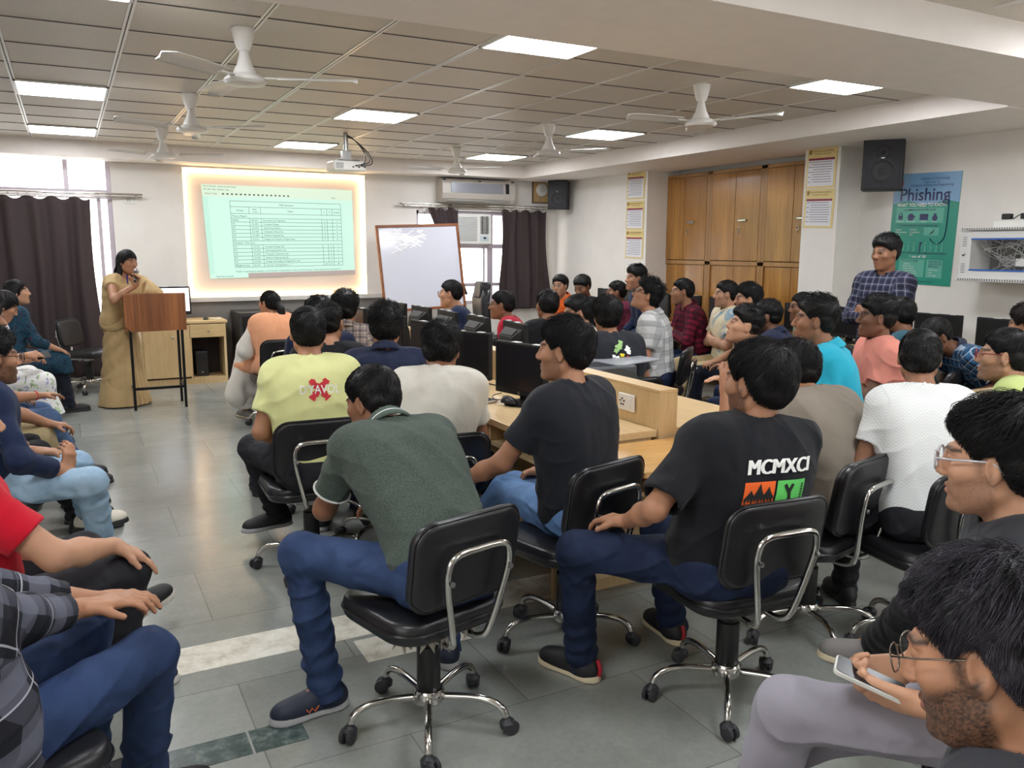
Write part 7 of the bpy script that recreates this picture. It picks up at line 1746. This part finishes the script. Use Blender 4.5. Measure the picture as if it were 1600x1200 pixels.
    {'id': 'P16', 'label': 'young man in a plain black T-shirt in profile with wavy hair, centre', 'short': 'the plain black T-shirt in the centre', 'head': (1.757, 2.85, 1.189), 'az': -20, 'seed': 18, 'haz': -42, 'hp': 0, 'skin': 2, 'hair': 'bushy', 'hvol': 0.95, 'beard': 0.45, 'top': {'mat': MT["black2"], 'loose': 0.008, 'hem': 0.24}, 'bottom': {'mat': MT["jean_sky"], 'name': 'jeans'}, 'shoe': {'mat': MT["shoe_black"], 'sole': MT["sole_dark"]}, 'kL': (1.627, 3.454, 0.53), 'fL': (1.3, 3.3, 0.1), 'kR': (1.7, 3.3, 0.53), 'fR': (1.66, 3.4, 0.1), 'armL': {'w': (1.38, 3.05, 0.64), 'd': (0.4, 0.9, -0.1)}, 'armR': 'lap', 'lean': 2, 'curve': 4, 'caz': -14, 'cpos': (1.72, 2.75), 'h': 0.0042},
    {'id': 'P17', 'label': 'young man with glasses in a navy T-shirt in front of the whiteboard', 'short': 'the navy T-shirt by the whiteboard', 'head': (3.195, 7.25, 1.174), 'az': -66, 'seed': 19, 'haz': -58, 'skin': 1, 'hair': 'short', 'glasses': 'metal', 'top': {'mat': MT["navy2"]}, 'bottom': {'mat': MT["jean_dark"], 'name': 'jeans'}},
    {'id': 'P18', 'label': 'young man with glasses in a crimson T-shirt beside the long curtain', 'short': 'the crimson T-shirt', 'head': (3.328, 6.45, 1.11), 'az': -58, 'seed': 20, 'haz': -58, 'skin': 3, 'hair': 'short', 'glasses': 'black', 'top': {'mat': MT["red2"]}, 'bottom': {'mat': MT["jean_dark"], 'name': 'jeans'}},
    {'id': 'P19', 'label': 'person in black seen from behind, left of the man looking down with glasses', 'short': 'the person in black by the monitors', 'head': (3.377, 5.75, 1.152), 'az': 10, 'seed': 21, 'haz': 5, 'skin': 3, 'hair': 'short', 'top': {'mat': MT["black"]}, 'bottom': {'mat': MT["jean_dark"], 'name': 'jeans'}, 'face': False},
    {'id': 'P20', 'label': 'young man with glasses in an orange polo shirt turned towards the camera', 'short': 'the orange polo shirt', 'head': (5.165, 8.5, 1.161), 'az': -112, 'seed': 22, 'haz': -122, 'skin': 1, 'hair': 'fringe', 'glasses': 'metal', 'beard': 0.3, 'top': {'mat': MT["orange"], 'collar': MT["orange"], 'name': 'polo_shirt'}, 'bottom': {'mat': MT["jean_dark"], 'name': 'jeans'}, 'chair': True},
    {'id': 'P21', 'label': 'young man in black looking down, next to the orange polo shirt', 'short': 'the man in black looking down', 'head': (5.159, 8.0, 1.175), 'az': -105, 'seed': 23, 'haz': -112, 'hp': -22, 'skin': 3, 'hair': 'fringe', 'beard': 0.4, 'top': {'mat': MT["black"]}, 'bottom': {'mat': MT["jean_dark"], 'name': 'jeans'}},
    {'id': 'P22', 'label': 'young man with metal glasses and a fringe, half hidden behind the wavy-haired student', 'short': 'the man with metal glasses', 'head': (3.408, 5.35, 1.118), 'az': -60, 'seed': 24, 'haz': -74, 'hp': -8, 'skin': 2, 'hair': 'fringe', 'glasses': 'metal', 'top': {'mat': MT["white"]}, 'bottom': {'mat': MT["jean_dark"], 'name': 'jeans'}},
    {'id': 'P23', 'label': 'person in a black T-shirt with a flower print on the back', 'short': 'the flower print T-shirt', 'head': (3.164, 4.6, 1.152), 'az': 8, 'seed': 25, 'haz': 20, 'skin': 2, 'hair': 'bushy', 'top': {'mat': MT["black2"], 'loose': 0.01}, 'bottom': {'mat': MT["jean_dark"], 'name': 'jeans'}, 'print': 'flowers', 'face': False},
    {'id': 'P24', 'label': 'young man in a maroon T-shirt in profile, in front of the wall desk', 'short': 'the maroon T-shirt', 'head': (5.348, 7.6, 1.125), 'az': -80, 'seed': 26, 'haz': -62, 'skin': 3, 'hair': 'short', 'top': {'mat': MT["maroon"]}, 'bottom': {'mat': MT["jean_dark"], 'name': 'jeans'}},
    {'id': 'P25', 'label': 'young man with swept-up hair in a navy shirt sitting tallest by the notices', 'short': 'the tallest youth in navy', 'head': (5.235, 7.1, 1.291), 'az': -75, 'seed': 27, 'haz': -80, 'hp': 4, 'skin': 2, 'hair': 'quiff', 'hvol': 1.3, 'hz': 0.62, 'top': {'mat': MT["navy2"], 'collar': MT["navy2"], 'name': 'shirt', 'sleeve': 1.93}, 'bottom': {'mat': MT["jean_dark"], 'name': 'jeans'}},
    {'id': 'P26', 'label': 'young man with big curly hair and glasses in a grey checked shirt, chin raised', 'short': 'the grey checked shirt', 'head': (4.207, 5.55, 1.216), 'az': -42, 'seed': 28, 'haz': -62, 'hp': 22, 'skin': 2, 'hair': 'curly', 'hvol': 1.5, 'glasses': 'black', 'top': {'mat': MT["plaid_grey"], 'collar': MT["plaid_grey"], 'name': 'shirt', 'sleeve': 0.75, 'loose': 0.01}, 'bottom': {'mat': MT["jean_dark"], 'name': 'jeans'}, 'lean': 0},
    {'id': 'P27', 'label': 'man with glasses in a maroon and black checked shirt, arms folded', 'short': 'the maroon checked shirt', 'head': (5.283, 6.4, 1.191), 'az': -72, 'seed': 29, 'haz': -62, 'skin': 2, 'hair': 'short', 'glasses': 'metal', 'beard': 0.35, 'top': {'mat': MT["plaid_red"], 'collar': MT["plaid_red"], 'name': 'shirt', 'sleeve': 1.93}, 'bottom': {'mat': MT["jean_dark"], 'name': 'jeans'}, 'armL': 'cross', 'armR': 'cross'},
    {'id': 'P28', 'label': 'young man in a cream and purple tie-dye T-shirt and khaki trousers, arms folded', 'short': 'the tie-dye T-shirt', 'head': (5.385, 5.9, 1.189), 'az': -74, 'seed': 30, 'haz': -60, 'skin': 1, 'hair': 'short', 'beard': 0.35, 'top': {'mat': MT["tiedye"], 'loose': 0.014}, 'bottom': {'mat': MT["khaki"]}, 'armL': 'cross', 'armR': 'cross', 'ff': 0.18, 'lean': -4, 'shoe': {'mat': MT["shoe_black"], 'sole': MT["sole_dark"]}},
    {'id': 'P29', 'label': 'man in black with one leg crossed, behind the youth with faded hair', 'short': 'the man with crossed leg', 'head': (5.13, 5.35, 1.178), 'az': -68, 'seed': 31, 'haz': -62, 'skin': 2, 'hair': 'bushy', 'top': {'mat': MT["black"]}, 'bottom': {'mat': MT["navytr"]}, 'shoe': {'mat': MT["shoe_black"], 'sole': MT["sole_dark"]}, 'kL': (5.25, 5.3, 0.62), 'fL': (4.95, 5.45, 0.36), 'tL': (-0.9, 0.2, 0.25), 'noshoeR': True, 'lean': -4},
    {'id': 'P30', 'label': 'youth with high faded haircut in a black T-shirt looking up, at the far-side desk', 'short': 'the youth with faded haircut', 'head': (3.915, 4.1, 1.1), 'az': -42, 'seed': 32, 'haz': -60, 'hp': 14, 'skin': 1, 'hair': 'fade', 'hvol': 1.5, 'top': {'mat': MT["black"]}, 'bottom': {'mat': MT["jean_dark"], 'name': 'jeans'}, 'armL': {'w': (3.109, 3.481, 0.8), 'd': (-0.9, 0.3, 0.05), 'c': 0.3}, 'armR': {'w': (3.092, 3.385, 0.88), 'd': (-0.9, 0.1, -0.1), 'c': 0.6}, 'lean': 14},
    {'id': 'P31', 'label': 'bearded man with faded hair in a navy polo, right of the youth looking up', 'short': 'the navy polo with faded hair', 'head': (4.769, 4.75, 1.082), 'az': -30, 'seed': 33, 'haz': -38, 'skin': 4, 'hair': 'fade', 'hvol': 1.1, 'beard': 0.7, 'top': {'mat': MT["navy"], 'collar': MT["navy"], 'name': 'polo_shirt'}, 'bottom': {'mat': MT["jean_dark"], 'name': 'jeans'}},
    {'id': 'P32', 'label': 'young man with black glasses in a pale green shirt behind the turquoise polo', 'short': 'the pale green shirt', 'head': (5.46, 5.05, 1.117), 'az': -60, 'seed': 34, 'haz': -66, 'skin': 3, 'hair': 'short', 'glasses': 'black', 'beard': 0.3, 'top': {'mat': MT["green"], 'collar': MT["green"], 'name': 'shirt', 'sleeve': 0.7}, 'bottom': {'mat': MT["jean_dark"], 'name': 'jeans'}},
    {'id': 'P33', 'label': 'young man in a bright turquoise polo shirt in profile', 'short': 'the turquoise polo shirt', 'head': (3.563, 3.2, 1.218), 'az': -38, 'seed': 35, 'haz': -46, 'hp': 3, 'skin': 3, 'hair': 'quiff', 'hvol': 1.1, 'beard': 0.35, 'top': {'mat': MT["turq"], 'collar': MT["turq"], 'name': 'polo_shirt', 'wr': 1.2, 'loose': 0.008}, 'bottom': {'mat': MT["jean_dark"], 'name': 'jeans'}, 'h': 0.005},
    {'id': 'P34', 'label': 'young man in a salmon pink T-shirt with folded arms', 'short': 'the salmon pink T-shirt', 'head': (4.376, 3.45, 1.188), 'az': -58, 'seed': 36, 'haz': -50, 'hp': 2, 'skin': 4, 'hair': 'quiff', 'hvol': 1.0, 'top': {'mat': MT["pink"], 'loose': 0.014}, 'bottom': {'mat': MT["jean_black"], 'name': 'jeans'}, 'shoe': {'mat': MT["shoe_black"], 'sole': MT["sole_dark"]}, 'armL': 'cross', 'armR': 'cross', 'lean': -6, 'h': 0.005},
    {'id': 'P35', 'label': 'person in a teal and white top mostly hidden behind the salmon pink T-shirt', 'short': 'the teal top', 'head': (5.172, 3.9, 1.149), 'az': -20, 'seed': 37, 'haz': -10, 'skin': 3, 'hair': 'short', 'top': {'mat': MT["teal"]}, 'bottom': {'mat': MT["jean_dark"], 'name': 'jeans'}, 'face': False},
    {'id': 'P36', 'label': 'young man standing by the poster in a navy checked shirt, arms folded', 'short': '', 'head': (5.372, 4.2, 1.577), 'az': -96, 'seed': 38, 'haz': -86, 'hp': -4, 'skin': 3, 'hair': 'quiff', 'stand': True, 's': 1.0, 'top': {'mat': MT["plaid_navy"], 'collar': MT["plaid_navy"], 'name': 'shirt', 'sleeve': 1.95, 'loose': 0.008, 'hem': 0.12}, 'bottom': {'mat': MT["jean_steel"], 'name': 'jeans'}, 'shoe': {'mat': MT["shoe_black"], 'sole': MT["sole_dark"]}, 'armL': 'cross', 'armR': 'cross', 'lean': 0, 'curve': 2, 'neck': 4},
    {'id': 'P37', 'label': 'man bending far forward in a blue checked top with navy sleeves', 'short': 'the man bending forward', 'head': (5.243, 3.65, 1.015), 'az': -66, 'seed': 39, 'haz': -72, 'hp': -30, 'skin': 4, 'hair': 'short', 'top': {'mat': MT["plaid_blue"], 'collar': MT["slate"], 'name': 'polo_shirt', 'trim': MT["trim"]}, 'bottom': {'mat': MT["jean_steel"], 'name': 'jeans'}, 'shoe': {'mat': MT["shoe_black"], 'sole': MT["sole_dark"]}, 'lean': 34, 'curve': 14, 'neck': 4, 'armL': 'knee', 'armR': 'knee'},
    {'id': 'P38', 'label': 'young man in a white zigzag-knit T-shirt seen from behind', 'short': 'the white zigzag T-shirt', 'head': (3.069, 2.2, 1.165), 'az': 36, 'seed': 40, 'hs': 1.0, 's': 0.93, 'fat': 0.86, 'haz': 50, 'hp': 0, 'skin': 3, 'hair': 'short', 'hvol': 0.8, 'top': {'mat': MT["zig"], 'loose': 0.009, 'hem': 0.19}, 'bottom': {'mat': MT["jean_black"], 'name': 'jeans'}, 'shoe': {'mat': MT["shoe_black"], 'sole': MT["sole_dark"]}, 'face': False, 'lean': 8, 'h': 0.0046, 'caz': 10},
    {'id': 'P39', 'label': 'young man with red-framed glasses and light beard at the right edge', 'short': 'the man with red-framed glasses', 'head': (4.137, 2.5, 1.074), 'az': -24, 'seed': 41, 'hs': 1.06, 'haz': -33, 'hp': 2, 'skin': 1, 'hair': 'short', 'hvol': 1.3, 'cpos': (3.86, 2.44), 'beard': 0.45, 'glasses': 'red', 'top': {'mat': MT["lime"]}, 'bottom': {'mat': MT["jean_dark"], 'name': 'jeans'}, 'h': 0.0046},
    {'id': 'P40', 'label': 'person with wavy dark brown hair at the right edge, behind the red-framed glasses', 'short': 'the person with brown hair', 'head': (4.923, 2.85, 1.158), 'az': -20, 'seed': 42, 'haz': -10, 'skin': 2, 'hair': 'bushy', 'hcol': 'brown', 'top': {'mat': MT["navy"]}, 'bottom': {'mat': MT["jean_dark"], 'name': 'jeans'}, 'face': False},
    {'id': 'P42', 'label': 'person in a warm grey T-shirt resting the head on one hand at the table', 'short': 'the warm grey T-shirt', 'head': (2.841, 2.66, 1.057), 'az': 0, 'seed': 43, 'haz': -34, 'hp': -14, 'skin': 2, 'hair': 'bushy', 'top': {'mat': MT["grey"], 'loose': 0.01, 'hem': 0.19, 'wr': 1.7}, 'bottom': {'mat': MT["jean_black"], 'name': 'jeans'}, 'shoe': {'mat': MT["shoe_white"], 'sole': MT["sole_cream"]}, 'lean': 22, 'curve': 14, 'armL': {'w': (2.511, 2.72, 1.011), 'd': (0.3, -0.2, 0.9), 'n': (0.8, 0.3, 0.2), 'c': 0.6, 'p': (-0.6, 0.5, -0.9)}, 'armR': {'w': (2.75, 2.98, 0.76), 'd': (-0.6, 0.6, 0)}, 'fat': 0.93, 'caz': -14, 'cpos': (2.66, 2.34), 'face': False, 'h': 0.0046},
    {'id': 'P41', 'label': 'young man in a black T-shirt with MCMXCI back print, looking at the screen', 'short': 'the MCMXCI T-shirt', 'head': (2.031, 2.05, 1.153), 'az': 14, 'seed': 44, 'haz': -12, 'hp': 0, 'skin': 2, 'hair': 'bushy', 'hvol': 0.8, 'beard': 0.8, 'fat': 1.12, 'top': {'mat': MT["black"], 'loose': 0.016, 'sl_loose': 0.016, 'sleeve': 0.85, 'hem': 0.2, 'wr': 1.1}, 'bottom': {'mat': MT["jean_dark"], 'name': 'jeans'}, 'shoe': {'mat': MT["shoe_black"], 'sole': MT["sole_cream"], 'tab': MT["tab_red"], 'lace': MT["lace_cream"]}, 'kL': (1.55, 2.33, 0.55), 'fL': (1.62, 2.47, 0.1), 'tL': (-0.35, 0.9, 0), 'kR': (1.95, 2.62, 0.53), 'fR': (2.12, 2.55, 0.1), 'tR': (0.1, 1, 0), 'armL': {'w': (1.66, 2.26, 0.665), 'd': (-0.3, 0.9, -0.1), 'c': 0.6, 'p': (-0.9, -0.5, -0.5)}, 'armR': {'w': (2.348, 2.695, 0.75), 'd': (-0.9, 0.35, 0), 'n': (0, 0, -1), 'c': 0.7}, 'print': 'mcm', 'face': False, 'lean': -8, 'curve': 8, 'side': 9, 'h': 0.0042, 'caz': 4, 'cpos': (2.0, 2.1), 'hs': 1.07},
    {'id': 'P43', 'label': 'young man with clear-framed glasses in grey trousers, looking left with a phone in his hands', 'short': 'the man with clear-framed glasses', 'head': (1.798, 1.08, 1.135), 'az': -40, 'seed': 45, 'haz': -26, 'hp': -4, 'skin': 1, 'hair': 'bushy', 'hvol': 1.05, 'beard': 0.5, 'glasses': 'clear', 'top': {'mat': MT["dgrey"]}, 'bottom': {'mat': MT["greytr"]}, 'shoe': {'mat': MT["shoe_black"], 'sole': MT["sole_dark"]}, 'lT': 0.53, 'kL': (1.27, 1.31, 0.58), 'fL': (1.31, 1.33, 0.1), 'kR': (1.37, 1.38, 0.42), 'fR': (1.38, 1.45, 0.1), 'armL': {'w': (1.5, 1.02, 0.665), 'd': (-0.35, 0.7, 0.05), 'n': (0.6, 0.3, 0.5), 'c': 0.7, 'p': (0.2, -0.8, -0.8)}, 'armR': {'w': (1.58, 1.12, 0.67), 'd': (-0.8, 0.2, 0.05), 'n': (-0.4, -0.5, 0.5), 'c': 0.8}, 'h': 0.0034, 'lean': 2},
    {'id': 'P44', 'label': 'bearded man with thin metal glasses and ash-black wavy hair, closest to the camera', 'short': 'the bearded man closest to the camera', 'head': (1.095, 0.64, 1.043), 'az': -24, 'seed': 46, 'haz': -24, 'hp': -16, 'hr': 6, 'hz': 0.45, 'skin': 2, 'hair': 'bushy', 'hcol': 'grey', 'hvol': 1.0, 'beard': 0.97, 'glasses': 'metal', 'top': {'mat': MT["dgrey"]}, 'bottom': {'mat': MT["blacktr"]}, 'shoe': {'mat': MT["shoe_black"], 'sole': MT["sole_dark"]}, 'armL': 'lap', 'armR': 'lap', 'h': 0.0034, 'lean': 0},
    {'id': 'P45', 'label': 'person in maroon and black trousers with grey sneakers, hidden by the clear-framed glasses', 'short': 'the person in grey sneakers', 'head': (2.2, 1.17, 1.17), 'az': -2, 'seed': 47, 'haz': -20, 'skin': 2, 'hair': 'short', 'top': {'mat': MT["maroon"]}, 'bottom': {'mat': MT["blacktr"]}, 'shoe': {'mat': MT["shoe_grey"], 'sole': MT["sole_cream"]}, 'kL': (2.22, 1.6, 0.58), 'fL': (2.46, 1.9, 0.1), 'tL': (-0.5, 0.8, 0), 'kR': (2.45, 1.55, 0.53), 'fR': (2.5, 1.7, 0.1), 'armL': 'lap', 'armR': 'lap', 'lean': 0, 'face': False},
]
with ThreadPoolExecutor(4) as ex_:
    _res = list(ex_.map(compute_person, PEOPLE))
for r_ in _res: assemble(r_)
# ------------------------------------------------------------------ things in hands
def hand_of(pid, side):
    for r_ in _res:
        if r_['sp']['id'] == pid:
            A = r_['arms'][side]; c, s_ = math.cos(r_['rz']), math.sin(r_['rz']); R_ = np.array([[c, -s_, 0], [s_, c, 0], [0, 0, 1]])
            return R_ @ A['W'] + r_['root'], R_ @ nrm(A['hd']), R_ @ nrm(A['pn']), (R_ @ r_['HR'].T).T, R_ @ r_['hc'] + r_['root']
    return None
def orient(o, x, y):
    x = nrm(x); y = nrm(np.asarray(y) - x * (x @ np.asarray(y))); z = np.cross(x, y); m = Matrix.Identity(4)
    for i in range(3): m[i][0], m[i][1], m[i][2] = x[i], y[i], z[i]
    o.rotation_euler = m.to_euler()
h_ = hand_of('PW', 'R')
if h_:
    W_, D_, N_, HR_, HC_ = h_
    mouth = HC_ + HR_[1] * 0.125 - HR_[2] * 0.062; grip = W_ + D_ * 0.075 + N_ * 0.028; ax = nrm(mouth - grip)
    o = empty('microphone', tuple(grip), 0, 'black handheld microphone with silver grille at the speaker\'s mouth', 'microphone'); L = np.linalg.norm(mouth - grip) - 0.02
    orient(o, nrm(np.cross(ax, [0, 0, 1.0])), ax)
    MB().tube([(0, -0.10, 0), (0, L - 0.04, 0)], [0.013, 0.017], 14).build('handle', BLACKP, o, smooth=True)
    MB().lathe([(0.016, -0.03), (0.026, -0.018), (0.028, 0.0), (0.022, 0.02), (0.0, 0.028)], 18, (0, L - 0.01, 0), rotm(-PI / 2)).build('grille', plain('mic_grille', (176, 176, 180), 0.35, 0.8), o, smooth=True)
def phone_at(pid, side, label, cl, size=(0.072, 0.15, 0.009), fw_=0.1, lift=0.03, face_up=True):
    h_ = hand_of(pid, side)
    if not h_: return
    W_, D_, N_, _, _ = h_; c = W_ + D_ * fw_ + N_ * lift
    o = empty('mobile_phone', tuple(c), 0, label, 'phone'); orient(o, np.cross(D_, N_), D_)
    MB().prism(rrect(size[0], size[1], 0.012), (0, 0, -size[2] / 2), (1, 0, 0), (0, 1, 0), size[2]).build('case', cl, o, bevel=0.002)
    MB().prism(rrect(size[0] * 0.93, size[1] * 0.95, 0.01), (0, 0, size[2] / 2), (1, 0, 0), (0, 1, 0), 0.001).build('screen', PHS, o)
phone_at('P41', 'R', 'gold-cased phone held over the orange table', plain('gold_case', (176, 148, 88), 0.35, 0.4), lift=0.02)
a_, b_ = hand_of('P43', 'L'), hand_of('P43', 'R')
if a_:
    c = np.array([1.46, 1.10, 0.69]); o = empty('mobile_phone', tuple(c), 0, 'phone with dark screen and pale case held by the man with clear-framed glasses', 'phone')
    orient(o, (0.75, 0.55, 0.05), (-0.5, 0.7, 0.25))
    MB().prism(rrect(0.074, 0.15, 0.012), (0, 0, -0.005), (1, 0, 0), (0, 1, 0), 0.01).build('case', plain('pale_case', (206, 206, 200), 0.3), o, bevel=0.002)
    MB().prism(rrect(0.068, 0.143, 0.01), (0, 0, 0.005), (1, 0, 0), (0, 1, 0), 0.001).build('screen', PHS, o)
phone_at('P2', 'R', 'dark phone held above the floral skirt', BLACKP)
